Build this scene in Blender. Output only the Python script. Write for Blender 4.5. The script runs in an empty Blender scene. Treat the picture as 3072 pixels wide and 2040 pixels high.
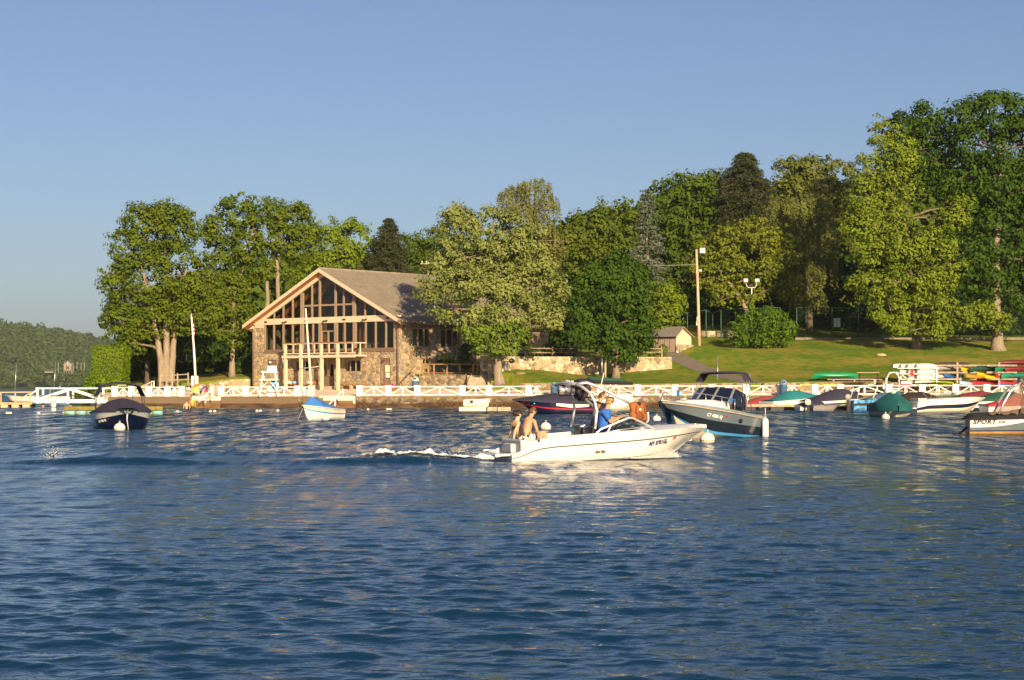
import bpy, bmesh, math, random
import numpy as np
from mathutils import Vector, Matrix, noise as mnoise
C = bpy.context.scene.collection
sc = bpy.context.scene
# ------------------------------------------------------------------ camera, sky, sun, exposure
FPX, YH, CX, EYE = 5700.0, 1164.0, 1536.0, 1.9      # focal length in photo pixels, horizon row, centre column, eye height
cam = bpy.data.cameras.new('camera'); camo = bpy.data.objects.new('camera', cam); C.objects.link(camo)
cam.sensor_width = 36.0; cam.lens = 36.0*FPX/3072.0
cam.clip_start = 0.5; cam.clip_end = 9000
cam.shift_y = (YH-1020.0)/3072.0
camo.location = (0, 0, EYE); camo.rotation_euler = (math.pi/2, 0, 0)
sc.camera = camo
SUN_EL, SUN_AZ = math.radians(18.5), math.radians(17.0)   # low sun behind the camera, a little to the right
w = bpy.data.worlds.new('World'); sc.world = w; w.use_nodes = True
nt = w.node_tree; nt.nodes.clear()
sky = nt.nodes.new('ShaderNodeTexSky'); sky.sky_type = 'NISHITA'; sky.sun_disc = False
sky.sun_elevation = SUN_EL; sky.sun_rotation = math.pi - SUN_AZ
sky.altitude = 240; sky.air_density = 0.85; sky.dust_density = 1.65; sky.ozone_density = 2.26
bg = nt.nodes.new('ShaderNodeBackground'); bg.inputs[1].default_value = 0.0525
wo = nt.nodes.new('ShaderNodeOutputWorld')
wb = nt.nodes.new('ShaderNodeVectorMath'); wb.operation = 'MULTIPLY'; wb.inputs[1].default_value = (0.975, 0.965, 1.06)   # the camera's white balance
nt.links.new(sky.outputs[0], wb.inputs[0]); nt.links.new(wb.outputs[0], bg.inputs[0]); nt.links.new(bg.outputs[0], wo.inputs[0])
sl = bpy.data.lights.new('sun', 'SUN'); sl.energy = 5.0; sl.angle = math.radians(0.6); sl.color = (1.0, 0.765, 0.46)
so = bpy.data.objects.new('sun', sl); C.objects.link(so)
sdir = Vector((math.sin(SUN_AZ)*math.cos(SUN_EL), -math.cos(SUN_AZ)*math.cos(SUN_EL), math.sin(SUN_EL)))
so.rotation_euler = sdir.to_track_quat('Z', 'Y').to_euler()
so.location = sdir*100
sc.view_settings.view_transform = 'Standard'; sc.view_settings.look = 'None'
sc.view_settings.exposure = 0.85; sc.view_settings.gamma = 1.0; sc.view_settings.use_curve_mapping = False
sc.render.engine = 'CYCLES'
sc.cycles.max_bounces = 8; sc.cycles.transparent_max_bounces = 16; sc.cycles.volume_bounces = 0
sc.cycles.caustics_reflective = False; sc.cycles.caustics_refractive = False
sc.cycles.use_denoising = True; sc.cycles.sample_clamp_indirect = 3.0
random.seed(7); RNG = np.random.default_rng(7)
PI = math.pi
def P(px, py, Y): return Vector(((px-CX)/FPX*Y, Y, EYE+(YH-py)/FPX*Y))
def PX(px, Y): return (px-CX)/FPX*Y
def PZ(py, Y): return EYE+(YH-py)/FPX*Y
def YW(py): return FPX*EYE/(py-YH)          # depth of a point of the water surface at that row
# ------------------------------------------------------------------ materials
MATS = {}
def mat(name, col, rough=0.6, var=0.12, scale=3.0, bump=0.0, bscale=25.0, metal=0.0, spec=0.4, coat=0.0, stretch=None, col2=None, detail=4.0):
    if name in MATS: return MATS[name]
    m = bpy.data.materials.new(name); m.use_nodes = True; t = m.node_tree; b = t.nodes['Principled BSDF']
    b.inputs['Roughness'].default_value = rough; b.inputs['Metallic'].default_value = metal
    b.inputs['Specular IOR Level'].default_value = spec; b.inputs['Coat Weight'].default_value = coat
    tc = t.nodes.new('ShaderNodeTexCoord'); mp = t.nodes.new('ShaderNodeMapping')
    t.links.new(tc.outputs['Object'], mp.inputs[0])
    if stretch: mp.inputs['Scale'].default_value = stretch
    n = t.nodes.new('ShaderNodeTexNoise'); n.inputs['Scale'].default_value = scale; n.inputs['Detail'].default_value = detail
    t.links.new(mp.outputs[0], n.inputs[0])
    r = t.nodes.new('ShaderNodeValToRGB')
    c1 = [max(0, c*(1-var)) for c in col]; c2 = list(col2) if col2 else [min(1, c*(1+var)) for c in col]
    r.color_ramp.elements[0].position = 0.32; r.color_ramp.elements[1].position = 0.68
    r.color_ramp.elements[0].color = (*c1, 1); r.color_ramp.elements[1].color = (*c2, 1)
    t.links.new(n.outputs[0], r.inputs[0]); t.links.new(r.outputs[0], b.inputs['Base Color'])
    if bump > 0:
        n2 = t.nodes.new('ShaderNodeTexNoise'); n2.inputs['Scale'].default_value = bscale; n2.inputs['Detail'].default_value = 3
        t.links.new(mp.outputs[0], n2.inputs[0])
        bp = t.nodes.new('ShaderNodeBump'); bp.inputs['Strength'].default_value = 0.6; bp.inputs['Distance'].default_value = bump
        t.links.new(n2.outputs[0], bp.inputs['Height']); t.links.new(bp.outputs[0], b.inputs['Normal'])
    MATS[name] = m; return m
def ramp_mat(name, cols, rough=0.85, nscale=6.0, nvar=0.25, bump=0.02):
    """random colour per stone / leaf piece"""
    if name in MATS: return MATS[name]
    m = bpy.data.materials.new(name); m.use_nodes = True; t = m.node_tree; b = t.nodes['Principled BSDF']
    b.inputs['Roughness'].default_value = rough; b.inputs['Specular IOR Level'].default_value = 0.25
    g = t.nodes.new('ShaderNodeNewGeometry'); oi = t.nodes.new('ShaderNodeObjectInfo')
    a = t.nodes.new('ShaderNodeMath'); a.operation = 'ADD'; fr = t.nodes.new('ShaderNodeMath'); fr.operation = 'FRACT'
    t.links.new(g.outputs['Random Per Island'], a.inputs[0]); t.links.new(oi.outputs['Random'], a.inputs[1]); t.links.new(a.outputs[0], fr.inputs[0])
    r = t.nodes.new('ShaderNodeValToRGB'); r.color_ramp.interpolation = 'CONSTANT'
    el = r.color_ramp.elements
    while len(el) < len(cols): el.new(0.5)
    for i, c in enumerate(cols): el[i].position = i/len(cols); el[i].color = (*c, 1)
    t.links.new(fr.outputs[0], r.inputs[0])
    tc = t.nodes.new('ShaderNodeTexCoord'); n = t.nodes.new('ShaderNodeTexNoise'); n.inputs['Scale'].default_value = nscale; n.inputs['Detail'].default_value = 5
    t.links.new(tc.outputs['Object'], n.inputs[0])
    mr = t.nodes.new('ShaderNodeMapRange'); mr.inputs[3].default_value = 1-nvar; mr.inputs[4].default_value = 1+nvar
    mr.inputs[1].default_value = 0.3; mr.inputs[2].default_value = 0.7
    t.links.new(n.outputs[0], mr.inputs[0])
    mx = t.nodes.new('ShaderNodeVectorMath'); mx.operation = 'SCALE'
    t.links.new(r.outputs[0], mx.inputs[0]); t.links.new(mr.outputs[0], mx.inputs['Scale']); t.links.new(mx.outputs[0], b.inputs['Base Color'])
    bp = t.nodes.new('ShaderNodeBump'); bp.inputs['Distance'].default_value = bump; bp.inputs['Strength'].default_value = 0.7
    t.links.new(n.outputs[0], bp.inputs['Height']); t.links.new(bp.outputs[0], b.inputs['Normal'])
    MATS[name] = m; return m
def leaf_mat(name, c1, c2, trans=0.3, c3=None):
    """leaves: colour varies leaf by leaf and clump by clump, some light comes through"""
    if name in MATS: return MATS[name]
    m = bpy.data.materials.new(name); m.use_nodes = True; t = m.node_tree; t.nodes.clear()
    o = t.nodes.new('ShaderNodeOutputMaterial'); g = t.nodes.new('ShaderNodeNewGeometry')
    tc = t.nodes.new('ShaderNodeTexCoord'); n = t.nodes.new('ShaderNodeTexNoise'); n.inputs['Scale'].default_value = 0.6; n.inputs['Detail'].default_value = 4
    t.links.new(tc.outputs['Object'], n.inputs[0])
    ad = t.nodes.new('ShaderNodeMath'); ad.operation = 'MULTIPLY_ADD'; ad.inputs[1].default_value = 0.34
    sb = t.nodes.new('ShaderNodeMapRange'); sb.inputs[1].default_value = 0.3; sb.inputs[2].default_value = 0.7; sb.inputs[3].default_value = 0.0; sb.inputs[4].default_value = 0.66
    t.links.new(n.outputs[0], sb.inputs[0]); t.links.new(g.outputs['Random Per Island'], ad.inputs[0]); t.links.new(sb.outputs[0], ad.inputs[2])
    r = t.nodes.new('ShaderNodeValToRGB'); r.color_ramp.elements[0].color = (*c1, 1); r.color_ramp.elements[1].color = (*c2, 1)
    if c3:
        e = r.color_ramp.elements.new(0.95); e.color = (*c3, 1); r.color_ramp.elements[1].position = 0.8
    t.links.new(ad.outputs[0], r.inputs[0])
    for e in r.color_ramp.elements: c_ = e.color; e.color = (c_[0]*0.95, c_[1]*1.03, c_[2]*1.15+0.002, 1)
    d = t.nodes.new('ShaderNodeBsdfPrincipled'); d.inputs['Roughness'].default_value = 0.6; d.inputs['Specular IOR Level'].default_value = 0.12
    tr = t.nodes.new('ShaderNodeBsdfTranslucent'); mx = t.nodes.new('ShaderNodeMixShader'); mx.inputs[0].default_value = trans
    t.links.new(r.outputs[0], d.inputs['Base Color']); t.links.new(r.outputs[0], tr.inputs[0])
    t.links.new(d.outputs[0], mx.inputs[1]); t.links.new(tr.outputs[0], mx.inputs[2]); t.links.new(mx.outputs[0], o.inputs[0])
    MATS[name] = m; return m
def glass_mat(name, tint=(0.8, 0.85, 0.85), rough=0.0, refl=1.0):
    if name in MATS: return MATS[name]
    m = bpy.data.materials.new(name); m.use_nodes = True; t = m.node_tree; t.nodes.clear()
    o = t.nodes.new('ShaderNodeOutputMaterial'); tr = t.nodes.new('ShaderNodeBsdfTransparent'); tr.inputs[0].default_value = (*tint, 1)
    gl = t.nodes.new('ShaderNodeBsdfGlossy'); gl.inputs['Roughness'].default_value = rough; fr = t.nodes.new('ShaderNodeFresnel'); gg = t.nodes.new('ShaderNodeNewGeometry'); io = t.nodes.new('ShaderNodeMapRange'); io.inputs[3].default_value = 1.5; io.inputs[4].default_value = 1/1.5; t.links.new(gg.outputs['Backfacing'], io.inputs[0]); t.links.new(io.outputs[0], fr.inputs[0])
    mx = t.nodes.new('ShaderNodeMixShader'); mu = t.nodes.new('ShaderNodeMath'); mu.operation = 'MULTIPLY'; mu.inputs[1].default_value = refl
    t.links.new(fr.outputs[0], mu.inputs[0]); t.links.new(mu.outputs[0], mx.inputs[0]); t.links.new(tr.outputs[0], mx.inputs[1]); t.links.new(gl.outputs[0], mx.inputs[2]); t.links.new(mx.outputs[0], o.inputs[0])
    MATS[name] = m; return m
# ------------------------------------------------------------------ mesh builder
class MB:
    def __init__(s): s.v = []; s.f = []; s.s = []
    def add(s, vs, fs, smooth=False):
        o = len(s.v); s.v += [tuple(v) for v in vs]; s.f += [tuple(i+o for i in f) for f in fs]; s.s += [smooth]*len(fs); return s
    def box(s, c, d, rz=0.0, M=None):
        x, y, z = d[0]/2, d[1]/2, d[2]/2
        vs = [Vector(p) for p in ((-x,-y,-z),(x,-y,-z),(x,y,-z),(-x,y,-z),(-x,-y,z),(x,-y,z),(x,y,z),(-x,y,z))]
        R = M if M else Matrix.Rotation(rz, 3, 'Z')
        return s.add([R@v+Vector(c) for v in vs], [(3,2,1,0),(4,5,6,7),(0,1,5,4),(1,2,6,5),(2,3,7,6),(3,0,4,7)])
    def bx(s, x0, x1, y0, y1, z0, z1): return s.box(((x0+x1)/2,(y0+y1)/2,(z0+z1)/2), (abs(x1-x0),abs(y1-y0),abs(z1-z0)))
    def beam(s, a, b, wd, h, up=(0,0,1)):
        a, b = Vector(a), Vector(b); d = b-a; L = d.length
        if L < 1e-6: return s
        d.normalize(); u = Vector(up); x = d.cross(u)
        if x.length < 1e-4: x = d.cross(Vector((0,1,0)))
        x.normalize(); u = x.cross(d)
        M = Matrix((x, d, u)).transposed()
        return s.box((a+b)/2, (wd, L, h), M=M)
    def tube(s, pts, r, n=8, caps=True, smooth=True, squash=1.0):
        pts = [Vector(p) for p in pts]; k = len(pts)
        rs = list(r) if hasattr(r, '__len__') else [r]*k
        vs = []; fs = []; pv = None
        for i, p in enumerate(pts):
            d = (pts[min(i+1, k-1)]-pts[max(i-1, 0)]); d.normalize()
            x = pv - d*pv.dot(d) if pv else d.cross(Vector((0,0,1)))
            if x.length < 1e-3: x = d.cross(Vector((0,1,0)))
            if x.length < 1e-3: x = d.cross(Vector((1,0,0)))
            x.normalize(); y = d.cross(x); pv = x
            for j in range(n):
                a = 2*PI*j/n; vs.append(p+x*(rs[i]*math.cos(a))+y*(rs[i]*squash*math.sin(a)))
        for i in range(k-1):
            for j in range(n): fs.append((i*n+j, i*n+(j+1)%n, (i+1)*n+(j+1)%n, (i+1)*n+j))
        s.add(vs, fs, smooth)
        if caps:
            o = len(s.v)-len(vs); s.f += [tuple(o+j for j in reversed(range(n))), tuple(o+(k-1)*n+j for j in range(n))]; s.s += [False, False]
        return s
    def lathe(s, prof, c=(0,0,0), n=12, smooth=True, M=None, sx=1.0, sy=1.0):
        vs = []; k = len(prof); c = Vector(c)
        for r, z in prof:
            for j in range(n):
                v = Vector((r*sx*math.cos(2*PI*j/n), r*sy*math.sin(2*PI*j/n), z)); vs.append((M@v if M else v)+c)
        fs = [(i*n+j, i*n+(j+1)%n, (i+1)*n+(j+1)%n, (i+1)*n+j) for i in range(k-1) for j in range(n)]
        fs += [tuple(reversed(range(n))), tuple((k-1)*n+j for j in range(n))]
        return s.add(vs, fs, smooth)
    def ball(s, c, r, n=12, m=7, sz=1.0, z0=-1.0, M=None):
        prof = []
        for i in range(m+1):
            a = -PI/2+PI*i/m; z = max(math.sin(a), z0); prof.append((max(r*math.cos(a), r*0.02), r*sz*z))
        return s.lathe(prof, c, n, True, M)
    def loft(s, rings, closed=True, caps=False, smooth=True):
        n = len(rings[0]); vs = [p for r in rings for p in r]; fs = []
        for i in range(len(rings)-1):
            for j in range(n if closed else n-1): fs.append((i*n+j, i*n+(j+1)%n, (i+1)*n+(j+1)%n, (i+1)*n+j))
        if caps and closed: fs += [tuple(reversed(range(n))), tuple((len(rings)-1)*n+j for j in range(n))]
        return s.add(vs, fs, smooth)
    def prism(s, poly, off, smooth=False):
        """flat polygon (3-D points) extruded by the vector off"""
        n = len(poly); p = [Vector(q) for q in poly]; o = Vector(off)
        return s.add(p+[q+o for q in p], [tuple(reversed(range(n))), tuple(range(n, 2*n))]+[(i, (i+1)%n, n+(i+1)%n, n+i) for i in range(n)], smooth)
    def mesh(s, name):
        me = bpy.data.meshes.new(name); me.from_pydata(s.v, [], s.f); me.polygons.foreach_set('use_smooth', s.s)
        bm = bmesh.new(); bm.from_mesh(me); bmesh.ops.recalc_face_normals(bm, faces=bm.faces); bm.to_mesh(me); bm.free(); return me
    def build(s, name, m, parent=None, bev=0.0, loc=None, rot=None):
        me = s.mesh(name); o = bpy.data.objects.new(name, me); C.objects.link(o)
        if m: me.materials.append(m)
        if parent: o.parent = parent
        if loc: o.location = loc
        if rot: o.rotation_euler = rot
        if bev:
            b = o.modifiers.new('bevel', 'BEVEL'); b.width = bev; b.segments = 2; b.limit_method = 'ANGLE'; b.angle_limit = math.radians(40)
        return o
def tag(o, label=None, cat=None, group=None, kind=None):
    if label: o['label'] = label
    if cat: o['category'] = cat
    if group: o['group'] = group
    if kind: o['kind'] = kind
    return o
def thing(name, label, cat, loc=(0,0,0), rz=0.0, group=None, rot=None):
    o = bpy.data.objects.new(name, None); C.objects.link(o); o.location = loc; o.rotation_euler = rot if rot else (0,0,rz)
    o.empty_display_size = 0.3
    return tag(o, label, cat, group)
def copy_thing(src, label=None, loc=None, rz=None):
    def cp(o, par):
        c = o.copy(); C.objects.link(c); c.parent = par
        for ch in [x for x in KIDS.get(o.name, o.children)]: cp(ch, c)
        return c
    r = cp(src, None)
    if label: r['label'] = label
    if loc is not None: r.location = loc
    if rz is not None: r.rotation_euler = (0, 0, rz)
    return r
KIDS = {}
def quick_mesh(name, V, F4, m, parent=None, smooth=False):
    """fast mesh from numpy arrays, quads"""
    me = bpy.data.meshes.new(name); n = len(F4); k = F4.shape[1]
    me.vertices.add(len(V)); me.vertices.foreach_set('co', np.asarray(V, np.float32).ravel())
    me.loops.add(n*k); me.loops.foreach_set('vertex_index', np.asarray(F4, np.int32).ravel())
    me.polygons.add(n); me.polygons.foreach_set('loop_start', np.arange(0, n*k, k, dtype=np.int32))
    try: me.polygons.foreach_set('loop_total', np.full(n, k, np.int32))
    except Exception: pass
    me.polygons.foreach_set('use_smooth', np.full(n, smooth))
    me.update(calc_edges=True); me.validate()
    o = bpy.data.objects.new(name, me); C.objects.link(o); me.materials.append(m)
    if parent: o.parent = parent
    return o
TEXTS = {}
def text_mesh(name, s, size, m, parent, loc, rot, shear=0.0, spacing=1.0, sx=1.0, extrude=0.004):
    """flat lettering, turned into a mesh"""
    cu = bpy.data.curves.new(name, 'FONT'); cu.body = s; cu.size = size; cu.shear = shear; cu.space_character = spacing; cu.extrude = extrude; cu.resolution_u = 3; cu.offset = size*0.035
    o = bpy.data.objects.new(name, cu); C.objects.link(o); bpy.context.view_layer.update()
    me = bpy.data.meshes.new_from_object(o.evaluated_get(bpy.context.evaluated_depsgraph_get())); me.name = name
    C.objects.unlink(o); bpy.data.objects.remove(o); bpy.data.curves.remove(cu)
    me.materials.clear(); me.materials.append(m)
    o = bpy.data.objects.new(name, me); C.objects.link(o); o.parent = parent; o.location = loc; o.rotation_euler = rot; o.scale = (sx, 1, 1)
    return o
# ------------------------------------------------------------------ lake
def ridge_z(X, Y):
    """wash of the passing runabout: long low swells trailing away behind it"""
    tail = 1/(1+np.exp((X+0.6)/0.5)); Z = np.zeros_like(X)
    for yc, amp, wd, slope in ((47.5, 0.17, 0.42, 0.008), (49.6, 0.05, 0.6, -0.02), (53.5, 0.10, 0.6, -0.06), (45.3, 0.04, 0.6, 0.03)):
        c = yc+slope*(X+0.6)+0.25*np.sin(X*0.7+yc)
        Z = Z+tail*amp*(0.75+0.4*np.sin(X*0.9+yc*3))*np.exp(-((Y-c)/wd)**2)
    return Z
def make_water():
    Ys = [9.0]
    while Ys[-1] < 186: Ys.append(Ys[-1]+max(0.035, Ys[-1]**2/(FPX*EYE)*1.15))
    while Ys[-1] < 1700: Ys.append(Ys[-1]*1.04)
    Ys = np.array(Ys)
    u = np.concatenate([-np.geomspace(4, 0.36, 14), np.linspace(-0.335, 0.335, 330), np.geomspace(0.36, 4, 14)])
    Y = np.repeat(Ys[:, None], len(u), 1); X = Y*u[None, :]
    dY = np.gradient(Ys)[:, None]; dX = Ys[:, None]*0.0021
    out = np.abs(u)[None, :] > 0.34
    Z = np.zeros_like(X); DX = np.zeros_like(X); DY = np.zeros_like(X)
    rng = np.random.default_rng(11); N = 84
    lam = np.geomspace(0.11, 2.0, N); ang = np.radians(-100+rng.normal(0, 31, N)); ph = rng.uniform(0, 2*PI, N)
    # patches of stronger and weaker wind
    env = 0.75+0.35*np.sin(X*0.11+1.3+0.6*np.sin(Y*0.07))*np.sin(Y*0.09+0.5*np.sin(X*0.13))+0.2*np.sin(X*0.31-Y*0.23)
    for i in range(N):
        k = 2*PI/lam[i]; kx, ky = k*math.cos(ang[i]), k*math.sin(ang[i])
        sl_ = 0.0262*(1.0 if lam[i] < 0.4 else (0.4/lam[i])**0.85)
        fade = np.clip((2*PI/(abs(ky)+1e-6)/dY-2.2)/2.0, 0, 1)*np.clip((2*PI/(abs(kx)+1e-6)/dX-2.2)/2.0, 0, 1)
        a = sl_/k*fade*env*np.where(out, 0.0, 1.0)
        p = kx*X+ky*Y+ph[i]
        Z += a*np.cos(p); DX -= 0.75*a*math.cos(ang[i])*np.sin(p); DY -= 0.75*a*math.sin(ang[i])*np.sin(p)
    Z += ridge_z(X, Y)
    X2, Y2 = X+DX, Y+DY
    V = np.stack([X2, Y2, Z], -1).reshape(-1, 3)
    r, c = X.shape
    idx = np.arange(r*c).reshape(r, c)
    F = np.stack([idx[:-1, :-1], idx[:-1, 1:], idx[1:, 1:], idx[1:, :-1]], -1).reshape(-1, 4)
    # sheet behind the camera
    back = np.stack([u*120, np.full(len(u), -120.0), np.zeros(len(u))], -1); o0 = len(V)
    V = np.concatenate([V, back]); bi = o0+np.arange(c)
    F = np.concatenate([F, np.stack([bi[:-1], bi[1:], idx[0, 1:], idx[0, :-1]], -1)])
    m = bpy.data.materials.new('lake_water'); m.use_nodes = True; t = m.node_tree; b = t.nodes['Principled BSDF']
    b.inputs['Base Color'].default_value = (0.003, 0.027, 0.066, 1); b.inputs['Roughness'].default_value = 0.06
    b.inputs['IOR'].default_value = 1.33; b.inputs['Specular IOR Level'].default_value = 0.5
    tc = t.nodes.new('ShaderNodeTexCoord')
    def nz(scale, dist, stren, prev, stretch=(1, 1, 1)):
        mp = t.nodes.new('ShaderNodeMapping'); mp.inputs['Scale'].default_value = stretch; t.links.new(tc.outputs['Object'], mp.inputs[0])
        n = t.nodes.new('ShaderNodeTexNoise'); n.inputs['Scale'].default_value = scale; n.inputs['Detail'].default_value = 3; n.inputs['Distortion'].default_value = 0.4
        t.links.new(mp.outputs[0], n.inputs[0]); bp = t.nodes.new('ShaderNodeBump'); bp.inputs['Distance'].default_value = dist; bp.inputs['Strength'].default_value = stren
        t.links.new(n.outputs[0], bp.inputs['Height'])
        if prev: t.links.new(prev.outputs[0], bp.inputs['Normal'])
        return bp
    b1 = nz(0.9, 0.20, 0.8, None, (0.55, 1, 1)); b2 = nz(2.8, 0.075, 0.9, b1, (0.6, 1, 1)); b3 = nz(9, 0.018, 0.85, b2, (0.6, 1, 1))
    ge0 = t.nodes.new('ShaderNodeNewGeometry'); sx0 = t.nodes.new('ShaderNodeSeparateXYZ'); t.links.new(ge0.outputs['Position'], sx0.inputs[0])
    for bp_, lo, hi in ((b1, 0.0, 0.8), (b2, 0.36, 0.9)):     # where the mesh is too coarse to carry the ripples the shading does
        q = t.nodes.new('ShaderNodeMapRange'); q.inputs[1].default_value = 28; q.inputs[2].default_value = 100; q.inputs[3].default_value = lo; q.inputs[4].default_value = hi
        t.links.new(sx0.outputs[1], q.inputs[0]); t.links.new(q.outputs[0], bp_.inputs['Strength'])
    # far off only the wave faces turned towards the open lake are seen
    ge = t.nodes.new('ShaderNodeNewGeometry'); sx = t.nodes.new('ShaderNodeSeparateXYZ'); t.links.new(ge.outputs['Position'], sx.inputs[0])
    mr = t.nodes.new('ShaderNodeMapRange'); mr.inputs[1].default_value = 24; mr.inputs[2].default_value = 95; mr.inputs[3].default_value = 0.0; mr.inputs[4].default_value = -0.18
    t.links.new(sx.outputs[1], mr.inputs[0]); cb = t.nodes.new('ShaderNodeCombineXYZ')
    prev = mr.outputs[0]          # groups of steeper and flatter waves
    for st, amp, d0, d1 in (((0.8, 0.10, 1), 1.35, 40, 120), ((1.7, 0.28, 1), 1.1, 22, 60)):
        mp = t.nodes.new('ShaderNodeMapping'); mp.inputs['Scale'].default_value = st; t.links.new(tc.outputs['Object'], mp.inputs[0])
        n = t.nodes.new('ShaderNodeTexNoise'); n.inputs['Scale'].default_value = 1.0; n.inputs['Detail'].default_value = 4; n.inputs['Roughness'].default_value = 0.65; n.inputs['Distortion'].default_value = 0.6; t.links.new(mp.outputs[0], n.inputs[0])
        cen = t.nodes.new('ShaderNodeMath'); cen.operation = 'SUBTRACT'; cen.inputs[1].default_value = 0.5; t.links.new(n.outputs[0], cen.inputs[0])
        fd = t.nodes.new('ShaderNodeMapRange'); fd.inputs[1].default_value = d0; fd.inputs[2].default_value = d1; fd.inputs[3].default_value = 0; fd.inputs[4].default_value = amp; t.links.new(sx.outputs[1], fd.inputs[0])
        ml = t.nodes.new('ShaderNodeMath'); ml.operation = 'MULTIPLY_ADD'; t.links.new(cen.outputs[0], ml.inputs[0]); t.links.new(fd.outputs[0], ml.inputs[1]); t.links.new(prev, ml.inputs[2]); prev = ml.outputs[0]
    mn = t.nodes.new('ShaderNodeMath'); mn.operation = 'MINIMUM'; mn.inputs[1].default_value = 0.02; t.links.new(prev, mn.inputs[0]); t.links.new(mn.outputs[0], cb.inputs[1])
    va = t.nodes.new('ShaderNodeVectorMath'); va.operation = 'ADD'; t.links.new(b3.outputs[0], va.inputs[0]); t.links.new(cb.outputs[0], va.inputs[1])
    vn = t.nodes.new('ShaderNodeVectorMath'); vn.operation = 'NORMALIZE'; t.links.new(va.outputs[0], vn.inputs[0])
    t.links.new(vn.outputs[0], b.inputs['Normal'])
    mr2 = t.nodes.new('ShaderNodeMapRange'); mr2.inputs[1].default_value = 20; mr2.inputs[2].default_value = 150; mr2.inputs[3].default_value = 0.05; mr2.inputs[4].default_value = 0.08
    t.links.new(sx.outputs[1], mr2.inputs[0]); t.links.new(mr2.outputs[0], b.inputs['Roughness'])
    o = quick_mesh('lake', V, F, m, smooth=True)
    return tag(o, kind='structure')
make_water()
# ------------------------------------------------------------------ land
def yw(X):                                   # front face of the sea wall
    return np.interp(X, [-39.1, 25.8, 55, 120], [184.0, 174.5, 173.0, 171.0])
def ztop(X): return np.interp(X, [-39, 26, 120], [1.04, 1.2, 1.25])
def yk(X):                                   # where the sandy terrace ends and the raised ground begins
    return np.interp(X, [-62, -40, -29.5, -27, -11.6, -10.2, -3.2, -1.2, 10, 120], [203, 203, 206, 206, 191.5, 188.6, 187.4, 181.8, 180.5, 179])
def xleft(Y): return np.interp(Y, [184, 232, 400], [-39.1, -54.0, -60.0])
lawn_pts = [P(*p) for p in ((400,1158,203),(480,1156,203.5),(560,1150,205),(640,1140,207),(700,1127,209),(745,1121,210.5),(500,1140,240),(700,1118,250),
  (1260,1127,189),(1430,1127,188.4),(1430,1108,196),(1300,1112,198),(1480,1147,182.2),(1500,1146,182),(1560,1152,181.4),(1650,1152,181),(1800,1152,180.8),(2100,1152,180.2),(2500,1154,178.5),(3000,1156,177),
  (1545,1103,190),(1640,1110,190.5),(1740,1125,191),(1850,1117,192),(2015,1104,193),(2000,1062,200),(2110,1037,203),(2200,1046,208),(2390,1042,206),(2300,1050,203),
  (2500,1017,214),(2750,1045,205),(2990,1050,203),(3072,1018,215),(2700,1018,214),(2200,1102,192),(2600,1102,192.5),(3000,1104,190),(2300,1016,216),(2080,1022,214))]
lawn_pts += [Vector(p) for p in ((-55,300,5),(-20,300,9),(20,300,17),(55,300,26),(110,300,30),(-55,400,10),(0,400,26),(60,400,42),(110,400,46),(15,240,10),(50,240,9),(80,240,9.5),(110,215,8),(110,178,2.2),(-10,230,5.5),(-30,230,4.5))]
LP = np.array([[p[0], p[1], p[2]] for p in lawn_pts])
def _phi(r): return np.where(r > 1e-9, r*r*np.log(r+1e-12), 0.0)
def _solve():
    n = len(LP); d = np.linalg.norm(LP[:, None, :2]-LP[None, :, :2], axis=-1)/50
    A = np.zeros((n+3, n+3)); A[:n, :n] = _phi(d)+np.eye(n)*0.002; A[:n, n] = 1; A[:n, n+1:] = LP[:, :2]/50; A[n:, :n] = A[:n, n:].T
    return np.linalg.solve(A, np.concatenate([LP[:, 2], [0, 0, 0]]))
_W = _solve()
def lawn_z(X, Y):
    X = np.asarray(X, float); Y = np.asarray(Y, float); n = len(LP)
    d = np.sqrt((X[..., None]-LP[:, 0])**2+(Y[..., None]-LP[:, 1])**2)/50
    return _phi(d)@_W[:n]+_W[n]+_W[n+1]*X/50+_W[n+2]*Y/50
def terr_z(X, Y):
    a, b = yw(X), yk(X); t = np.clip((Y-a)/(b-a), 0, 1)
    back = np.interp(X, [-62, -27, -11, 0, 12, 120], [1.95, 1.9, 1.87, 1.75, 1.7, 1.7])
    return ztop(X)*(1-t)+back*t
def gz(X, Y):
    return float(terr_z(X, Y)) if Y < yk(X) else float(lawn_z(X, Y))
def grid_mesh(name, XS, YS, ZS, m, skirt=None, smooth=True):
    r, c = XS.shape; V = np.stack([XS, YS, ZS], -1).reshape(-1, 3); idx = np.arange(r*c).reshape(r, c)
    F = np.stack([idx[:-1, :-1], idx[:-1, 1:], idx[1:, 1:], idx[1:, :-1]], -1).reshape(-1, 4)
    if skirt is not None:
        ring = np.concatenate([idx[0, :], idx[1:, -1], idx[-1, -2::-1], idx[-2:0:-1, 0]]); o0 = len(V)
        low = V[ring].copy(); low[:, 2] = skirt; V = np.concatenate([V, low]); k = len(ring); q = o0+np.arange(k)
        F = np.concatenate([F, np.stack([ring, q, np.roll(q, -1), np.roll(ring, -1)], -1)])
    return quick_mesh(name, V, F, m, smooth=smooth)
M_SAND = mat('pale_sand', (0.80, 0.65, 0.49), 0.9, 0.1, 0.5, 0.02, 6)
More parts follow.
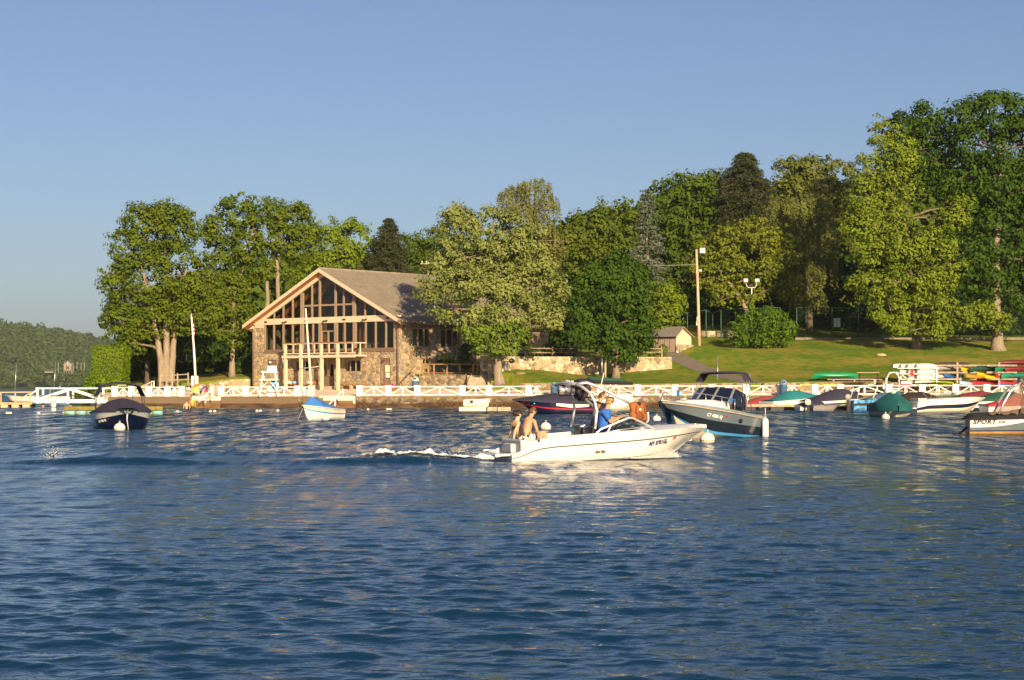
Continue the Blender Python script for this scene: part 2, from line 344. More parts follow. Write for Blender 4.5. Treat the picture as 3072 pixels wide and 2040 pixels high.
def lawn_material():
    m = bpy.data.materials.new('lawn_grass'); m.use_nodes = True; t = m.node_tree; b = t.nodes['Principled BSDF']
    b.inputs['Roughness'].default_value = 0.9; b.inputs['Specular IOR Level'].default_value = 0.15
    tc = t.nodes.new('ShaderNodeTexCoord')
    def nz(s, d):
        n = t.nodes.new('ShaderNodeTexNoise'); n.inputs['Scale'].default_value = s; n.inputs['Detail'].default_value = d; t.links.new(tc.outputs['Object'], n.inputs[0]); return n
    n1, n2, n3 = nz(0.16, 5), nz(1.3, 4), nz(9, 3)
    r1 = t.nodes.new('ShaderNodeValToRGB'); e = r1.color_ramp.elements
    e[0].position = 0.43; e[0].color = (0.085, 0.155, 0.010, 1); e[1].position = 0.65; e[1].color = (0.30, 0.215, 0.05, 1)
    x = e.new(0.5); x.color = (0.15, 0.185, 0.014, 1)
    a = t.nodes.new('ShaderNodeMath'); a.operation = 'MULTIPLY_ADD'; a.inputs[1].default_value = 0.45; 
    t.links.new(n2.outputs[0], a.inputs[0])
    a2 = t.nodes.new('ShaderNodeMath'); a2.operation = 'MULTIPLY'; a2.inputs[1].default_value = 0.55; t.links.new(n1.outputs[0], a2.inputs[0]); t.links.new(a2.outputs[0], a.inputs[2])
    t.links.new(a.outputs[0], r1.inputs[0])
    mr = t.nodes.new('ShaderNodeMapRange'); mr.inputs[3].default_value = 0.7; mr.inputs[4].default_value = 1.3; t.links.new(n3.outputs[0], mr.inputs[0])
    mx = t.nodes.new('ShaderNodeVectorMath'); mx.operation = 'SCALE'; t.links.new(r1.outputs[0], mx.inputs[0]); t.links.new(mr.outputs[0], mx.inputs['Scale'])
    t.links.new(mx.outputs[0], b.inputs['Base Color'])
    bp = t.nodes.new('ShaderNodeBump'); bp.inputs['Distance'].default_value = 0.06; t.links.new(n3.outputs[0], bp.inputs['Height']); t.links.new(bp.outputs[0], b.inputs['Normal'])
    return m
M_LAWN = lawn_material()
def make_land():
    s = np.linspace(0, 1, 130)
    t = np.linspace(0, 1, 10)
    X0 = -39.1+(120+39.1)*s
    XS = np.repeat(X0[None, :], 10, 0); YA, YB = yw(X0)+0.25, yk(X0)+0.2
    YS = YA[None, :]+(YB-YA)[None, :]*t[:, None]
    xl = xleft(YS); XS = xl+(120-xl)*s[None, :]
    YS = (yw(XS)+0.25)+((yk(XS)+0.2)-(yw(XS)+0.25))*t[:, None]
    o = grid_mesh('terrace', XS, YS, terr_z(XS, YS)-0.01, M_SAND, skirt=-1.5); tag(o, kind='structure')
    tt = np.concatenate([np.linspace(0, 0.18, 34), np.linspace(0.19, 1, 26)])
    YS = np.repeat((200.0+tt*205)[:, None], 130, 1)
    xl = xleft(YS); XS = xl+(120-xl)*s[None, :]
    a = yk(XS)+0.05; YS = a+(402-a)*tt[:, None]
    xl = xleft(YS); XS2 = xl+(120-xl)*s[None, :]
    o = grid_mesh('lawn', XS2, YS, lawn_z(XS2, YS), M_LAWN, skirt=-1.5); tag(o, kind='structure')
make_land()
def drape(name, pts, wd, m, lift=0.03, n=40):
    """strip of path laid on the lawn"""
    pts = np.array(pts); tt = np.linspace(0, len(pts)-1, n); cx = np.interp(tt, range(len(pts)), pts[:, 0]); cy = np.interp(tt, range(len(pts)), pts[:, 1])
    dx, dy = np.gradient(cx), np.gradient(cy); L = np.hypot(dx, dy); nx, ny = -dy/L, dx/L
    W = np.linspace(-wd/2, wd/2, 5); XS = cx[:, None]+nx[:, None]*W; YS = cy[:, None]+ny[:, None]*W
    return grid_mesh(name, XS, YS, lawn_z(XS, YS)+lift, m)
M_ASPH = mat('path_asphalt', (0.17, 0.14, 0.115), 0.9, 0.15, 1.5, 0.01, 30)
pa = [(PX(1995,201),201.5),(PX(2030,198),198),(PX(2110,191),191.5),(PX(2190,185),185.5),(PX(2265,180.5),180.6)]
tag(drape('path', pa, 2.2, M_ASPH), kind='structure')
# ------------------------------------------------------------------ far shore: wooded hill across the lake
def hill_top(px): return np.interp(px, [-900,-400,0,100,200,320,500,700,1000,3000,4500], [955,965,1000,1010,1032,1052,1080,1105,1120,1135,1140])
def hill_z(X, Y):
    pxl = CX+FPX*X/2050.0; top = EYE+(YH-hill_top(pxl))/FPX*2050.0
    t = np.clip((Y-1540)/510, 0, 1)
    return -0.5+1.5*np.clip((Y-1540)/12, 0, 1)+top*(0.16*t+0.84*(t*t*(3-2*t)))
def leaf_quads(Pn, Nn, S, rng, asp=0.62):
    """one small folded leaf per point: (n,3) centres, normals, sizes"""
    n = len(Pn); Nn = Nn/(np.linalg.norm(Nn, axis=1, keepdims=True)+1e-9)
    R = rng.normal(size=(n, 3)); T = np.cross(Nn, R); T /= (np.linalg.norm(T, axis=1, keepdims=True)+1e-9); B = np.cross(Nn, T)
    S = S[:, None]
    V = np.stack([Pn-T*S*0.5, Pn-B*S*asp*0.5+Nn*S*0.08, Pn+T*S*0.5, Pn+B*S*asp*0.5+Nn*S*0.08], 1).reshape(-1, 3)
    F = np.arange(4*n).reshape(n, 4)
    return V, F
def make_far():
    xs = np.linspace(-1500, 2000, 90); ys = np.concatenate([np.linspace(1535, 1560, 5), np.linspace(1590, 2300, 24)])
    XS, YS = np.meshgrid(xs, ys); ZS = hill_z(XS, YS); ZS[YS > 2060] *= 0.96
    o = grid_mesh('hill', XS, YS, ZS, mat('far_ground', (0.03, 0.05, 0.012), 0.95), skirt=-3); tag(o, kind='structure')
    rng = np.random.default_rng(5); VV = []; FF = []; off = 0
    n = 1500; Y = 1548+rng.random(n)**0.8*530; pxl = rng.uniform(-170, 640, n); X = (pxl-CX)/FPX*Y
    m2 = 260; Y = np.concatenate([Y, 1600+rng.random(m2)*450]); X = np.concatenate([X, rng.uniform(-700, 1500, m2)])
    r = rng.uniform(4.2, 7.6, len(X)); 
    Z = hill_z(X, Y)
    for i in range(len(X)):
        rr = r[i]*(0.6 if Y[i] < 1575 else 1.0); hgt = rr*rng.uniform(0.8, 1.25)
        k = 84 if i < n else 40
        d = rng.normal(size=(k, 3)); d /= np.linalg.norm(d, axis=1, keepdims=True); d[:, 2] = np.abs(d[:, 2])*1.1-0.25
        rad = rng.uniform(0.72, 1.05, k)[:, None]
        p = np.array([X[i], Y[i], Z[i]+hgt*0.9])+d*rad*np.array([rr, rr, hgt])
        v, f = leaf_quads(p, d+rng.normal(0, 0.35, (k, 3)), rng.uniform(1.6, 3.0, k)*(rr/6), rng, 0.8)
        VV.append(v); FF.append(f+off); off += len(v)
    o = quick_mesh('forest', np.concatenate(VV), np.concatenate(FF), leaf_mat('far_leaves', (0.018, 0.042, 0.006), (0.085, 0.115, 0.016), 0.15))
    tag(o, 'dense green forest covering the far hill across the lake', 'forest', kind='stuff')
    # pale trunks and the house between them
    for i, (px, y0, y1) in enumerate(((176,1120,1096),(192,1124,1097),(199,1121,1096),(208,1124,1102),(214,1124,1100),(218,1122,1098),(232,1108,1096),(243,1110,1098),(252,1109,1097))):
        Yt = 1585.0; z0, z1 = PZ(y0, Yt), PZ(y1, Yt); b = MB()
        b.tube([(0,0,0),(0.5*(i%3-1),0,(z1-z0)*0.6),(0.2,0,z1-z0+3)], [0.5,0.42,0.25], 6)
        o = b.build('bare_trunk', mat('pale_bark', (0.20,0.175,0.14), 0.9), loc=(PX(px,Yt), Yt, z0)); tag(o, 'pale bare tree trunk on the wooded shore across the lake', 'tree trunk', 'pale trunks on the far shore')
    h = thing('far_house', 'small cream gabled house half hidden among trees across the lake', 'house', P(203,1112,1592))
    b = MB(); b.bx(-3.5,3.5,0,8,0,5); b.prism([(-3.5,0,5),(3.5,0,5),(0,0,8)], (0,8,0)); b.build('wall', mat('cream_wall', (0.30,0.26,0.20), 0.8), h)
    b = MB(); b.beam((-4.2,4,4.7),(0.1,4,8.5),8.8,0.3); b.beam((4.2,4,4.7),(-0.1,4,8.5),8.8,0.3); b.build('roof', mat('far_roof', (0.10,0.10,0.11), 0.9), h)
    b = MB(); b.bx(-1.4,1.4,-0.1,0.05,1.5,3.6); b.build('window', mat('dark_pane', (0.02,0.025,0.03), 0.2), h)
    h = thing('low_house', 'low flat-roofed pale house near the water across the lake', 'house', P(146,1118,1575))
    b = MB(); b.bx(-3.2,3.2,0,6,0,1.9); b.build('wall', MATS['cream_wall'], h)
    b = MB(); b.bx(-3.6,3.6,-0.4,6.5,1.9,2.4); b.build('roof', MATS['far_roof'], h)
    b = MB(); b.bx(-3,3,-0.1,0.05,0.9,2.0); b.build('window', MATS['dark_pane'], h)
make_far()
def make_haze():
    b = MB(); b.bx(-2200, 2600, -300, 2500, -4.0, 150)
    o = b.build('haze', None); m = bpy.data.materials.new('thin_haze'); m.use_nodes = True; t = m.node_tree; t.nodes.clear()
    out = t.nodes.new('ShaderNodeOutputMaterial'); v = t.nodes.new('ShaderNodeVolumePrincipled'); v.inputs['Density'].default_value = 0.00006
    v.inputs['Color'].default_value = (0.80, 0.88, 1.0, 1); v.inputs['Anisotropy'].default_value = 0.0
    t.links.new(v.outputs[0], out.inputs['Volume']); o.data.materials.append(m); tag(o, kind='stuff', label='thin pale haze over the lake and its shores', cat='haze')
make_haze()
# ------------------------------------------------------------------ trees
BARK = mat('grey_bark', (0.20, 0.155, 0.11), 0.95, 0.3, 2.5, 0.05, 9, stretch=(3, 3, 0.6))
BARKP = mat('pale_grey_bark', (0.25, 0.20, 0.145), 0.95, 0.25, 2.5, 0.04, 9, stretch=(3, 3, 0.6))
BARKD = mat('dark_bark', (0.09, 0.07, 0.05), 0.95, 0.3, 2.5, 0.05, 9, stretch=(3, 3, 0.6))
L_MAPLE = leaf_mat('maple_leaves', (0.050, 0.090, 0.003), (0.165, 0.195, 0.010))
L_SILVER = leaf_mat('silver_leaves', (0.075, 0.115, 0.006), (0.20, 0.235, 0.025), 0.3, (0.31, 0.315, 0.085))
L_BRIGHT = leaf_mat('bright_leaves', (0.085, 0.145, 0.004), (0.23, 0.275, 0.015))
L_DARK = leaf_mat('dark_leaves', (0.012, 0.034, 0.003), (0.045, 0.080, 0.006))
L_MID = leaf_mat('mid_leaves', (0.035, 0.072, 0.003), (0.12, 0.16, 0.008))
L_OLIVE = leaf_mat('olive_leaves', (0.080, 0.098, 0.010), (0.20, 0.20, 0.030))
L_YELLOW = leaf_mat('yellowgreen_leaves', (0.095, 0.145, 0.005), (0.255, 0.295, 0.022))
L_NEEDLE = leaf_mat('dark_needles', (0.022, 0.036, 0.010), (0.07, 0.075, 0.02), 0.1)
L_BLUE = leaf_mat('blue_needles', (0.07, 0.095, 0.05), (0.17, 0.19, 0.12), 0.1)
L_PALE = leaf_mat('pale_willow_leaves', (0.095, 0.110, 0.016), (0.24, 0.24, 0.055))
def crown_points(lobes, rng, clump=0.95, leaf=0.36, dens=1.0, flat=0.65, inner=0.55):
    Ps, Ns, Ss = [], [], []
    Lc = np.array([l[:3] for l in lobes]); Lr = np.array([l[3:6] for l in lobes])
    for i in range(len(lobes)):
        c, r = Lc[i], Lr[i]
        area = 4*PI*((r[0]*r[1])**1.6/3+(r[0]*r[2])**1.6/3+(r[1]*r[2])**1.6/3)**(1/1.6)
        nc = max(6, int(area/(clump*clump*1.12)))
        d = rng.normal(size=(nc, 3)); d /= np.linalg.norm(d, axis=1, keepdims=True)
        rr_ = rng.random(nc); rad = np.where(rr_ < 0.24, rng.uniform(inner, 0.8, nc), np.where(rr_ > 0.80, rng.uniform(1.02, 1.28, nc), rng.uniform(0.80, 1.04, nc)))
        q = c+d*rad[:, None]*r
        # drop clumps buried in another lobe
        keep = np.ones(nc, bool)
        for j in range(len(lobes)):
            if j != i: keep &= np.linalg.norm((q-Lc[j])/Lr[j], axis=1) > 0.72
        q, d, rad = q[keep], d[keep], rad[keep]
        for k in range(len(q)):
            cr = clump*(rng.uniform(0.55, 1.3) if rad[k] < 1.02 else rng.uniform(0.35, 0.65)); m = max(8, int(46*dens*(cr/0.95)**2*(0.36/leaf)**2))
            e = rng.normal(size=(m, 3)); e /= np.linalg.norm(e, axis=1, keepdims=True); rr = rng.random(m)**0.45
            p = q[k]+e*rr[:, None]*cr*np.array([1, 1, flat])
            p[:, 2] -= 0.12*cr*(e[:, 0]**2+e[:, 1]**2)*rr
            Ps.append(p); Ns.append(0.95*e+0.5*d[k]+np.array([0, -0.1, 0.35])+rng.normal(0, 0.32, (m, 3))); Ss.append(leaf*rng.uniform(0.5, 1.4, m)*(0.85+0.3*rng.random()))
    return np.concatenate(Ps), np.concatenate(Ns), np.concatenate(Ss)
TREES = {}
def tree(name, label, base, lobes, leafm, bark=None, trunk=None, tr=0.3, limbs=None, clump=0.95, leaf=0.36, dens=1.0, group=None, seed=0, cat='tree', nolimb=False, flat=0.65):
    """base=(px,py,Y); lobes=[(px,py,rx,rz[,dy])] in photo pixels at that depth; trunk=[(px,py)...]"""
    rng = np.random.default_rng(seed+int(base[0])); Y = base[2]; k = Y/FPX; B = P(*base); bark = bark or BARK
    t = thing(name, label, cat, B, group=group)
    LL = []
    ls = 0.97
    for l in lobes:
        dy = (l[4] if len(l) > 4 else rng.uniform(-0.8, 0.8))+(-2.6 if leafm is L_YELLOW else 0.0)+(2.2 if name == 'red_oak' and l[0] < 2900 else 0.0)
        q = P(l[0], l[1], Y)-B; rx, rz = l[2]*k*ls, l[3]*k*ls
        LL.append((q.x, dy, q.z, rx, (rx*0.6+rz*0.4)*0.95, rz))
    b = MB(); tops = []
    trunks = trunk if trunk and isinstance(trunk[0][0], (list, tuple)) else [trunk or [(base[0], base[1]), (base[0], np.mean([l[1] for l in lobes]))]]
    for ti, tk in enumerate(trunks):
        pts = [P(a[0], a[1], Y)-B+Vector((0, 0.25*ti, 0)) for a in tk]; pts[0].z -= 0.3
        # finer wobble
        fine = []
        for i in range(len(pts)-1):
            for s_ in range(4): fine.append(pts[i].lerp(pts[i+1], s_/4)+Vector((rng.normal(0, 0.04), rng.normal(0, 0.04), 0)))
        fine.append(pts[-1]); n = len(fine)
        rad = [tr*(1-0.72*i/(n-1))*(1.55 if i == 0 else (1.18 if i == 1 else 1.0)) for i in range(n)]
        b.tube(fine, rad, 9); tops.append((fine, rad))
    b.build('trunk', bark, t)
    lb = MB()
    if not nolimb:
        for l in LL:
            tgt = Vector(l[:3]); fine, rad = min(tops, key=lambda fr: min((p-tgt).length for p in fr[0]))
            # leave the trunk below the lobe
            cand = [i for i in range(len(fine)) if fine[i].z < tgt.z-0.3] or [len(fine)-1]
            i = min(cand, key=lambda q: (fine[q]-tgt).length+0.3*rng.random()); a = fine[i]; r0 = min(rad[i]*0.7, 0.05+0.02*(tgt-a).length+0.05)
            mid = a.lerp(tgt, 0.5)+Vector((rng.normal(0, 0.25), rng.normal(0, 0.25), 0.15*(tgt-a).length*0.4))
            lb.tube([a, a.lerp(mid, 0.5)+Vector((rng.normal(0,0.1),0,0.1)), mid, mid.lerp(tgt, 0.6), tgt], [r0, r0*0.85, r0*0.65, r0*0.45, r0*0.2], 6)
            for _ in range(4):
                e = tgt+Vector((rng.normal(0, 1), rng.normal(0, 1), rng.normal(0.2, 0.8)))*0.55*l[3]
                s0 = mid.lerp(tgt, rng.uniform(0.2, 0.9)); lb.tube([s0, s0.lerp(e, 0.5)+Vector((0, 0, 0.1)), e], [r0*0.4, r0*0.28, r0*0.1], 5)
        lb.build('limbs', BARKD if leafm in (L_DARK, MATS.get('oak_leaves'), MATS.get('linden_leaves')) else BARK, t)
    p, n, s = crown_points(LL, rng, clump, leaf, dens, flat)
    v, f = leaf_quads(p, n, s, rng)
    quick_mesh('crown', v, f, leafm, t)
    TREES[name+label[:12]] = len(f)
    return t
def conifer(name, label, base, top, w0, leafm, bark=None, tr=0.25, seed=0, bare=0.12, sparse=1.0, group=None, droop=0.35, leaf=0.34, pw=0.8):
    """base=(px,py,Y), top row in px, w0 = half width at the foot in px"""
    rng = np.random.default_rng(seed+31); Y = base[2]; B = P(*base); Ht = PZ(top, Y)-B.z; R = w0*Y/FPX
    t = thing(name, label, 'tree', B, group=group)
    b = MB(); b.tube([(0,0,-0.3),(0.05,0,Ht*0.4),(0.02,0,Ht*0.75),(0,0,Ht*0.99)], [tr*1.3, tr, tr*0.5, 0.03], 8); b.build('trunk', bark or BARKD, t)
    Ps, Ns, Ss = [], [], []; lb = MB(); z = Ht*bare
    while z < Ht*0.985:
        fr = (z-Ht*bare)/(Ht*(1-bare)); rr = R*(1-fr)**pw*rng.uniform(0.75, 1.1)+0.15
        nb = max(4, int((5+rr*2.2)*sparse))
        for j in range(nb):
            a = rng.uniform(0, 2*PI); L = rr*rng.uniform(0.6, 1.15); tip = Vector((math.cos(a)*L, math.sin(a)*L, z-droop*L*rng.uniform(0.5, 1.2)+0.15*L))
            if L > 1.2: lb.tube([(0,0,z), Vector((0,0,z)).lerp(tip, 0.6)+Vector((0,0,0.08*L)), tip], [0.05, 0.035, 0.012], 4)
            m = int(26*L*(0.34/leaf)**2)+10; u = rng.random(m)**0.6
            w_ = rng.normal(0, 1, (m, 3))*np.array([0.20, 0.20, 0.10])*(0.5+0.3*L)
            p = np.array([0, 0, z])+np.outer(u, np.array(tip)-np.array([0, 0, z]))+w_
            p[:, 2] -= np.abs(w_[:, 0])*0.5
            Ps.append(p); Ns.append(np.array([math.cos(a)*0.4, math.sin(a)*0.4, 0.8])+rng.normal(0, 0.5, (m, 3))); Ss.append(leaf*rng.uniform(0.6, 1.2, m))
        z += (0.42+0.35*rr*0.22)*rng.uniform(0.8, 1.2)/max(sparse, 0.6)
    lb.build('limbs', bark or BARKD, t)
    v, f = leaf_quads(np.concatenate(Ps), np.concatenate(Ns), np.concatenate(Ss), rng, 0.4); quick_mesh('crown', v, f, leafm, t)
    return t
def weeping(name, label, base, lobes, leafm, seed=0, group=None, strand=2.4, trunk=None, tr=0.35):
    """tree with hanging strands of leaves"""
    rng = np.random.default_rng(seed+77); Y = base[2]; k = Y/FPX; B = P(*base); t = thing(name, label, 'tree', B, group=group)
    b = MB(); ztop_ = PZ(min(l[1] for l in lobes), Y)-B.z; cxm = np.mean([l[0] for l in lobes]); q = P(cxm, 0, Y)-B
    b.tube([(0,0,-0.3),(q.x*0.3,0,ztop_*0.4),(q.x*0.8,0,ztop_*0.75),(q.x,0,ztop_)], [tr*1.3, tr, tr*0.6, 0.08], 8); b.build('trunk', BARK, t)
    Ps, Ns, Ss = [], [], []
    for l in lobes:
        c = P(l[0], l[1], Y)-B; rx, rz = l[2]*k, l[3]*k; ns = int(26*rx*rz)
        d = rng.normal(size=(ns, 3)); d /= np.linalg.norm(d, axis=1, keepdims=True); d[:, 2] = np.abs(d[:, 2])
        o = np.array(c)+d*np.array([rx, rx*0.9, rz])*rng.uniform(0.7, 1.05, (ns, 1))
        for i in range(ns):
            L = strand*rng.uniform(0.4, 1.2); m = int(L*9)+4; u = np.linspace(0, 1, m)
            p = o[i]+np.stack([d[i, 0]*0.35*u, d[i, 1]*0.35*u, -L*u*u*0.6-L*0.4*u], -1)+rng.normal(0, 0.09, (m, 3))
            Ps.append(p); Ns.append(d[i]+rng.normal(0, 0.6, (m, 3))); Ss.append(rng.uniform(0.2, 0.36, m))
    v, f = leaf_quads(np.concatenate(Ps), np.concatenate(Ns), np.concatenate(Ss), rng, 0.5); quick_mesh('crown', v, f, leafm, t)
    return t
# --- by the shore and the house
tree('maple_tree', 'broad leafy tree with three pale stems rising beside the flagpole', (497,1152,200),
  [(400,735,75,70),(470,690,80,75),(540,690,60,60),(355,850,55,60),(440,830,85,80),(540,820,80,85),(600,850,60,70),(370,960,60,60),(470,950,80,70),(570,940,70,65),(390,1030,40,40),(345,910,35,35),(500,640,45,35),(420,650,50,40),(540,645,30,35),(630,940,45,55)],
  L_MAPLE, BARKP, [[(490,1152),(478,1050),(455,930),(430,820)],[(497,1152),(498,1040),(500,900),(495,760),(490,660)],[(506,1152),(516,1040),(530,900),(560,800)]], 0.42, dens=1.05, seed=1)
tree('locust_tree', 'tall tree with bare leaning stems visible through its crown beside the house gable', (697,1128,208),
  [(660,690,60,55),(720,640,75,55),(800,640,80,55),(880,650,55,50),(850,720,75,50),(740,740,70,50),(660,780,55,45),(900,740,45,55),(780,700,70,50),(930,700,30,45),(690,860,55,50),(640,900,45,50),(720,940,55,50),(650,990,45,40),(780,800,60,40),(700,1010,40,35)],
  L_MAPLE, BARKP, [[(697,1128),(698,1000),(705,880),(740,760),(760,680)],[(800,1100),(800,930),(800,840),(815,760),(850,660)],[(832,1100),(834,900),(832,800),(818,740),(800,660)]], 0.30, dens=1.0, seed=2, clump=0.85)
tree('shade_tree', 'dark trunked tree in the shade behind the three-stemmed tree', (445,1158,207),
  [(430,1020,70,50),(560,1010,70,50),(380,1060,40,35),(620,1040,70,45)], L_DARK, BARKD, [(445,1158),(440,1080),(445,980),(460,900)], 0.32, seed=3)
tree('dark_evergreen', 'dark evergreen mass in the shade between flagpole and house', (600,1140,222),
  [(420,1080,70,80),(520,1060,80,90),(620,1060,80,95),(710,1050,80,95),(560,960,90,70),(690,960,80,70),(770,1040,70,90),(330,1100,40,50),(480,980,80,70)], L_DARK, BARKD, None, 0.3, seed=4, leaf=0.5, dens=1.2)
tree('poplar_tree', 'light green bushy tree above the house roof ridge, next to a dark cedar', (1010,960,236),
  [(985,720,55,60),(1045,705,60,50),(1090,730,35,55),(960,790,60,45),(1030,780,60,50),(1090,800,40,45),(910,830,60,40)], L_BRIGHT, BARK, None, 0.3, seed=5)
conifer('cedar_tree', 'dark brownish cedar behind the house roof', (1165,960,232), 648, 95, L_NEEDLE, seed=6, bare=0.05, sparse=1.8, pw=0.55)
tree('oak_tree', 'mid green tree behind the roof ridge between cedar and pale front tree', (1290,960,244),
  [(1235,740,45,45),(1290,720,55,40),(1340,740,50,50),(1260,800,60,45),(1330,810,60,50),(1390,760,50,60)], L_MID, BARK, None, 0.3, seed=7)
tree('silver_maple', 'large pale yellow-green tree standing in front of the house side wall', (1497,1146,183),
  [(1375,680,55,50),(1440,690,70,55),(1520,690,70,55),(1580,720,65,55),(1340,770,60,55),(1430,750,80,70),(1530,760,85,70),(1615,790,60,60),(1310,850,55,45),(1390,850,75,55),(1500,860,80,60),(1600,880,70,55),(1340,925,50,38),(1420,940,65,45),(1530,950,80,50),(1630,940,55,45),(1660,860,40,45),(1360,640,32,30),(1290,880,35,30),(1670,960,28,28),(1480,650,45,35)],
  L_SILVER, BARKP, [(1497,1146),(1493,1080),(1490,980),(1500,860),(1490,720)], 0.46, dens=1.05, seed=8, leaf=0.33)
tree('shoot_growth', 'fresh bright green leafy shoots growing low on the pale front tree', (1490,1078,182.2),
  [(1480,1010,70,35,-0.4),(1430,1000,55,30,-0.3),(1530,1000,55,35,-0.4),(1490,1045,55,22,-0.5),(1455,1045,35,20,-0.4),(1530,1040,30,20,-0.5)], leaf_mat('fresh_leaves', (0.09,0.15,0.008), (0.2,0.26,0.03)), BARKP, [(1490,1078),(1490,1040),(1488,1000)], 0.06, seed=9, leaf=0.28, cat='shrub', clump=0.6)
weeping('willow_tree', 'tall yellowish weeping tree rising behind the pale front tree', (1590,1000,232), [(1540,590,45,40),(1600,570,55,40),(1640,620,38,45),(1560,640,60,45),(1620,680,45,45),(1650,740,40,60),(1620,800,60,60)], leaf_mat('willow_leaves', (0.12,0.12,0.025), (0.27,0.25,0.06)), seed=10)
tree('linden_tree', 'compact dark green tree in front of the stone retaining wall', (1848,1128,187),
  [(1800,830,70,50),(1860,830,65,55),(1770,880,65,60),(1850,880,80,70),(1915,860,55,60),(1745,930,45,50),(1810,950,80,60),(1895,950,70,60),(1760,990,45,40),(1840,1020,80,45),(1910,1020,50,45),(1835,785,40,30),(1860,1060,50,25)],
  L_DARK if False else leaf_mat('linden_leaves', (0.022,0.062,0.003), (0.075,0.135,0.006)), BARK, [(1848,1128),(1850,1060),(1846,980),(1840,860)], 0.34, dens=1.15, seed=11)
tree('dogwood_tree', 'small bright green tree beside the shed roof', (1985,1030,203),
  [(1985,880,40,45),(2015,900,35,45),(1965,930,40,50),(2015,960,30,40),(1960,1000,40,35),(1995,1000,40,35)], L_BRIGHT, BARK, None, 0.14, seed=12, leaf=0.3)
conifer('blue_spruce', 'thin sparse blue-grey spruce with bare lower branches', (1940,1000,212), 566, 78, L_BLUE, mat('spruce_bark', (0.23,0.17,0.13), 0.95, 0.25, 3, 0.03), seed=13, bare=0.28, sparse=1.1, pw=0.6, droop=0.25, tr=0.28)
# --- wooded slope
BGROUP = 'trees on the wooded slope behind the lawn'
tree('slope_tree', 'dark rounded tree on the slope between willow and blue spruce', (1760,1000,240),
  [(1700,720,60,50),(1760,690,70,55),(1830,660,70,55),(1690,790,60,55),(1760,790,80,70),(1850,760,70,80),(1680,870,60,60),(1770,880,80,70),(1860,880,70,80),(1870,640,40,40)], leaf_mat('warm_slope_leaves', (0.045,0.08,0.003), (0.14,0.165,0.01)), BARKD, None, 0.35, seed=14, group=BGROUP, leaf=0.5, clump=1.3)
tree('slope_tree', 'broad dark green maple on the slope right behind the blue spruce', (2060,990,246),
  [(1990,590,55,55),(2060,560,75,45),(2140,570,60,55),(1980,680,70,70),(2070,670,90,80),(2160,680,60,80),(1990,790,70,70),(2080,790,80,80),(2010,890,70,70),(2090,900,80,60),(1960,860,50,60)], leaf_mat('slope_leaves', (0.035,0.068,0.003), (0.11,0.155,0.008)), BARKD, None, 0.4, seed=15, group=BGROUP, leaf=0.5, clump=1.25)
conifer('hemlock_tree', 'tall dark brown-green hemlock rising above the slope trees', (2235,960,244), 452, 175, L_NEEDLE, seed=16, bare=0.0, sparse=1.9, pw=0.5, group=BGROUP, leaf=0.42)
tree('slope_tree', 'pale olive tree at the skyline beyond the tall hemlock', (2400,980,252),
  [(2370,520,60,45),(2440,500,65,35),(2510,510,50,40),(2360,600,60,60),(2440,580,70,60),(2520,590,50,60),(2390,680,60,60),(2480,680,60,60)], L_OLIVE, BARKD, None, 0.35, seed=17, group=BGROUP, leaf=0.5, clump=1.2)
conifer('spruce_tree', 'small dark spruce showing between the pale skyline trees', (2458,960,246), 525, 80, L_NEEDLE, seed=18, bare=0.0, sparse=1.5, pw=0.55, group=BGROUP, leaf=0.42)
weeping('willow_tree', 'grey-green drooping tree between leaning tree and yellow-green maple', (2430,1010,228), [(2400,640,60,60),(2450,650,55,70),(2380,720,60,70),(2450,740,60,80),(2400,830,60,70),(2470,830,45,80),(2420,900,60,50),(2340,640,50,50)], L_PALE, seed=19, strand=2.0)
tree('leaning_tree', 'yellow-green tree with a pale curved leaning trunk behind the round bush', (2258,985,220),
  [(2120,760,50,45),(2180,720,60,45),(2250,700,65,50),(2320,720,60,50),(2370,770,45,50),(2140,830,55,40),(2210,800,70,45),(2300,810,70,50),(2360,850,45,45),(2170,890,45,35),(2250,880,60,30),(2100,800,30,35)],
  leaf_mat('leaning_leaves', (0.085,0.115,0.006), (0.25,0.26,0.02)), BARKP, [(2258,985),(2240,930),(2205,870),(2165,825),(2150,770)], 0.30, dens=0.85, seed=20, clump=0.8)
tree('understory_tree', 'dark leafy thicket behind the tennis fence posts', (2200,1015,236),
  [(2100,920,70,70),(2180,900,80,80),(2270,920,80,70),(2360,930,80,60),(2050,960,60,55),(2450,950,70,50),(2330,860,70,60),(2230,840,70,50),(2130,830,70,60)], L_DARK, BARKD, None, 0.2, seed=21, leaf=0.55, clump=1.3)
tree('yellow_maple', 'yellow-green maple with low spreading branches on the lawn', (2751,1046,205),
  [(2640,410,45,55),(2690,470,65,55),(2600,510,55,45),(2670,560,75,55),(2580,600,65,45),(2560,680,55,45),(2650,660,80,55),(2590,750,60,45),(2680,760,80,55),(2780,740,70,55),(2840,660,45,45),(2870,620,35,40),(2600,850,65,35),(2700,860,80,45),(2790,840,60,50),(2650,930,60,40),(2730,930,70,45),(2800,920,50,45),(2620,880,60,35),(2690,980,60,30),(2780,985,55,30),(2840,800,45,45),(2900,940,65,28,-1.5),(2950,965,45,30,-1.5),(2870,970,40,30,-1.5)],
  L_YELLOW, BARK, [(2751,1046),(2752,960),(2740,860),(2700,740),(2680,600),(2660,480)], 0.5, dens=0.95, seed=22, leaf=0.34)
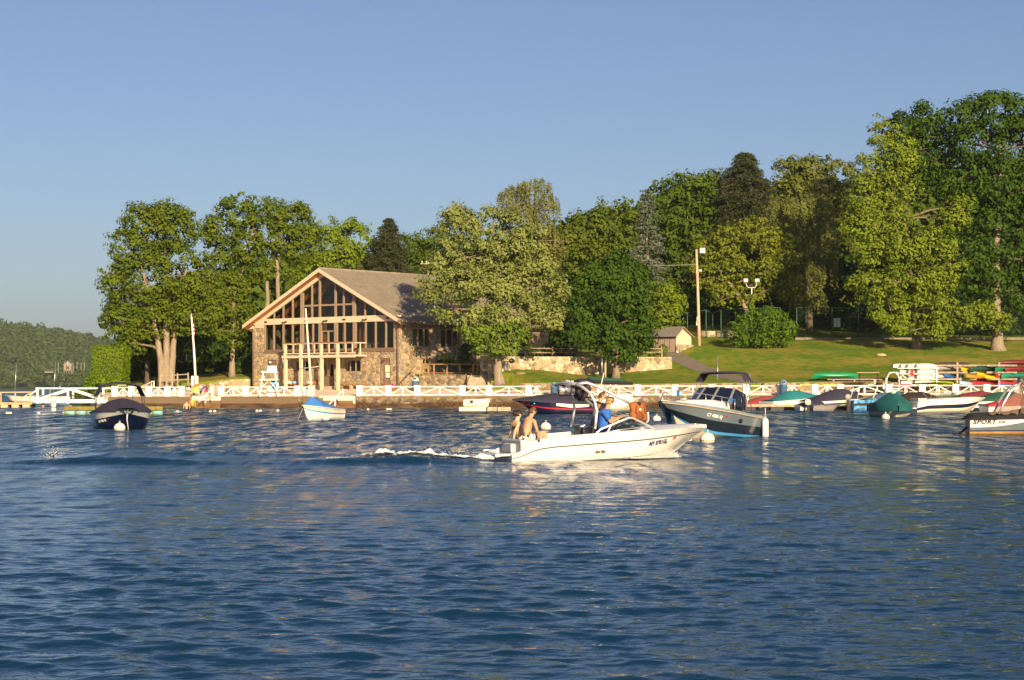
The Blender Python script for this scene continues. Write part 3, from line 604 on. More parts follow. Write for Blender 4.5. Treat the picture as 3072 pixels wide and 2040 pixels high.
tree('red_oak', 'huge dark green oak towering over the lawn and boat racks', (2993,1050,203),
  [(2900,350,70,55),(2980,320,75,45),(3060,330,70,55),(3120,340,60,60),(2850,420,60,55),(2950,430,90,70),(3050,430,80,70),(3140,440,70,70),(2800,500,60,60),(2900,530,90,70),(3010,550,90,80),(3110,560,80,80),(2890,640,80,60),(2990,660,90,70),(3090,680,80,70),(2930,760,80,60),(3030,770,80,60),(3120,780,70,60),(2960,850,70,50),(3060,870,70,60),(2850,820,60,55),(3120,880,60,60),(2740,400,50,45),(2780,350,50,45)],
  leaf_mat('oak_leaves', (0.020,0.055,0.003), (0.075,0.13,0.007)), BARKP, [(2993,1050),(2990,960),(2988,860),(2990,720),(3000,560),(3000,420)], 0.62, dens=1.0, seed=23, leaf=0.42, clump=1.05)
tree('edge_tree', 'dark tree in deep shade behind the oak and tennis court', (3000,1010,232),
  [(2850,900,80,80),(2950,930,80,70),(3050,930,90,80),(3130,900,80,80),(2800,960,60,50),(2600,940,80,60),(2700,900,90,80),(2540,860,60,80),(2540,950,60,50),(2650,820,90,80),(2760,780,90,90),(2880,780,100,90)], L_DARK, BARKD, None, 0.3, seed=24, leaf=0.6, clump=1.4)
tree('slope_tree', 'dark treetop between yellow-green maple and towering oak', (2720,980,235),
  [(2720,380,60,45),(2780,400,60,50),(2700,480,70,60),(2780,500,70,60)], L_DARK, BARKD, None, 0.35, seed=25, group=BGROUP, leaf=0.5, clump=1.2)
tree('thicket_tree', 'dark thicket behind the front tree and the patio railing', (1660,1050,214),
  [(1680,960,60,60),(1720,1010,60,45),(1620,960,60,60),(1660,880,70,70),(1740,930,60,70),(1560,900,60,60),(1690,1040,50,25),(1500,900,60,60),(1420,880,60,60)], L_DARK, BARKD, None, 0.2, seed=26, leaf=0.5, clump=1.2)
def woodland():
    rng = np.random.default_rng(99); VV = []; FF = []; off = 0
    for i in range(240):
        Y = rng.uniform(262, 385); lim = np.interp(Y, [262, 385], [430, 500]); px = rng.uniform(lim, 3250); X = PX(px, Y)
        if X > 112: continue
        ln = np.interp(px, [300, 560, 900, 1300, 1700, 2100, 2600, 3250], [1000, 800, 740, 715, 640, 520, 490, 420])
        z0 = float(lawn_z(X, Y)); zt = min(PZ(ln+rng.uniform(0, 45), Y), z0+24); r = rng.uniform(3, 5); 
        for _ in range(3):
            k = 150; d = rng.normal(size=(k, 3)); d /= np.linalg.norm(d, axis=1, keepdims=True)
            c = np.array([X+rng.normal(0, 2), Y+rng.normal(0, 2), zt-r-rng.uniform(0, 6)])
            p = c+d*rng.uniform(0.7, 1.05, (k, 1))*r; v, f = leaf_quads(p, d+rng.normal(0, 0.4, (k, 3)), rng.uniform(0.9, 1.7, k), rng, 0.8)
            VV.append(v); FF.append(f+off); off += len(v)
        k = 200; p = np.stack([X+rng.normal(0, 2.5, k), Y+rng.normal(0, 1.5, k), z0+rng.random(k)*(zt-z0-r)], -1)
        v, f = leaf_quads(p, rng.normal(size=(k, 3))+np.array([0, -0.6, 0.3]), rng.uniform(0.9, 1.7, k), rng, 0.8); VV.append(v); FF.append(f+off); off += len(v)
    o = quick_mesh('forest', np.concatenate(VV), np.concatenate(FF), leaf_mat('wood_leaves', (0.03, 0.058, 0.003), (0.10, 0.135, 0.008), 0.2))
    tag(o, 'deep green woodland covering the slope behind the house and lawn', 'forest', kind='stuff')
woodland()
# --- hedges and bushes
def hedge(name, label, faces, leafm, seed, n, leaf=0.22, cat='hedge', core=None):
    """clipped hedge: leaves over a solid block; faces = list of (origin, u, v, normal)"""
    rng = np.random.default_rng(seed); Ps, Ns = [], []
    tot = sum(Vector(u).cross(Vector(v)).length for _, u, v, _ in faces)
    for o, u, v, nn in faces:
        k = int(n*Vector(u).cross(Vector(v)).length/tot); a, b_ = rng.random((k, 1)), rng.random((k, 1))
        Ps.append(np.array(o)+a*np.array(u)+b_*np.array(v)+np.array(nn)*rng.normal(0.0, 0.09, (k, 1))); Ns.append(np.array(nn)+rng.normal(0, 0.5, (k, 3)))
    return np.concatenate(Ps), np.concatenate(Ns), np.full(sum(len(p) for p in Ps), leaf)*rng.uniform(0.6, 1.3, sum(len(p) for p in Ps)), rng
def box_hedge(name, label, p0, p1, depth, ztop_, lean, leafm, seed, n, leaf=0.22):
    a, b = Vector(p0), Vector(p1); t = thing(name, label, 'hedge', a); d = b-a; h = ztop_-a.z; back = Vector((0, depth, 0)); up = Vector((lean, 0, h))
    z = Vector((0,0,0)); d.z = 0
    fs = [(z, d, up, (0,-1,0.1)), (d, back, up, (1,0,0)), (z, back, up, (-1,0,0)), (up, d, back, (0,0,1)), (back, d, up, (0,1,0))]
    c, n_, s, rng = hedge(name, label, fs, leafm, seed, n, leaf)
    v, f = leaf_quads(c, n_, s, rng); quick_mesh('foliage', v, f, leafm, t)
    b_ = MB(); e = Vector((0.12, 0.12, 0)); b_.add([z+e, d+Vector((-0.12,0.12,0)), d+back-e, back+Vector((0.12,-0.12,0)), up*0.97+e, d+up*0.97+Vector((-0.12,0.12,0)), d+back+up*0.97-e, back+up*0.97+Vector((0.12,-0.12,0))], [(0,1,5,4),(1,2,6,5),(2,3,7,6),(3,0,4,7),(4,5,6,7)])
    b_.build('branches', mat('twig_core', (0.035,0.045,0.012), 0.95), t); return t
hg = P(268,1162,194); hb = P(362,1160,194)
box_hedge('arborvitae_hedge', 'tall clipped bright green hedge slab at the shore point', (hg.x, 194, 1.2), (hb.x, 194, 1.2), 3.5, PZ(1042,194), 0.3, leaf_mat('hedge_leaves', (0.09,0.155,0.003), (0.19,0.26,0.008)), 41, 9000)
tree('shore_shrub', 'low green shrub at the foot of the tall clipped hedge', (262,1172,193), [(262,1150,22,20),(285,1140,26,30),(320,1150,30,22)], MATS['hedge_leaves'], BARKD, None, 0.05, seed=42, leaf=0.24, clump=0.5, cat='shrub')
tree('rounded_shrub', 'dark green rounded shrub against the house corner', (735,1126,212), [(735,1100,26,26),(722,1108,18,18),(752,1098,20,28)], leaf_mat('yew_leaves', (0.03,0.07,0.006), (0.07,0.12,0.012)), BARKD, None, 0.05, seed=43, leaf=0.2, clump=0.4, cat='shrub', dens=1.4)
tree('round_bush', 'big rounded green bush on the lawn in front of the tennis fence', (2285,1048,206),
  [(2240,985,48,50),(2300,970,55,55),(2345,985,40,45),(2270,1015,60,35),(2330,1015,48,35),(2360,1000,28,35),(2215,1005,28,35)], leaf_mat('bush_leaves', (0.045,0.10,0.004), (0.13,0.20,0.010)), BARK, None, 0.12, seed=44, leaf=0.26, clump=0.55, cat='bush', dens=1.1)
# ------------------------------------------------------------------ masonry
STONE = ramp_mat('field_stone', [(0.38,0.28,0.16),(0.32,0.245,0.155),(0.42,0.33,0.21),(0.26,0.205,0.145),(0.34,0.24,0.13),(0.28,0.25,0.20),(0.43,0.335,0.215),(0.19,0.155,0.12),(0.36,0.275,0.165),(0.30,0.22,0.13),(0.38,0.315,0.23),(0.23,0.205,0.17)])
STONE2 = ramp_mat('pale_field_stone', [(0.46,0.38,0.26),(0.36,0.27,0.16),(0.52,0.45,0.33),(0.24,0.18,0.11),(0.40,0.31,0.20),(0.33,0.29,0.22),(0.55,0.47,0.34),(0.30,0.22,0.12),(0.43,0.33,0.20)])
STONE3 = ramp_mat('weathered_stone', [(0.24,0.18,0.12),(0.17,0.12,0.08),(0.30,0.25,0.18),(0.12,0.09,0.06),(0.21,0.17,0.12),(0.27,0.20,0.12)])
def tide_mat():
    """sea wall stone: dark brown water stain with a ragged upper edge"""
    m = STONE3.copy(); m.name = 'tide_stone'; t = m.node_tree; b = t.nodes['Principled BSDF']; src = b.inputs['Base Color'].links[0].from_socket
    g = t.nodes.new('ShaderNodeNewGeometry'); sx = t.nodes.new('ShaderNodeSeparateXYZ'); t.links.new(g.outputs['Position'], sx.inputs[0])
    n = t.nodes.new('ShaderNodeTexNoise'); n.inputs['Scale'].default_value = 0.55; n.inputs['Detail'].default_value = 6; t.links.new(g.outputs['Position'], n.inputs[0])
    a = t.nodes.new('ShaderNodeMath'); a.operation = 'MULTIPLY_ADD'; a.inputs[1].default_value = -1.5; t.links.new(n.outputs[0], a.inputs[0]); t.links.new(sx.outputs[2], a.inputs[2])
    mr = t.nodes.new('ShaderNodeMapRange'); mr.inputs[1].default_value = -0.35; mr.inputs[2].default_value = 0.0; t.links.new(a.outputs[0], mr.inputs[0])
    mx = t.nodes.new('ShaderNodeMix'); mx.data_type = 'RGBA'; t.links.new(mr.outputs[0], mx.inputs[0]); mx.inputs[6].default_value = (0.055,0.028,0.012,1); t.links.new(src, mx.inputs[7]); t.links.new(mx.outputs[2], b.inputs['Base Color'])
    return m
STONE_SEA = tide_mat()
MORTAR = mat('mortar', (0.27, 0.22, 0.16), 0.95, 0.2, 5, 0.02, 20)
MORTAR2 = mat('pale_mortar', (0.40, 0.35, 0.26), 0.95, 0.2, 5, 0.02, 20)
def clip_half(poly, n, d):
    """keep the part of a convex polygon where n.p <= d"""
    out = []; k = len(poly)
    for i in range(k):
        a, b = poly[i], poly[(i+1)%k]; da, db = n[0]*a[0]+n[1]*a[1]-d, n[0]*b[0]+n[1]*b[1]-d
        if da <= 0: out.append(a)
        if da*db < 0: t = da/(da-db); out.append((a[0]+(b[0]-a[0])*t, a[1]+(b[1]-a[1])*t))
    return out
def area(poly): return 0.5*abs(sum(poly[i][0]*poly[(i+1)%len(poly)][1]-poly[(i+1)%len(poly)][0]*poly[i][1] for i in range(len(poly)))) if len(poly) > 2 else 0
def stones_2d(x0, x1, z0, z1, sw, sh, rng, openings=(), cut=()):
    nx, nz = max(1, round((x1-x0)/sw)), max(1, round((z1-z0)/sh)); sw, sh = (x1-x0)/nx, (z1-z0)/nz; S = {}
    for i in range(-1, nx+1):
        for j in range(-1, nz+1): S[i, j] = (x0+(i+0.5+(0.5 if j % 2 else 0)+rng.uniform(-0.42, 0.42))*sw, z0+(j+0.5+rng.uniform(-0.38, 0.38))*sh)
    out = []
    for i in range(-1, nx+1):
        for j in range(nz):
            s = S[i, j]; poly = [(x0, z0), (x1, z0), (x1, z1), (x0, z1)]
            for di in (-2,-1,0,1,2):
                for dj in (-2,-1,0,1,2):
                    q = S.get((i+di, j+dj))
                    if q is None or q == s: continue
                    n = (q[0]-s[0], q[1]-s[1]); poly = clip_half(poly, n, (q[0]**2+q[1]**2-s[0]**2-s[1]**2)/2)
                    if len(poly) < 3: break
                if len(poly) < 3: break
            for (a, b, c, d) in openings:
                if len(poly) < 3: break
                xs = [p[0] for p in poly]; zs = [p[1] for p in poly]
                if max(xs) <= a or min(xs) >= b or max(zs) <= c or min(zs) >= d: continue
                poly = max((clip_half(poly, (1, 0), a), clip_half(poly, (-1, 0), -b), clip_half(poly, (0, 1), c), clip_half(poly, (0, -1), -d)), key=area)
            for n, d in cut:
                if len(poly) > 2: poly = clip_half(poly, n, d)
            if len(poly) > 2 and area(poly) > 0.012: out.append(poly)
    return out
def stone_geo(poly, fn, depth, gap=0.02):
    cx = sum(p[0] for p in poly)/len(poly); cz = sum(p[1] for p in poly)/len(poly); R = math.sqrt(area(poly)/PI); k = max(0.5, 1-gap/R)
    p0 = [(cx+(p[0]-cx)*k, cz+(p[1]-cz)*k) for p in poly]; p1 = [(cx+(p[0]-cx)*k*0.8, cz+(p[1]-cz)*k*0.8) for p in poly]; n = len(poly)
    vs = [fn(*p, -0.03) for p in p0]+[fn(*p, depth*0.55) for p in p0]+[fn(*p, depth) for p in p1]
    fs = [(i, (i+1)%n, n+(i+1)%n, n+i) for i in range(n)]+[(n+i, n+(i+1)%n, 2*n+(i+1)%n, 2*n+i) for i in range(n)]+[tuple(range(2*n, 3*n))]
    return vs, fs
def lay_stones(polys, fn, parent, m, rng, limit=300, dmin=0.03, dmax=0.08):
    polys = sorted(polys, key=area, reverse=True); rest = MB()
    for i, p in enumerate(polys):
        vs, fs = stone_geo(p, fn, rng.uniform(dmin, dmax))
        if i < limit:
            me = bpy.data.meshes.new('stone'); me.from_pydata([tuple(v) for v in vs], [], fs); me.materials.append(m)
            o = bpy.data.objects.new('stone', me); C.objects.link(o); o.parent = parent
        else: rest.add(vs, fs)
    if rest.f: tag(rest.build('stone', m, parent), kind='stuff')
def holes_boxes(mb, x0, x1, z0, z1, openings, fbox):
    xs = sorted({x0, x1, *[max(x0, min(x1, o[0])) for o in openings], *[max(x0, min(x1, o[1])) for o in openings]})
    for a, b in zip(xs, xs[1:]):
        if b-a < 1e-4: continue
        zz = z0
        for o in sorted([o for o in openings if o[0] < (a+b)/2 < o[1]], key=lambda o: o[2]):
            if o[2] > zz: fbox(mb, a, b, zz, o[2])
            zz = max(zz, o[3])
        if z1 > zz: fbox(mb, a, b, zz, z1)
# ------------------------------------------------------------------ the stone lodge
HA = math.radians(40); ca, sa = math.cos(HA), math.sin(HA)
CY0 = 190.0; CC = Vector((PX(1200, CY0), CY0)); HW = 21.6; HL = 23.5; HZ = 1.85
LC = Vector((CC.x-HW*ca, CC.y+HW*sa))
def gab(px, py=1164, off=0.0):
    bx_, by_ = LC.x+off*sa, LC.y+off*ca; k = (px-CX)/FPX; x = (k*by_-bx_)/(ca+k*sa); Y = by_-x*sa; return x, PZ(py, Y)-HZ
def sid(px, py=1164):
    k = (px-CX)/FPX; y = (k*CC.y-CC.x)/(sa-k*ca); return y, PZ(py, CC.y+y*ca)-HZ
M_CREAM = mat('cream_paint', (0.68, 0.53, 0.38), 0.6, 0.05, 4); M_BROWN = mat('brown_frame', (0.19, 0.125, 0.085), 0.6, 0.12, 4)
M_TAUPE = mat('taupe_frame', (0.30, 0.215, 0.155), 0.6, 0.08, 4)
M_WOOD = mat('stained_wood', (0.28, 0.115, 0.035), 0.6, 0.2, 3, stretch=(1, 1, 6)); M_SOFF = mat('cedar_soffit', (0.42, 0.17, 0.045), 0.55, 0.15, 3)
M_GLASS = glass_mat('window_glass', (0.72, 0.76, 0.72), 0.0, 1.0); M_DARK = mat('dark_interior', (0.03, 0.025, 0.02), 0.9)
def shingle():
    m = bpy.data.materials.new('roof_shingle'); m.use_nodes = True; t = m.node_tree; b = t.nodes['Principled BSDF']; b.inputs['Roughness'].default_value = 0.95; b.inputs['Specular IOR Level'].default_value = 0.15
    tc = t.nodes.new('ShaderNodeTexCoord'); br = t.nodes.new('ShaderNodeTexBrick'); mp = t.nodes.new('ShaderNodeMapping'); t.links.new(tc.outputs['Object'], mp.inputs[0])
    mp.inputs['Rotation'].default_value = (0, 0, PI/2); br.inputs['Scale'].default_value = 1.0; br.inputs['Brick Width'].default_value = 0.3; br.inputs['Row Height'].default_value = 0.14; br.inputs['Mortar Size'].default_value = 0.006
    br.inputs['Color1'].default_value = (0.225,0.19,0.15,1); br.inputs['Color2'].default_value = (0.29,0.245,0.195,1); br.inputs['Mortar'].default_value = (0.14,0.11,0.08,1)
    n = t.nodes.new('ShaderNodeTexNoise'); n.inputs['Scale'].default_value = 0.8; n.inputs['Detail'].default_value = 6; t.links.new(tc.outputs['Object'], n.inputs[0])
    mr = t.nodes.new('ShaderNodeMapRange'); mr.inputs[3].default_value = 0.75; mr.inputs[4].default_value = 1.25; t.links.new(n.outputs[0], mr.inputs[0])
    mx = t.nodes.new('ShaderNodeVectorMath'); mx.operation = 'SCALE'; t.links.new(mp.outputs[0], br.inputs[0]); t.links.new(br.outputs[0], mx.inputs[0]); t.links.new(mr.outputs[0], mx.inputs['Scale']); t.links.new(mx.outputs[0], b.inputs['Base Color'])
    return m
M_ROOF = shingle()
def lodge():
    rng = random.Random(3)
    h = thing('stone_lodge', 'two-storey stone lodge with glazed gable, balcony and broad shingled roof', 'building', (LC.x, LC.y, HZ), -HA)
    zb0, zb1 = 6.77, 7.40; zs0, zs1 = 3.80, 4.11; pk = 12.4; ze = 6.68; sl_ = (pk-ze)/(HW/2+1.0); mid = HW/2
    def zr(x): return pk-sl_*abs(x-mid)              # top of roof
    # openings of the gable's stone storey
    def op(p0, p1, q0, q1): a, b = gab(p0)[0], gab(p1)[0]; pm = (p0+p1)/2; return (a, b, gab(pm, q1)[1], gab(pm, q0)[1])
    vent = op(801, 829, 1081, 1099); win1 = op(886, 932, 1082, 1116); door0 = op(966, 1003, 1073, 1160); win2 = op(1033, 1082, 1079, 1117); door1 = op(1139, 1171, 1075, 1157)
    door0 = (door0[0], door0[1], 0.0, door0[3]); door1 = (door1[0], door1[1], 0.0, door1[3])
    gop = [vent, win1, door0, win2, door1]
    xg0, xg1 = gab(793)[0], gab(1184)[0]
    wl = MB()
    fb = lambda mb, a, b, c, d: mb.bx(a, b, 0, 0.45, c, d)
    holes_boxes(wl, 0, HW, -0.8, zs0, gop, fb); fb(wl, 0, xg0, zs0, 6.45); fb(wl, xg1, HW, zs0, 6.5)
    def sop(p0, p1, q0, q1): a, b = sid(p0)[0], sid(p1)[0]; pm = (p0+p1)/2; return (a, b, sid(pm, q1)[1], sid(pm, q0)[1])
    sw1, sw2 = sop(1236, 1292, 983, 1043), sop(1321, 1376, 986, 1045); zt = (sw1[3]+sw2[3])/2; zl = (sw1[2]+sw2[2])/2
    sw1, sw2 = (sw1[0], sw1[1], zl, zt), (sw2[0], sw2[1], zl, zt)
    sb1, sb2 = sop(1268, 1287, 1077, 1094), sop(1311, 1378, 1078, 1094); sd = sop(1404, 1437, 1031, 1066)
    s3, s4 = (15.2, 17.0, zl, zt), (18.6, 20.8, zl-1.2, zt)
    sops = [sw1, sw2, sb1, sb2, (sd[0], sd[1], sd[2], sd[3]), s3, s4]
    fs_ = lambda mb, a, b, c, d: mb.bx(HW-0.45, HW, a, b, c, d)
    holes_boxes(wl, 0.45, HL, -0.8, 6.5, sops, fs_)
    wl.bx(0, 0.45, 0.45, HL, -0.8, 6.5); wl.bx(0.45, HW-0.45, HL-0.4, HL, -0.8, 6.5)
    wall = wl.build('wall', MORTAR, h)
    r2 = random.Random(8)
    polys = stones_2d(0, HW, -0.3, zs0, 0.44, 0.34, r2, gop)
    fg = lambda x, z, d: (x, -d, z)
    lay_stones(polys, fg, wall, STONE, r2, 190)
    lay_stones(stones_2d(0, xg0, zs0, 6.45, 0.46, 0.38, r2)+stones_2d(xg1, HW, zs0, 6.5, 0.42, 0.38, r2), fg, wall, STONE, r2, 30)
    lay_stones(stones_2d(0.0, 11.5, -0.3, 6.45, 0.48, 0.36, r2, sops), lambda y, z, d: (HW+d, y, z), wall, STONE, r2, 80)
    lay_stones(stones_2d(11.5, HL, -0.3, 6.45, 0.7, 0.5, r2, sops), lambda y, z, d: (HW+d, y, z), wall, STONE, r2, 0)
    # beam across the gable, rake boards, inner rake
    b = MB(); b.bx(0.15, HW-0.1, -0.12, 0.3, zb0, zb1); b.bx(0.25, xg0-0.02, -0.06, 0.4, 6.47, zb0); b.build('gable_beam', M_CREAM, h, 0.02)
    for x, kind in ((gab(800)[0], 0), (gab(858)[0], 1), (gab(922)[0], 0), (gab(980)[0], 1), (gab(1035)[0], 0), (gab(1098)[0], 1), (gab(1166)[0], 0)):
        b = MB()
        if kind == 0: b.bx(x-0.2, x+0.2, -0.19, -0.12, 7.0, 7.16)
        else: b.tube([(x-0.15,-0.14,7.0),(x-0.15,-0.4,6.95)], [0.06,0.1], 8); b.tube([(x+0.2,-0.14,7.02),(x+0.2,-0.32,7.02)], 0.09, 8)
        b.build('floodlight' if kind else 'beam_vent', mat('dark_metal', (0.05,0.045,0.04), 0.5), h)
    th = 0.32; of = 0.8; oe = 0.85
    for s_ in (-1, 1):
        e = mid+s_*(mid+oe); b = MB()
        b.prism([(mid, -of, pk), (e, -of, zr(e)), (e, -of, zr(e)-th), (mid, -of, pk-th)], (0, HL+of+0.8, 0)); rf = b.build('roof', M_ROOF, h)
        b = MB(); b.prism([(mid+(0.0 if s_ > 0 else 0.0), -of-0.05, pk+0.03), (e, -of-0.05, zr(e)+0.03), (e, -of-0.05, zr(e)-0.34), (mid, -of-0.05, pk-0.36)], (0, 0.045, 0)); b.build('fascia', M_CREAM, rf)
        b = MB(); b.prism([(mid+s_*0.02, -of, pk-th-0.004), (e, -of, zr(e)-th-0.004), (e, -of, zr(e)-th-0.03), (mid+s_*0.02, -of, pk-th-0.03)], (0, of-0.02, 0)); b.build('soffit', M_SOFF, rf)
        xi = 0.4 if s_ < 0 else HW-0.4
        b = MB(); b.prism([(mid, -0.10, pk-th-0.04), (xi, -0.10, zr(xi)-th-0.04), (xi, -0.10, zr(xi)-th-0.40), (mid, -0.10, pk-th-0.42)], (0, 0.3, 0)); b.build('inner_rake', M_CREAM, rf)
        b = MB(); b.bx(e-0.06, e+0.06, -of, HL+0.8, zr(e)-0.3, zr(e)-0.14); b.build('gutter', mat('bronze_gutter', (0.16,0.10,0.07), 0.5), rf)
        b = MB(); b.prism([(e-s_*0.06, 0.02, zr(e)-th-0.05), (mid+s_*mid, 0.02, zr(mid+s_*mid)-th-0.05), (mid+s_*mid, 0.02, zr(e)-th-0.05)], (0, 0.2, 0)); b.build('eave_panel', M_CREAM, rf)
        xd = mid+s_*(mid-0.15)
        b = MB(); b.tube([(e, -0.25, zr(e)-0.25), (e-s_*0.1, -0.25, zr(e)-0.4), (xd, -0.2, 6.1), (xd, -0.2, 5.8), (xd, -0.2, 0.3)], 0.07, 6); b.build('downspout', MATS['bronze_gutter'], h)
    b = MB(); b.tube([(mid, -of, pk+0.02), (mid, HL+0.8, pk+0.02)], 0.12, 6); b.build('ridge_cap', M_ROOF, h)
    # glazing
    posts = [(793,797,0),(820,824,0),(848,852,0),(876,880,0),(902,911,1),(937,941,0),(957,965,1),(1004,1013,1),(1032,1036,0),(1060,1069,1),(1095,1099,0),(1125,1129,0),(1156,1160,0),(1181,1185,0)]
    xs = []
    for p0, p1, wide in posts:
        a, b_ = gab(p0)[0], gab(p1)[0]; xs.append((a, b_)); mb = MB(); mb.bx(a, b_, -0.10 if wide else -0.04, 0.14, zs1-0.02, zb0+0.002); mb.build('post' if wide else 'mullion', M_TAUPE, h)
    b = MB(); b.bx(xg0, xg1, -0.05, 0.3, zs0, zs1); b.bx(xg0-0.05, xg1+0.05, -0.12, -0.05, zs0-0.05, zs0+0.06); b.build('window_sill', M_BROWN, h)
    for i in range(len(xs)-1):
        a, b_ = xs[i][1], xs[i+1][0]
        if posts[i][0] == 957: continue
        mb = MB(); mb.bx(a, b_, 0.04, 0.06, zs1, zb0); mb.build('pane', M_GLASS, h)
    # balcony door in the middle bay
    a, b_ = xs[6][1], xs[7][0]; d = MB(); cx = (a+b_)/2
    d.bx(a, b_, 0.02, 0.1, zb0-0.9, zb0-0.78); d.bx(cx-0.12, cx+0.12, 0.02, 0.1, 3.5, zb0-0.9)
    d.bx(a, a+0.12, 0.02, 0.1, 3.5, zb0-0.9); d.bx(b_-0.12, b_, 0.02, 0.1, 3.5, zb0-0.9); d.bx(a, b_, 0.02, 0.1, 3.45, 3.75)
    dd = d.build('door', M_TAUPE, h)
    for q0, q1, z0, z1 in ((a+0.12, cx-0.12, 3.75, zb0-0.9), (cx+0.12, b_-0.12, 3.75, zb0-0.9), (a, b_, zb0-0.78, zb0)):
        mb = MB(); mb.bx(q0, q1, 0.05, 0.065, z0, z1); mb.build('pane', M_GLASS, dd)
    # upper triangle
    up = [(821,824,0),(848,852,0),(876,880,0),(902,911,1),(934,938,0),(957,962,1),(1004,1009,1),(1029,1033,0),(1058,1067,1),(1093,1097,0),(1123,1127,0),(1152,1155,0)]
    ux = []
    def zc(x): return zr(x)-th-0.40
    for p0, p1, wide in up:
        a, b_ = gab(p0)[0], gab(p1)[0]; ux.append((a, b_)); top = min(zc(a), zc(b_))+0.03
        if top > zb1+0.05: mb = MB(); mb.bx(a, b_, -0.05 if wide else -0.03, 0.14, zb1-0.005, top); mb.build('post' if wide else 'mullion', M_TAUPE, h)
    edges = [(0, gab(800)[0])]+ux+[(gab(1178)[0], HW)]
    for i in range(len(edges)-1):
        a, b_ = edges[i][1], edges[i+1][0]
        pts = [(a, zb1), (b_, zb1), (b_, max(zb1, zc(b_)))]
        if a < mid < b_: pts.append((mid, zc(mid)))
        pts.append((a, max(zb1, zc(a))))
        pts = [p for j, p in enumerate(pts) if p != pts[j-1]]
        if max(p[1] for p in pts) < zb1+0.05: continue
        mb = MB(); mb.prism([(p[0], 0.05, p[1]) for p in pts], (0, 0.015, 0)); mb.build('pane', M_GLASS, h)
    ztr = gab(935, 917)[1]; mb = MB(); mb.bx(ux[3][1], ux[8][0], -0.02, 0.10, ztr-0.09, ztr+0.09); mb.build('transom', M_TAUPE, h)
    # inside: floor, back wall, timber frame
    b = MB(); b.bx(0.5, HW-0.5, 0.3, HL-0.5, 3.2, 3.45); b.build('floor', mat('inside_floor', (0.22,0.15,0.09), 0.7), h)
    b = MB(); b.bx(0.5, HW-0.5, 12.0, 12.2, 3.45, pk-1.2); b.build('inside_wall', mat('inside_wall', (0.34,0.29,0.16), 0.9), h)
    M_TIM = mat('red_timber', (0.50,0.17,0.07), 0.6, 0.2)
    for yy in (1.0, 4.5, 8.0):
        for s_ in (-1, 1):
            mb = MB(); mb.beam((mid, yy, pk-1.05), (mid+s_*(mid-0.6), yy, zr(mid+s_*(mid-0.6))-1.05), 0.22, 0.5); mb.build('rafter', M_TIM, h)
            mb = MB(); mb.beam((mid+s_*0.4, yy+0.25, pk-1.5), (mid+s_*4.6, yy+0.25, zb1), 0.15, 0.28); mb.build('brace', M_TIM, h)
            mb = MB(); mb.beam((mid+s_*4.4, yy+0.05, 3.45), (mid+s_*4.4, yy+0.05, zr(mid+4.4)-0.7), 0.4, 0.3); mb.build('timber_post', M_TIM, h)
            mb = MB(); mb.beam((mid+s_*4.6, yy+0.25, zb1-0.2), (mid+s_*8.2, yy+0.25, zr(mid+8.2)-0.5), 0.15, 0.25); mb.build('brace', M_TIM, h)
    for x in (8, 9.2, 16.5, 17.4, 18.6):
        mb = MB(); mb.bx(x-0.25, x+0.25, 0.8, 0.88, 3.9, 4.5); mb.bx(x-0.25, x+0.25, 0.4, 0.88, 3.85, 3.92); mb.build('inside_chair', mat('inside_seat', (0.25,0.30,0.28), 0.7), h)
    # balcony
    yb = -1.75; off = yb
    def gx(px): return gab(px, 1164, off)[0]
    x0, x1 = gx(849), gx(1064); zf0, zf1 = 3.15, 3.42; zrl = 4.70
    bal = MB(); bal.bx(x0-0.15, x1+0.0, yb-0.06, yb+0.12, zf0, zf1); bal.bx(x0, x1, yb+0.12, 0.0, zf1-0.16, zf1); ba = bal.build('balcony', M_CREAM, h, 0.01)
    for px in (855, 901, 963, 1012):
        x = gx(px); mb = MB(); mb.bx(x-0.15, x+0.15, yb-0.02, yb+0.22, -0.3, zf0); mb.build('post', M_CREAM, h)
        mb = MB(); mb.bx(x-0.14, x+0.14, yb-0.04, yb+0.16, zf1, zrl-0.12); mb.build('rail_post', M_CREAM, ba)
    mb = MB(); mb.bx(x0, x1, yb-0.03, yb+0.15, zrl-0.12, zrl-0.02); mb.build('rail', M_CREAM, ba)
    mb = MB(); mb.bx(x0-0.05, x1+0.05, yb-0.10, yb+0.2, zrl-0.02, zrl+0.05); mb.build('handrail', M_WOOD, ba)
    mb = MB(); mb.bx(x0, x1, yb-0.0, yb+0.12, zf1+0.15, zf1+0.25); mb.build('bottom_rail', M_CREAM, ba)
    for px in (879, 923, 942, 986, 1036, 1056):
        x = gx(px); mb = MB(); mb.bx(x-0.055, x+0.055, yb+0.02, yb+0.1, zf1+0.25, zrl-0.12); mb.build('baluster', M_CREAM, ba)
    mb = MB(); mb.bx(x1-0.15, x1, yb+0.15, -0.01, zrl-0.12, zrl-0.02); mb.bx(x1-0.12, x1-0.02, yb/2-0.05, yb/2+0.05, zf1, zrl-0.12); mb.build('side_rail', M_CREAM, ba); mb = MB(); mb.bx(x0, x0+0.15, yb+0.15, -0.01, zrl-0.12, zrl-0.02); mb.build('side_rail', M_CREAM, ba)
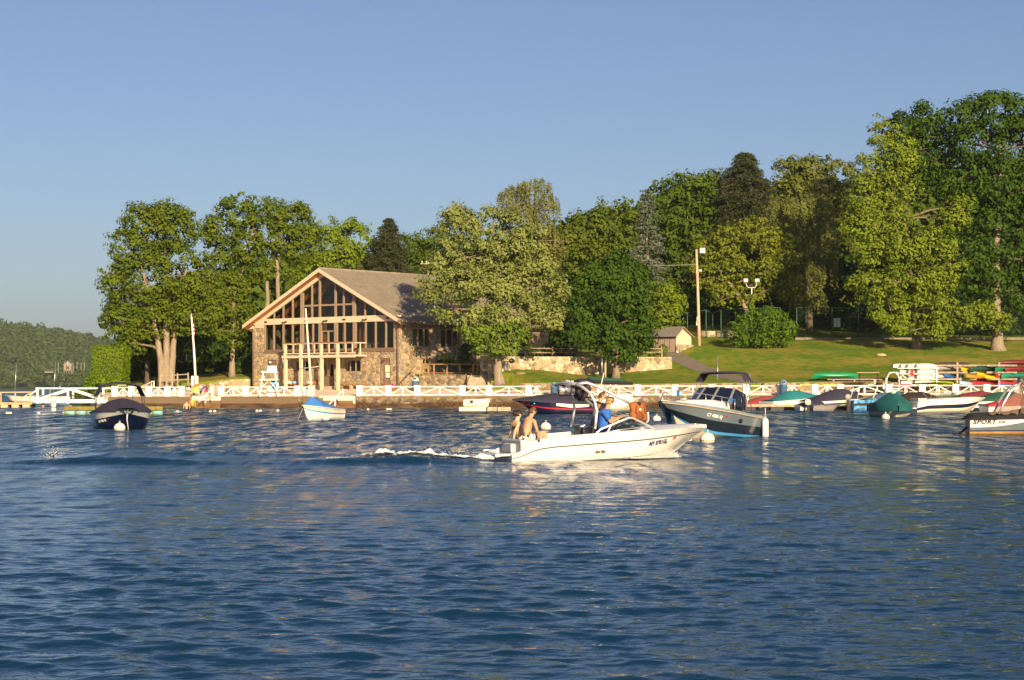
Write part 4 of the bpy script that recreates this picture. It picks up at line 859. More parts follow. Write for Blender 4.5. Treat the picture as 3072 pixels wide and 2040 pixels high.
    # ground floor openings
    def window(o, n, parent=h, plane='g', fr=0.09):
        a, b_, c, d = o; mb = MB()
        def bb(q0, q1, r0, r1, e0, e1): mb.bx(q0, q1, e0, e1, r0, r1) if plane == 'g' else mb.bx(HW-e1, HW-e0, q0, q1, r0, r1)
        bb(a, b_, c, c+fr*1.4, 0.0, 0.2); bb(a, b_, d-fr, d, 0.04, 0.2); bb(a, a+fr, c+fr*1.4, d-fr, 0.04, 0.2); bb(b_-fr, b_, c+fr*1.4, d-fr, 0.04, 0.2)
        w_ = (b_-a)/n
        for i in range(1, n): bb(a+w_*i-fr*0.6, a+w_*i+fr*0.6, c+fr*1.4, d-fr, 0.06, 0.2)
        wd = mb.build('window', M_TAUPE, parent)
        for i in range(n):
            mb = MB(); q0, q1 = a+w_*i+fr*0.6, a+w_*(i+1)-fr*0.6
            if plane == 'g': mb.bx(q0, q1, 0.12, 0.135, c+fr*1.4, d-fr)
            else: mb.bx(HW-0.135, HW-0.12, q0, q1, c+fr*1.4, d-fr)
            mb.build('pane', M_GLASS, wd)
    window(win1, 2); window(win2, 3)
    for o, n in ((sw1, 3), (sw2, 3), (s3, 2), (sb1, 2), (sb2, 3)): window(o, n, plane='s', fr=0.13 if o in (sw1, sw2) else 0.09)
    mb = MB(); mb.bx(vent[0], vent[1], 0.05, 0.12, vent[2], vent[3]); mb.bx(vent[0]+0.1, vent[1]-0.1, 0.0, 0.05, vent[2]+0.3, vent[2]+0.36); vv = mb.build('vent_panel', M_BROWN, h)
    mb = MB(); mb.ball(((vent[0]+vent[1])/2-0.1, -0.12, (vent[2]+vent[3])/2+0.1), 0.13, 10, 6); mb.build('lamp', mat('lamp_glass', (0.8,0.78,0.6), 0.2), vv)
    # double door under the balcony
    a, b_, c, d = door0; cx = (a+b_)/2
    for s_, (q0, q1) in enumerate(((a+0.05, cx-0.02), (cx+0.02, b_-0.05))):
        mb = MB(); wq = q1-q0; mb.bx(q0, q1, 0.1, 0.16, 0.25, 1.25); mb.bx(q0, q0+0.22, 0.1, 0.16, 1.25, 2.5); mb.bx(q1-0.22, q1, 0.1, 0.16, 1.25, 2.5); mb.bx(q0, q1, 0.1, 0.16, 2.5, 2.7)
        for k in range(4): mb.bx(q0+wq*(k+0.5)/4-0.01, q0+wq*(k+0.5)/4+0.01, 0.09, 0.1, 0.3, 1.2)
        dr = mb.build('door', M_BROWN, h); mb = MB(); mb.bx(q0+0.22, q1-0.22, 0.12, 0.14, 1.25, 2.5); mb.build('pane', M_GLASS, dr)
        mb = MB(); mb.ball((cx+(0.12 if s_ else -0.12), 0.05, 1.3), 0.05, 8, 5); mb.build('handle', mat('brass', (0.6,0.45,0.2), 0.3, metal=1.0), dr)
    mb = MB(); mb.bx(a, b_, 0.08, 0.2, 2.7, d); mb.build('door_header', M_BROWN, h)
    mb = MB(); mb.bx(a-0.1, b_+0.1, -0.7, 0.1, -0.4, 0.24); mb.build('door_step', mat('step_stone', (0.42,0.34,0.25), 0.9, 0.15, 3), h)
    # brown door by the corner with sidelight and notices
    a, b_, c, d = door1; z0 = 0.28; mb = MB(); mb.bx(a, b_, 0.1, 0.2, d-0.38, d); mb.bx(a, a+0.12, 0.1, 0.2, z0, d-0.38); mb.bx(b_-0.1, b_, 0.1, 0.2, z0, d-0.38); mb.bx(a+0.45, a+0.62, 0.1, 0.2, z0, d-0.38); mb.bx(a+0.12, a+0.45, 0.1, 0.2, z0, z0+0.2); fr = mb.build('door_frame', M_BROWN, h)
    mb = MB(); mb.bx(a+0.12, a+0.45, 0.14, 0.155, z0+0.2, d-0.38); mb.build('sidelight_pane', mat('sidelight', (0.30,0.22,0.13), 0.3, 0.5, 6), fr)
    mb = MB(); mb.bx(a+0.62, b_-0.1, 0.12, 0.18, z0, d-0.38); dr = mb.build('door', mat('door_brown', (0.25,0.165,0.105), 0.6), h)
    mb = MB(); mb.bx(a+0.68, b_-0.14, 0.1, 0.118, z0+1.35, z0+2.05); mb.build('notice', mat('paper_cream', (0.75,0.65,0.42), 0.8), dr)
    mb = MB(); mb.bx(a+0.76, b_-0.16, 0.1, 0.118, z0+0.82, z0+1.27); mb.build('notice', mat('paper_white', (0.75,0.75,0.72), 0.8), dr)
    mb = MB(); mb.bx(a+0.72, b_-0.12, 0.118, 0.119, z0+0.76, z0+1.32); mb.build('notice_frame', M_DARK, dr)
    mb = MB(); mb.tube([(a+0.6,0.05,d-0.2),(a+0.6,-0.25,d-0.28)], [0.05,0.12], 8); mb.build('door_lamp', MATS['dark_metal'], h)
    mb = MB(); mb.bx(a-0.1, b_+0.1, -0.5, 0.1, -0.4, z0-0.01); mb.build('door_step', MATS['step_stone'], h)
    # side door with pale frame
    a, b_, c, d = sd; mb = MB(); mb.bx(HW-0.2, HW-0.05, a, b_, d-0.1, d); mb.bx(HW-0.2, HW-0.05, a, a+0.12, c, d-0.1); mb.bx(HW-0.2, HW-0.05, b_-0.12, b_, c, d-0.1); mb.bx(HW-0.2, HW-0.05, (a+b_)/2-0.07, (a+b_)/2+0.07, c, d-0.1); mb.build('side_door_frame', mat('grey_frame', (0.4,0.38,0.36), 0.6), h)
    mb = MB(); mb.bx(HW-0.14, HW-0.12, a+0.12, b_-0.12, c, d-0.1); mb.build('side_door_pane', M_GLASS, h)
    mb = MB(); mb.bx(HW-0.02, HW+0.05, sw1[0]-0.1, sw1[1]+0.1, zt, zt+0.35); mb.build('window_header', M_BROWN, h)
    mb = MB(); mb.bx(HW-0.02, HW+0.05, sw2[0]-0.1, sw2[1]+0.1, zt, zt+0.35); mb.build('window_header', M_BROWN, h)
    # low dark cellar wall behind ground floor windows
    b = MB(); b.bx(0.5, HW-0.5, 3.5, 3.6, -0.3, 3.2); b.build('cellar_wall', M_DARK, h)
    return h
lodge()
def loc_lodge(x, y, z=0.0): return Vector((LC.x+x*ca+y*sa, LC.y-x*sa+y*ca, HZ+z))
# ------------------------------------------------------------------ sea wall with white railing
M_WALLC = mat('seawall_concrete', (0.26, 0.20, 0.14), 0.95, 0.35, 0.6, 0.04, 4, col2=(0.16, 0.10, 0.06))
M_STAIN = mat('stained_concrete', (0.05, 0.028, 0.015), 0.9, 0.5, 0.7, 0.03, 5, col2=(0.13, 0.072, 0.034), stretch=(0.8, 1, 3))
M_RUST = mat('algae_concrete', (0.16, 0.08, 0.03), 0.9, 0.35, 1.0, 0.03, 6)
M_WHITE = mat('white_paint', (0.80, 0.77, 0.72), 0.55, 0.03, 2)
def seawall():
    s = thing('sea_wall', 'long stained concrete and stone sea wall along the waterfront', 'wall', (0, 0, 0)); rng = random.Random(4)
    def seg(mb, xa, xb, z0f, z1f, f0=0.0, f1=0.6, n=None):
        n = n or max(2, int((xb-xa)/2)); xs = np.linspace(xa, xb, n)
        R = [[Vector((x, yw(x)+f0, z0f(x))), Vector((x, yw(x)+f1, z0f(x))), Vector((x, yw(x)+f1, z1f(x))), Vector((x, yw(x)+f0, z1f(x)))] for x in xs]
        mb.loft(R, True, True, False)
    gaps = [(PX(556,180), PX(652,180)), (PX(946,178), PX(1060,177.5))]
    xl = -39.1; runs = [(xl, gaps[0][0]), (gaps[0][1], gaps[1][0]), (gaps[1][1], 120.0)]
    for i, (xa, xb) in enumerate(runs):
        b = MB(); seg(b, xa, xb, lambda x: 0.42, lambda x: float(ztop(x))-0.0); b.build('upper_course', M_WALLC, s)
        b = MB(); seg(b, xa, xb, lambda x: -1.5, lambda x: 0.42, -0.03, 0.6); b.build('lower_course', M_STAIN, s)
        b = MB(); seg(b, xa, xb, lambda x: float(ztop(x)), lambda x: float(ztop(x))+0.05, -0.05, 0.65); b.build('coping', mat('pale_coping', (0.46,0.37,0.27), 0.9, 0.12, 1.5), s)
    # rough stone facing on the long stretch
    for (xa, xb, lim) in ((gaps[1][1], PX(2420, 171), 120), (gaps[0][1]+8, gaps[1][0]-2, 0), (PX(2420, 171), 60, 0)):
        fn = lambda x, z, d: (x, float(yw(x))-d, z)
        lay_stones(stones_2d(xa, xb, 0.05, 1.02, 0.5, 0.24, rng), fn, s, STONE_SEA, rng, lim, 0.02, 0.06)
    # bathing steps in the two gaps
    for (xa, xb) in gaps:
        for k in range(4):
            b = MB(); z1 = 0.98-0.27*k; yb0 = float(yw((xa+xb)/2)); b.bx(xa+0.02, xb-0.02, yb0+0.45-0.42*k, yb0+0.9-0.42*k+(0.4 if k == 0 else 0), -1.2, z1); b.build('step', M_WALLC if k < 2 else M_RUST, s)
seawall()
def railing(label, pxs, closed_left=None, closed_right=None, pickets=()):
    """white timber railing between square white piers"""
    x_first = PX(pxs[0], 178); t = thing('white_railing', label, 'railing', (0, 0, 0), group='white railings on the sea wall')
    def base(px):
        Y = 178.0
        for _ in range(6): Y = float(yw(PX(px, Y)))+0.42
        x = PX(px, Y); return Vector((x, Y, float(ztop(x))+0.05))
    pts = [base(p) for p in pxs]; ends = []
    for p in pts:
        b = MB(); b.box(p+Vector((0,0,0.47)), (0.58, 0.42, 0.94)); b.box(p+Vector((0,0,0.965)), (0.64, 0.48, 0.05)); b.build('pier', M_WHITE, t, 0.012)
    spans = [(pts[i]+Vector((0.29,0,0)), pts[i+1]-Vector((0.29,0,0))) for i in range(len(pts)-1)]
    if closed_left: spans.append((base(closed_left), pts[0]-Vector((0.29,0,0))))
    if closed_right: spans.append((pts[-1]+Vector((0.29,0,0)), base(closed_right)))
    for a, c in spans:
        up = Vector((0,0,1))
        if (c-a).length < 0.35: continue
        b = MB(); b.beam(a+up*0.86, c+up*0.86, 0.10, 0.085); b.build('top_rail', M_WHITE, t)
        b = MB(); b.beam(a+up*0.10, c+up*0.10, 0.09, 0.075); b.build('bottom_rail', M_WHITE, t)
        m = (a+c)/2; b = MB(); b.beam(m+up*0.14, m+up*0.82, 0.14, 0.10, (0,1,0)); b.build('stake', M_WHITE, t)
        for e in (a, c): b = MB(); b.beam(m+up*0.80+(e-m)*0.06+Vector((0,-0.02,0)), e+up*0.16+Vector((0,-0.02,0)), 0.06, 0.09, (0,0,1)); b.build('brace', M_WHITE, t)
    return t
railing('short white railing between the swimming ladder steps and the pier bridge', [345, 395, 447, 503, 545])
railing('white railing beside the lifeguard chair, between both bathing steps', [664, 737, 813, 892, 934])
railing('white railing in front of the brown corner door and the big pale tree', [1079, 1165, 1252, 1387, 1467, 1586], None, 1622)
railing('white railing behind the grey cruiser, ending at the blue bin gap', [1800, 1913, 2024, 2134, 2238, 2341], 1655, 2402)
railing('white railing along the boat racks at the crowded dock', [2444, 2521, 2666, 2766, 2866, 2959, 3052, 3150])
# ------------------------------------------------------------------ retaining walls, patio, fences
def wall_line(name, label, pts, mortar, stonem, thick=0.5, sw=0.46, sh=0.36, seed=1, limit=300, cap=None, cat='wall'):
    """free-form stone wall: pts = [(x, y, zbottom, ztop)]"""
    t = thing(name, label, cat, (0,0,0)); rng = random.Random(seed); b = MB()
    R = [[Vector((x,y,z0-0.4)), Vector((x,y+thick,z0-0.4)), Vector((x,y+thick,z1)), Vector((x,y,z1))] for x, y, z0, z1 in pts]
    b.loft(R, True, True, False); b.build('core', mortar, t)
    xs = [p[0] for p in pts]; ys = [p[1] for p in pts]; zb = [p[2] for p in pts]; zt = [p[3] for p in pts]; polys = []
    lo, hi = min(zb)-0.2, max(zt)
    for p in stones_2d(xs[0], xs[-1], lo, hi, sw, sh, rng):
        cx = sum(q[0] for q in p)/len(p); b0, t0 = np.interp(cx, xs, zb)-0.25, np.interp(cx, xs, zt)
        p = clip_half(clip_half(p, (0, 1), t0), (0, -1), -b0)
        if len(p) > 2 and area(p) > 0.01: polys.append(p)
    lay_stones(polys, lambda x, z, d: (x, float(np.interp(x, xs, ys))-d, z), t, stonem, rng, limit, 0.03, 0.09)
    if cap:
        b = MB(); R = [[Vector((x,y-0.08,z1)), Vector((x,y+thick+0.05,z1)), Vector((x,y+thick+0.05,z1+0.08)), Vector((x,y-0.08,z1+0.08))] for x, y, z0, z1 in pts]; b.loft(R, True, True, False); b.build('cap', cap, t)
    return t
ZP = 5.05
def at(px, Y): return PX(px, Y)
rp = [(1440,187.6,1112),(1545,190,1103),(1640,190.5,1110),(1740,191,1125),(1850,192,1117),(2015,193,1104)]
wall_line('retaining_wall', 'long pale fieldstone retaining wall below the patio', [(PX(p,Y), Y-0.3, PZ(q,Y)-0.1, ZP) for p, Y, q in rp], MORTAR2, STONE2, 0.6, 0.42, 0.34, 5)
# patio behind the retaining wall
b = MB(); pf = [Vector((PX(p,Y), Y+0.25, ZP-0.05)) for p, Y, q in rp]; bk = [Vector((PX(2015,193), 204, ZP-0.05)), Vector((PX(1440,187.6)+3, 212, ZP-0.05))]
b.prism(pf+bk, (0,0,-4.0)); tag(b.build('patio', mat('patio_paving', (0.36,0.30,0.23), 0.9, 0.15, 1)), kind='structure')
wall_line('kerb_wall', 'low grey stone kerb wall along the foot of the lawn', [(x, float(yk(x))-0.35, float(terr_z(x, float(yk(x))))-0.1, float(lawn_z(x, float(yk(x))+0.1))+0.02) for x in np.linspace(PX(1560,181), PX(2245,180), 12)], MORTAR, STONE3, 0.4, 0.5, 0.3, 6, 120)
wall_line('kerb_wall', 'low stone kerb wall behind the boat racks', [(x, float(yk(x))-0.35, float(terr_z(x, float(yk(x))))-0.1, float(lawn_z(x, float(yk(x))+0.1))+0.02) for x in np.linspace(PX(2290,180), 75, 12)], MORTAR, STONE3, 0.4, 0.5, 0.3, 7, 0)
zd = PZ(1126, 188)
wall_line('terrace_wall', 'grey mossy stone terrace wall beneath the brown deck railing', [(PX(1257,188.6), 188.3, 1.7, zd), (PX(1400,187.5), 187.2, 1.7, zd)], MORTAR, STONE3, 0.5, 0.5, 0.3, 8, 80, mat('grey_cap', (0.25,0.21,0.16), 0.9, 0.2, 2))
wall_line('garden_wall', 'low rough stone wall edging the grass beside the house corner', [(PX(622,200), 201.5, 1.85, 2.45), (PX(700,203), 203.2, 1.85, 2.8), (PX(752,205), 204.6, 1.85, 2.9)], MORTAR, STONE2, 0.4, 0.45, 0.3, 9, 100)
M_GREYW = mat('weathered_wood', (0.30,0.24,0.18), 0.9, 0.25, 4, 0.01, 30, stretch=(1,1,0.3)); M_BRW = mat('brown_deck_wood', (0.26,0.12,0.045), 0.7, 0.2, 4)
def deck_railing():
    t = thing('deck_railing', 'brown timber deck railing above the mossy terrace wall', 'railing', (0,0,0)); Y = 188.0
    xs = [PX(p, Y) for p in (1266, 1285, 1302, 1341, 1380, 1420, 1433)]
    for x in xs: b = MB(); b.bx(x-0.08, x+0.08, Y-0.08, Y+0.08, zd+0.08, PZ(1094,Y)); b.build('post', M_BRW, t)
    b = MB(); b.bx(xs[0]-0.1, xs[-1]+0.1, Y-0.12, Y+0.1, PZ(1094,Y), PZ(1094,Y)+0.09); b.build('top_rail', M_BRW, t)
    for a, c in zip(xs, xs[1:]): b = MB(); b.bx(a+0.08, c-0.08, Y-0.05, Y+0.05, zd+0.2, zd+0.28); b.build('bottom_rail', M_BRW, t)
deck_railing()
def garden_steps():
    t = thing('garden_steps', 'short flight of stone steps beside the big pale tree', 'steps', (0,0,0)); M = mat('step_grey', (0.33,0.28,0.21), 0.9, 0.2, 3)
    z0 = 1.8; n = 6; dz = (zd-z0)/n
    for i in range(n): b = MB(); b.bx(PX(1402,187), PX(1462,187), 184.6+0.42*i, 188.2, z0+dz*i-0.02, z0+dz*(i+1)); b.build('step', M, t)
    b = MB(); b.beam((PX(1462,185)+0.2,184.2,z0+0.3),(PX(1462,188)+0.2,187.6,zd+0.3),0.28,0.5); b.build('side_wall', mat('pale_step_wall', (0.5,0.42,0.31), 0.9, 0.15, 3), t)
    b = MB(); x = PX(1404,186); b.tube([(x,184.6,z0),(x,184.6,z0+0.95),(x+0.9,188.0,zd+1.0),(x+0.9,188.0,zd)], 0.035, 6); b.build('handrail', mat('rusty_iron', (0.12,0.06,0.04), 0.7), t)
    t = thing('stair_handrail', 'sloping brown iron handrail against the house corner', 'handrail', (0,0,0))
    b = MB(); b.beam(P(1203,1144,189.2), P(1245,1098,189.4), 0.06, 0.1); b.build('rail', MATS['rusty_iron'], t)
    b = MB(); b.tube([P(1204,1160,189.2), P(1204,1143,189.2)], 0.04, 6); b.build('post', MATS['rusty_iron'], t)
garden_steps()
def split_rail(label, posts, Y, zb, hgt, m=M_GREYW, rails=(0.45, 0.85)):
    t = thing('split_rail_fence', label, 'fence', (0,0,0)); pts = [Vector((PX(p, Y), Y, zb(p) if callable(zb) else zb)) for p in posts]; rg = random.Random(len(posts)+int(Y))
    for p in pts: b = MB(); b.tube([p-Vector((0,0,0.2)), p+Vector((rg.uniform(-.05,.05),0,hgt))], 0.09, 6, True, False); b.build('post', m, t)
    for a, c in zip(pts, pts[1:]):
        for r in rails: b = MB(); b.tube([a+Vector((0,-0.04,hgt*r+rg.uniform(-.05,.05))), c+Vector((0,-0.04,hgt*r+rg.uniform(-.05,.05)))], 0.06, 5, True, False); b.build('rail', m, t)
    return t
split_rail('weathered split rail fence along the patio above the retaining wall', [1500, 1576, 1657, 1743, 1830, 1906, 1986], 193.0, ZP, 1.02)
split_rail('short weathered split rail fence under the three-stemmed tree', [480, 500, 517, 533, 564], 197.5, lambda p: PZ(np.interp(p, [480, 564], [1159, 1154]), 197.5), 1.25)
# ------------------------------------------------------------------ shed, poles, tennis court
def shed():
    Y = 200.0; t = thing('garden_shed', 'small shed with plank doors coloured dim as in grazing light, cream gable end and stone footing', 'shed', P(2030, 1058, Y), math.radians(-28)); k = FPX/Y
    W, D, Hh, rise = 2.9, 4.0, 1.9, 0.85
    b = MB(); b.bx(-W+0.1, -0.1, 0.1, D-0.1, 0, Hh); b.prism([(-0.1-0.001,0.1,Hh),(-0.1-0.001,D-0.1,Hh),(-0.1-0.001,D*0.35,Hh+rise)], (-(W-0.2),0,0)); b.build('wall', mat('shed_wall_dim', (0.30,0.22,0.18), 0.8, 0.1, 3), t)  # front wall colour darkened like the doors, standing in for grazing light
    for i in range(4):
        x = -W+0.25+i*0.62; b = MB(); b.bx(x, x+0.54, 0.03, 0.1, 0.05, Hh-0.15); d = b.build('door', mat('shed_door_dim', (0.27,0.20,0.17), 0.8, 0.15, 3), t)  # grazing sun on the door front is put into this darker colour
        for q in range(3): b = MB(); b.bx(x+0.02+0.18*q, x+0.16+0.18*q, 0.0, 0.03, 0.07, Hh-0.17); b.build('plank', MATS['shed_door_dim'], d)
    b = MB(); b.add([(-0.07,0,0.9),(-0.07,D,0.9),(-0.07,D,Hh),(-0.07,D*0.35,Hh+rise),(-0.07,0,Hh),(-0.0,0,0.9),(0,D,0.9),(0,D,Hh),(0,D*0.35,Hh+rise),(0,0,Hh)], [(0,1,2,3,4),(9,8,7,6,5),(0,5,6,1),(1,6,7,2),(2,7,8,3),(3,8,9,4),(4,9,5,0)]); b.build('gable_end', mat('shed_cream', (0.74,0.60,0.43), 0.7, 0.04), t)
    b = MB(); b.bx(-0.05, 0.22, -0.08, D+0.1, -0.6, 0.9); ft = b.build('footing', MORTAR2, t); rng = random.Random(2)
    lay_stones(stones_2d(-0.05, D+0.1, -0.5, 0.9, 0.5, 0.34, rng), lambda y, z, d: (0.22+d, y, z), ft, STONE2, rng, 40)
    lay_stones(stones_2d(-0.05, 0.22, -0.5, 0.9, 0.3, 0.34, rng), lambda x, z, d: (x, -0.08-d, z), ft, STONE2, rng, 10)
    for a, c in (((D*0.35, Hh+rise+0.05), (-0.45, Hh-0.12)), ((D*0.35, Hh+rise+0.05), (D+0.4, Hh-0.15))):
        b = MB(); b.prism([(0.15,a[0],a[1]),(0.15,c[0],c[1]),(0.15,c[0],c[1]-0.1),(0.15,a[0],a[1]-0.1)], (-W-0.3,0,0)); rf = b.build('roof', mat('shed_roof', (0.17,0.15,0.14), 0.9, 0.1, 3), t)
        b = MB(); b.prism([(0.16,a[0],a[1]+0.02),(0.16,c[0],c[1]+0.02),(0.16,c[0],c[1]-0.14),(0.16,a[0],a[1]-0.14)], (0.05,0,0)); b.build('trim', mat('shed_trim', (0.30,0.17,0.12), 0.7), rf)
shed()
def poles():
    Y = 204; t = thing('utility_pole', 'tall pale wooden pole with a floodlight beside the shed', 'pole', P(2097,1030,Y)); B = P(2097,1030,Y)
    pt = lambda px, py: P(px, py, Y)-B
    b = MB(); b.tube([pt(2098,1040),pt(2096,960),pt(2093,860),pt(2089,748)], [0.19,0.17,0.15,0.12], 9); b.build('post', mat('pale_pole', (0.50,0.37,0.27), 0.85, 0.15, 3), t)
    b = MB(); b.tube([pt(2090,768),pt(2100,765),pt(2104,760)], 0.05, 6); a = b.build('bracket', MATS['dark_metal'], t)
    b = MB(); c = pt(2107,752); b.box(c, (0.55,0.45,0.55)); f = b.build('floodlight', mat('pale_metal', (0.62,0.58,0.54), 0.5), t)
    b = MB(); b.box(c+Vector((0.02,-0.26,-0.02)), (0.42,0.05,0.40)); b.build('lens', mat('frosted_lens', (0.8,0.76,0.68), 0.3), f)
    b = MB(); c = pt(2101,811); b.lathe([(0.04,0.12),(0.16,0.05),(0.22,-0.12),(0.1,-0.14)], c, 10); b.build('lamp', MATS['pale_metal'], t)
    b = MB(); b.box(pt(2092,970), (0.25,0.2,0.4)); b.box(pt(2092,960), (0.12,0.2,0.7)); b.build('meter_box', MATS['pale_metal'], t)
    b = MB(); b.tube([pt(2091,793),pt(2020,796),pt(1945,797)], 0.025, 4); b.build('wire', mat('wire', (0.3,0.28,0.24), 0.6), t)
    Y = 211; t = thing('court_light', 'double-headed floodlight pole overgrown with vine behind the round bush', 'light pole', P(2255,1010,Y)); B = P(2255,1010,Y)
    b = MB(); b.tube([pt(2255,1015),pt(2255,862)], 0.07, 7); b.build('post', MATS['pale_metal'], t)
    b = MB(); b.tube([pt(2238,850),pt(2241,860),pt(2246,863),pt(2264,863),pt(2268,858),pt(2270,846)], 0.05, 6); b.build('bracket', MATS['pale_metal'], t)
    for px in (2237, 2271):
        b = MB(); c = pt(px, 842); b.box(c, (0.5,0.35,0.42)); f = b.build('floodlight', mat('brown_metal', (0.22,0.15,0.11), 0.5), t); b = MB(); b.box(c+Vector((0,-0.2,0.04)), (0.42,0.05,0.28)); b.build('lens', MATS['frosted_lens'], f)
    rng = np.random.default_rng(4); n = 700; z = rng.random(n); p = np.stack([rng.normal(0,0.25,n)*(1.2-z*0.7), rng.normal(0,0.25,n), z*4.7], -1); v, f = leaf_quads(p, rng.normal(size=(n,3))+np.array([0,-0.7,0.3]), rng.uniform(0.15,0.32,n), rng); quick_mesh('vine', v, f, MATS['bright_leaves'], t)
    # another pole's cross arm shows above the roof
    Y = 240; t = thing('telephone_pole', 'telephone pole with cross arm showing above the house roof', 'pole', P(1284,900,Y)); B = P(1284,900,Y)
    b = MB(); b.tube([pt(1284,900),pt(1284,782)], 0.13, 7); b.build('post', MATS['pale_pole'], t); b = MB(); b.beam(pt(1262,791), pt(1312,790), 0.14, 0.16); a = b.build('crossarm', MATS['pale_pole'], t)
    for px in (1266, 1279, 1296, 1308): b = MB(); b.lathe([(0.05,0),(0.09,0.1),(0.04,0.22)], pt(px,788), 7); b.build('insulator', MATS['pale_metal'], a)
poles()
M_GREENM = mat('green_fence_metal', (0.035,0.10,0.065), 0.5, 0.1)
def chain_mesh():
    m = bpy.data.materials.new('chain_link'); m.use_nodes = True; t = m.node_tree; t.nodes.clear(); o = t.nodes.new('ShaderNodeOutputMaterial')
    tr = t.nodes.new('ShaderNodeBsdfTransparent'); df = t.nodes.new('ShaderNodeBsdfDiffuse'); df.inputs[0].default_value = (0.015,0.028,0.02,1); mx = t.nodes.new('ShaderNodeMixShader'); mx.inputs[0].default_value = 0.3
    t.links.new(tr.outputs[0], mx.inputs[1]); t.links.new(df.outputs[0], mx.inputs[2]); t.links.new(mx.outputs[0], o.inputs[0]); return m
M_CHAIN = chain_mesh()
def court_fence(label, pts):
    """pts = [(px, Y, py_bottom, py_top)]"""
    t = thing('court_fence', label, 'fence', (0,0,0)); V = [(P(p,b_,Y), P(p,tp,Y)) for p, Y, b_, tp in pts]
    for a, c in V: b = MB(); b.tube([a-Vector((0,0,0.2)), c], 0.06, 6); b.build('post', M_GREENM, t)
    for (a, c), (a2, c2) in zip(V, V[1:]):
        b = MB(); b.tube([c, c2], 0.045, 5); b.build('top_rail', M_GREENM, t)
        b = MB(); o = Vector((0,0.03,0)); b.add([a+o, a2+o, c2+o, c+o], [(0,1,2,3)]); b.build('mesh_panel', M_CHAIN, t)
court_fence('tall green chain link tennis fence behind the yellow-green maple and oak', [(p, 214.5, 1016, 923) for p in (2390,2418,2496,2575,2650,2730,2800,2880,2942,3013,3085)])
court_fence('green chain link tennis fence corner behind the shed and utility pole', [(2040,222,1000,940),(2062,221,1003,939),(2118,217,1018,930),(2138,221,1005,940),(2163,217,1017,930),(2206,215,1015,926),(2300,214.7,1014,924),(2340,214.6,1014,923)])
wall_line('court_kerb', 'pale stone edging under the tennis fence beside the utility pole', [(PX(2102,219), 218.8, PZ(1008,219), PZ(993,219)), (PX(2200,218), 218, PZ(1008,218), PZ(994,218))], MORTAR2, STONE2, 0.3, 0.5, 0.3, 12, 30)
b = MB(); b.beam((PX(2385,214.3),214.2,PZ(1016,214.3)), (PX(3085,214.3),214.2,PZ(1016,214.3)), 0.3, 0.25); tag(b.build('court_edge', mat('court_concrete', (0.22,0.18,0.13), 0.9)), 'pale concrete edge under the tennis fence', 'kerb')
b = MB(); b.bx(PX(2380,216), 100, 216, 236, PZ(1014,216)-0.4, PZ(1014,216)-0.1); tag(b.build('tennis_court', mat('court_green', (0.05,0.075,0.05), 0.9)), kind='structure')
t = thing('court_sign', 'pale rectangular notice on the tennis fence', 'sign', P(2511,968,214.3)); b = MB(); b.box((0,0,0), (0.75,0.03,1.0)); b.build('board', mat('sign_pale', (0.45,0.47,0.45), 0.7), t); b = MB(); b.box((0,-0.02,0.0), (0.04,0.01,0.95)); b.build('seam', MATS['dark_metal'], t)
# ------------------------------------------------------------------ terrace furniture
def lifeguard_chair():
    Y = 182.0; B = P(810, 1190, Y); B.z = gz(B.x, Y); t = thing('lifeguard_chair', 'tall white wooden lifeguard chair on the terrace', 'chair', B); u = Y/FPX
    def q(px, py, d=0.0): v = P(px, py, Y)-B; return Vector((v.x, d, PZ(py,Y)-B.z))
    for (x0, x1) in ((781,792),(836,827)):
        for d0, d1 in ((-0.6,-0.45),(0.8,0.45)):
            b = MB(); b.beam(Vector((q(x0,1188).x, d0, 0)), Vector((q(x1,1115).x, d1, q(x1,1115).z)), 0.11, 0.16, (0,1,0)); b.build('leg', M_WHITE, t)
    b = MB(); b.bx(q(780,0).x, q(836,0).x, -0.75, 0.6, q(0,1141).z, q(0,1137).z); b.build('platform', M_WHITE, t)
    b = MB(); b.bx(q(787,0).x, q(832,0).x, -0.3, 0.5, q(0,1120).z, q(0,1116).z); b.build('seat', M_WHITE, t)
    for i in range(3): b = MB(); b.bx(q(800,0).x, q(829,0).x, 0.42-0.02*i, 0.48-0.02*i, q(0,1113-5.5*i).z, q(0,1108.5-5.5*i).z); b.build('back_slat', M_WHITE, t)
    b = MB(); b.bx(q(786,0).x, q(833,0).x, -0.5, -0.4, q(0,1118).z, q(0,1114).z); b.build('armrest', M_WHITE, t)
    for px in (789, 830): b = MB(); b.bx(q(px,0).x-0.06, q(px,0).x+0.06, -0.45, 0.45, q(0,1132).z, q(0,1129).z); b.build('armrest', M_WHITE, t)
    for a, c in (((786,1145),(812,1172)),((832,1145),(806,1172)),((783,1172),(836,1172)),((784,1168),(806,1145)),((836,1172),(814,1146))):
        b = MB(); b.beam(q(*a,-0.62), q(*c,-0.62), 0.05, 0.13, (0,1,0)); b.build('brace', M_WHITE, t)
    t2 = thing('blue_towel', 'blue towel hanging under the lifeguard chair', 'towel', B); b = MB()
    R = [[Vector((q(px,py).x, -0.2+0.06*math.sin(px*0.9+py*0.2), q(px,py).z)) for px in range(814, 834, 2)] for py in range(1141, 1166, 4)]
    b.loft(R, False); b.build('cloth', mat('blue_cloth', (0.10,0.35,0.75), 0.8), t2).modifiers.new('s','SOLIDIFY').thickness = 0.02
lifeguard_chair()
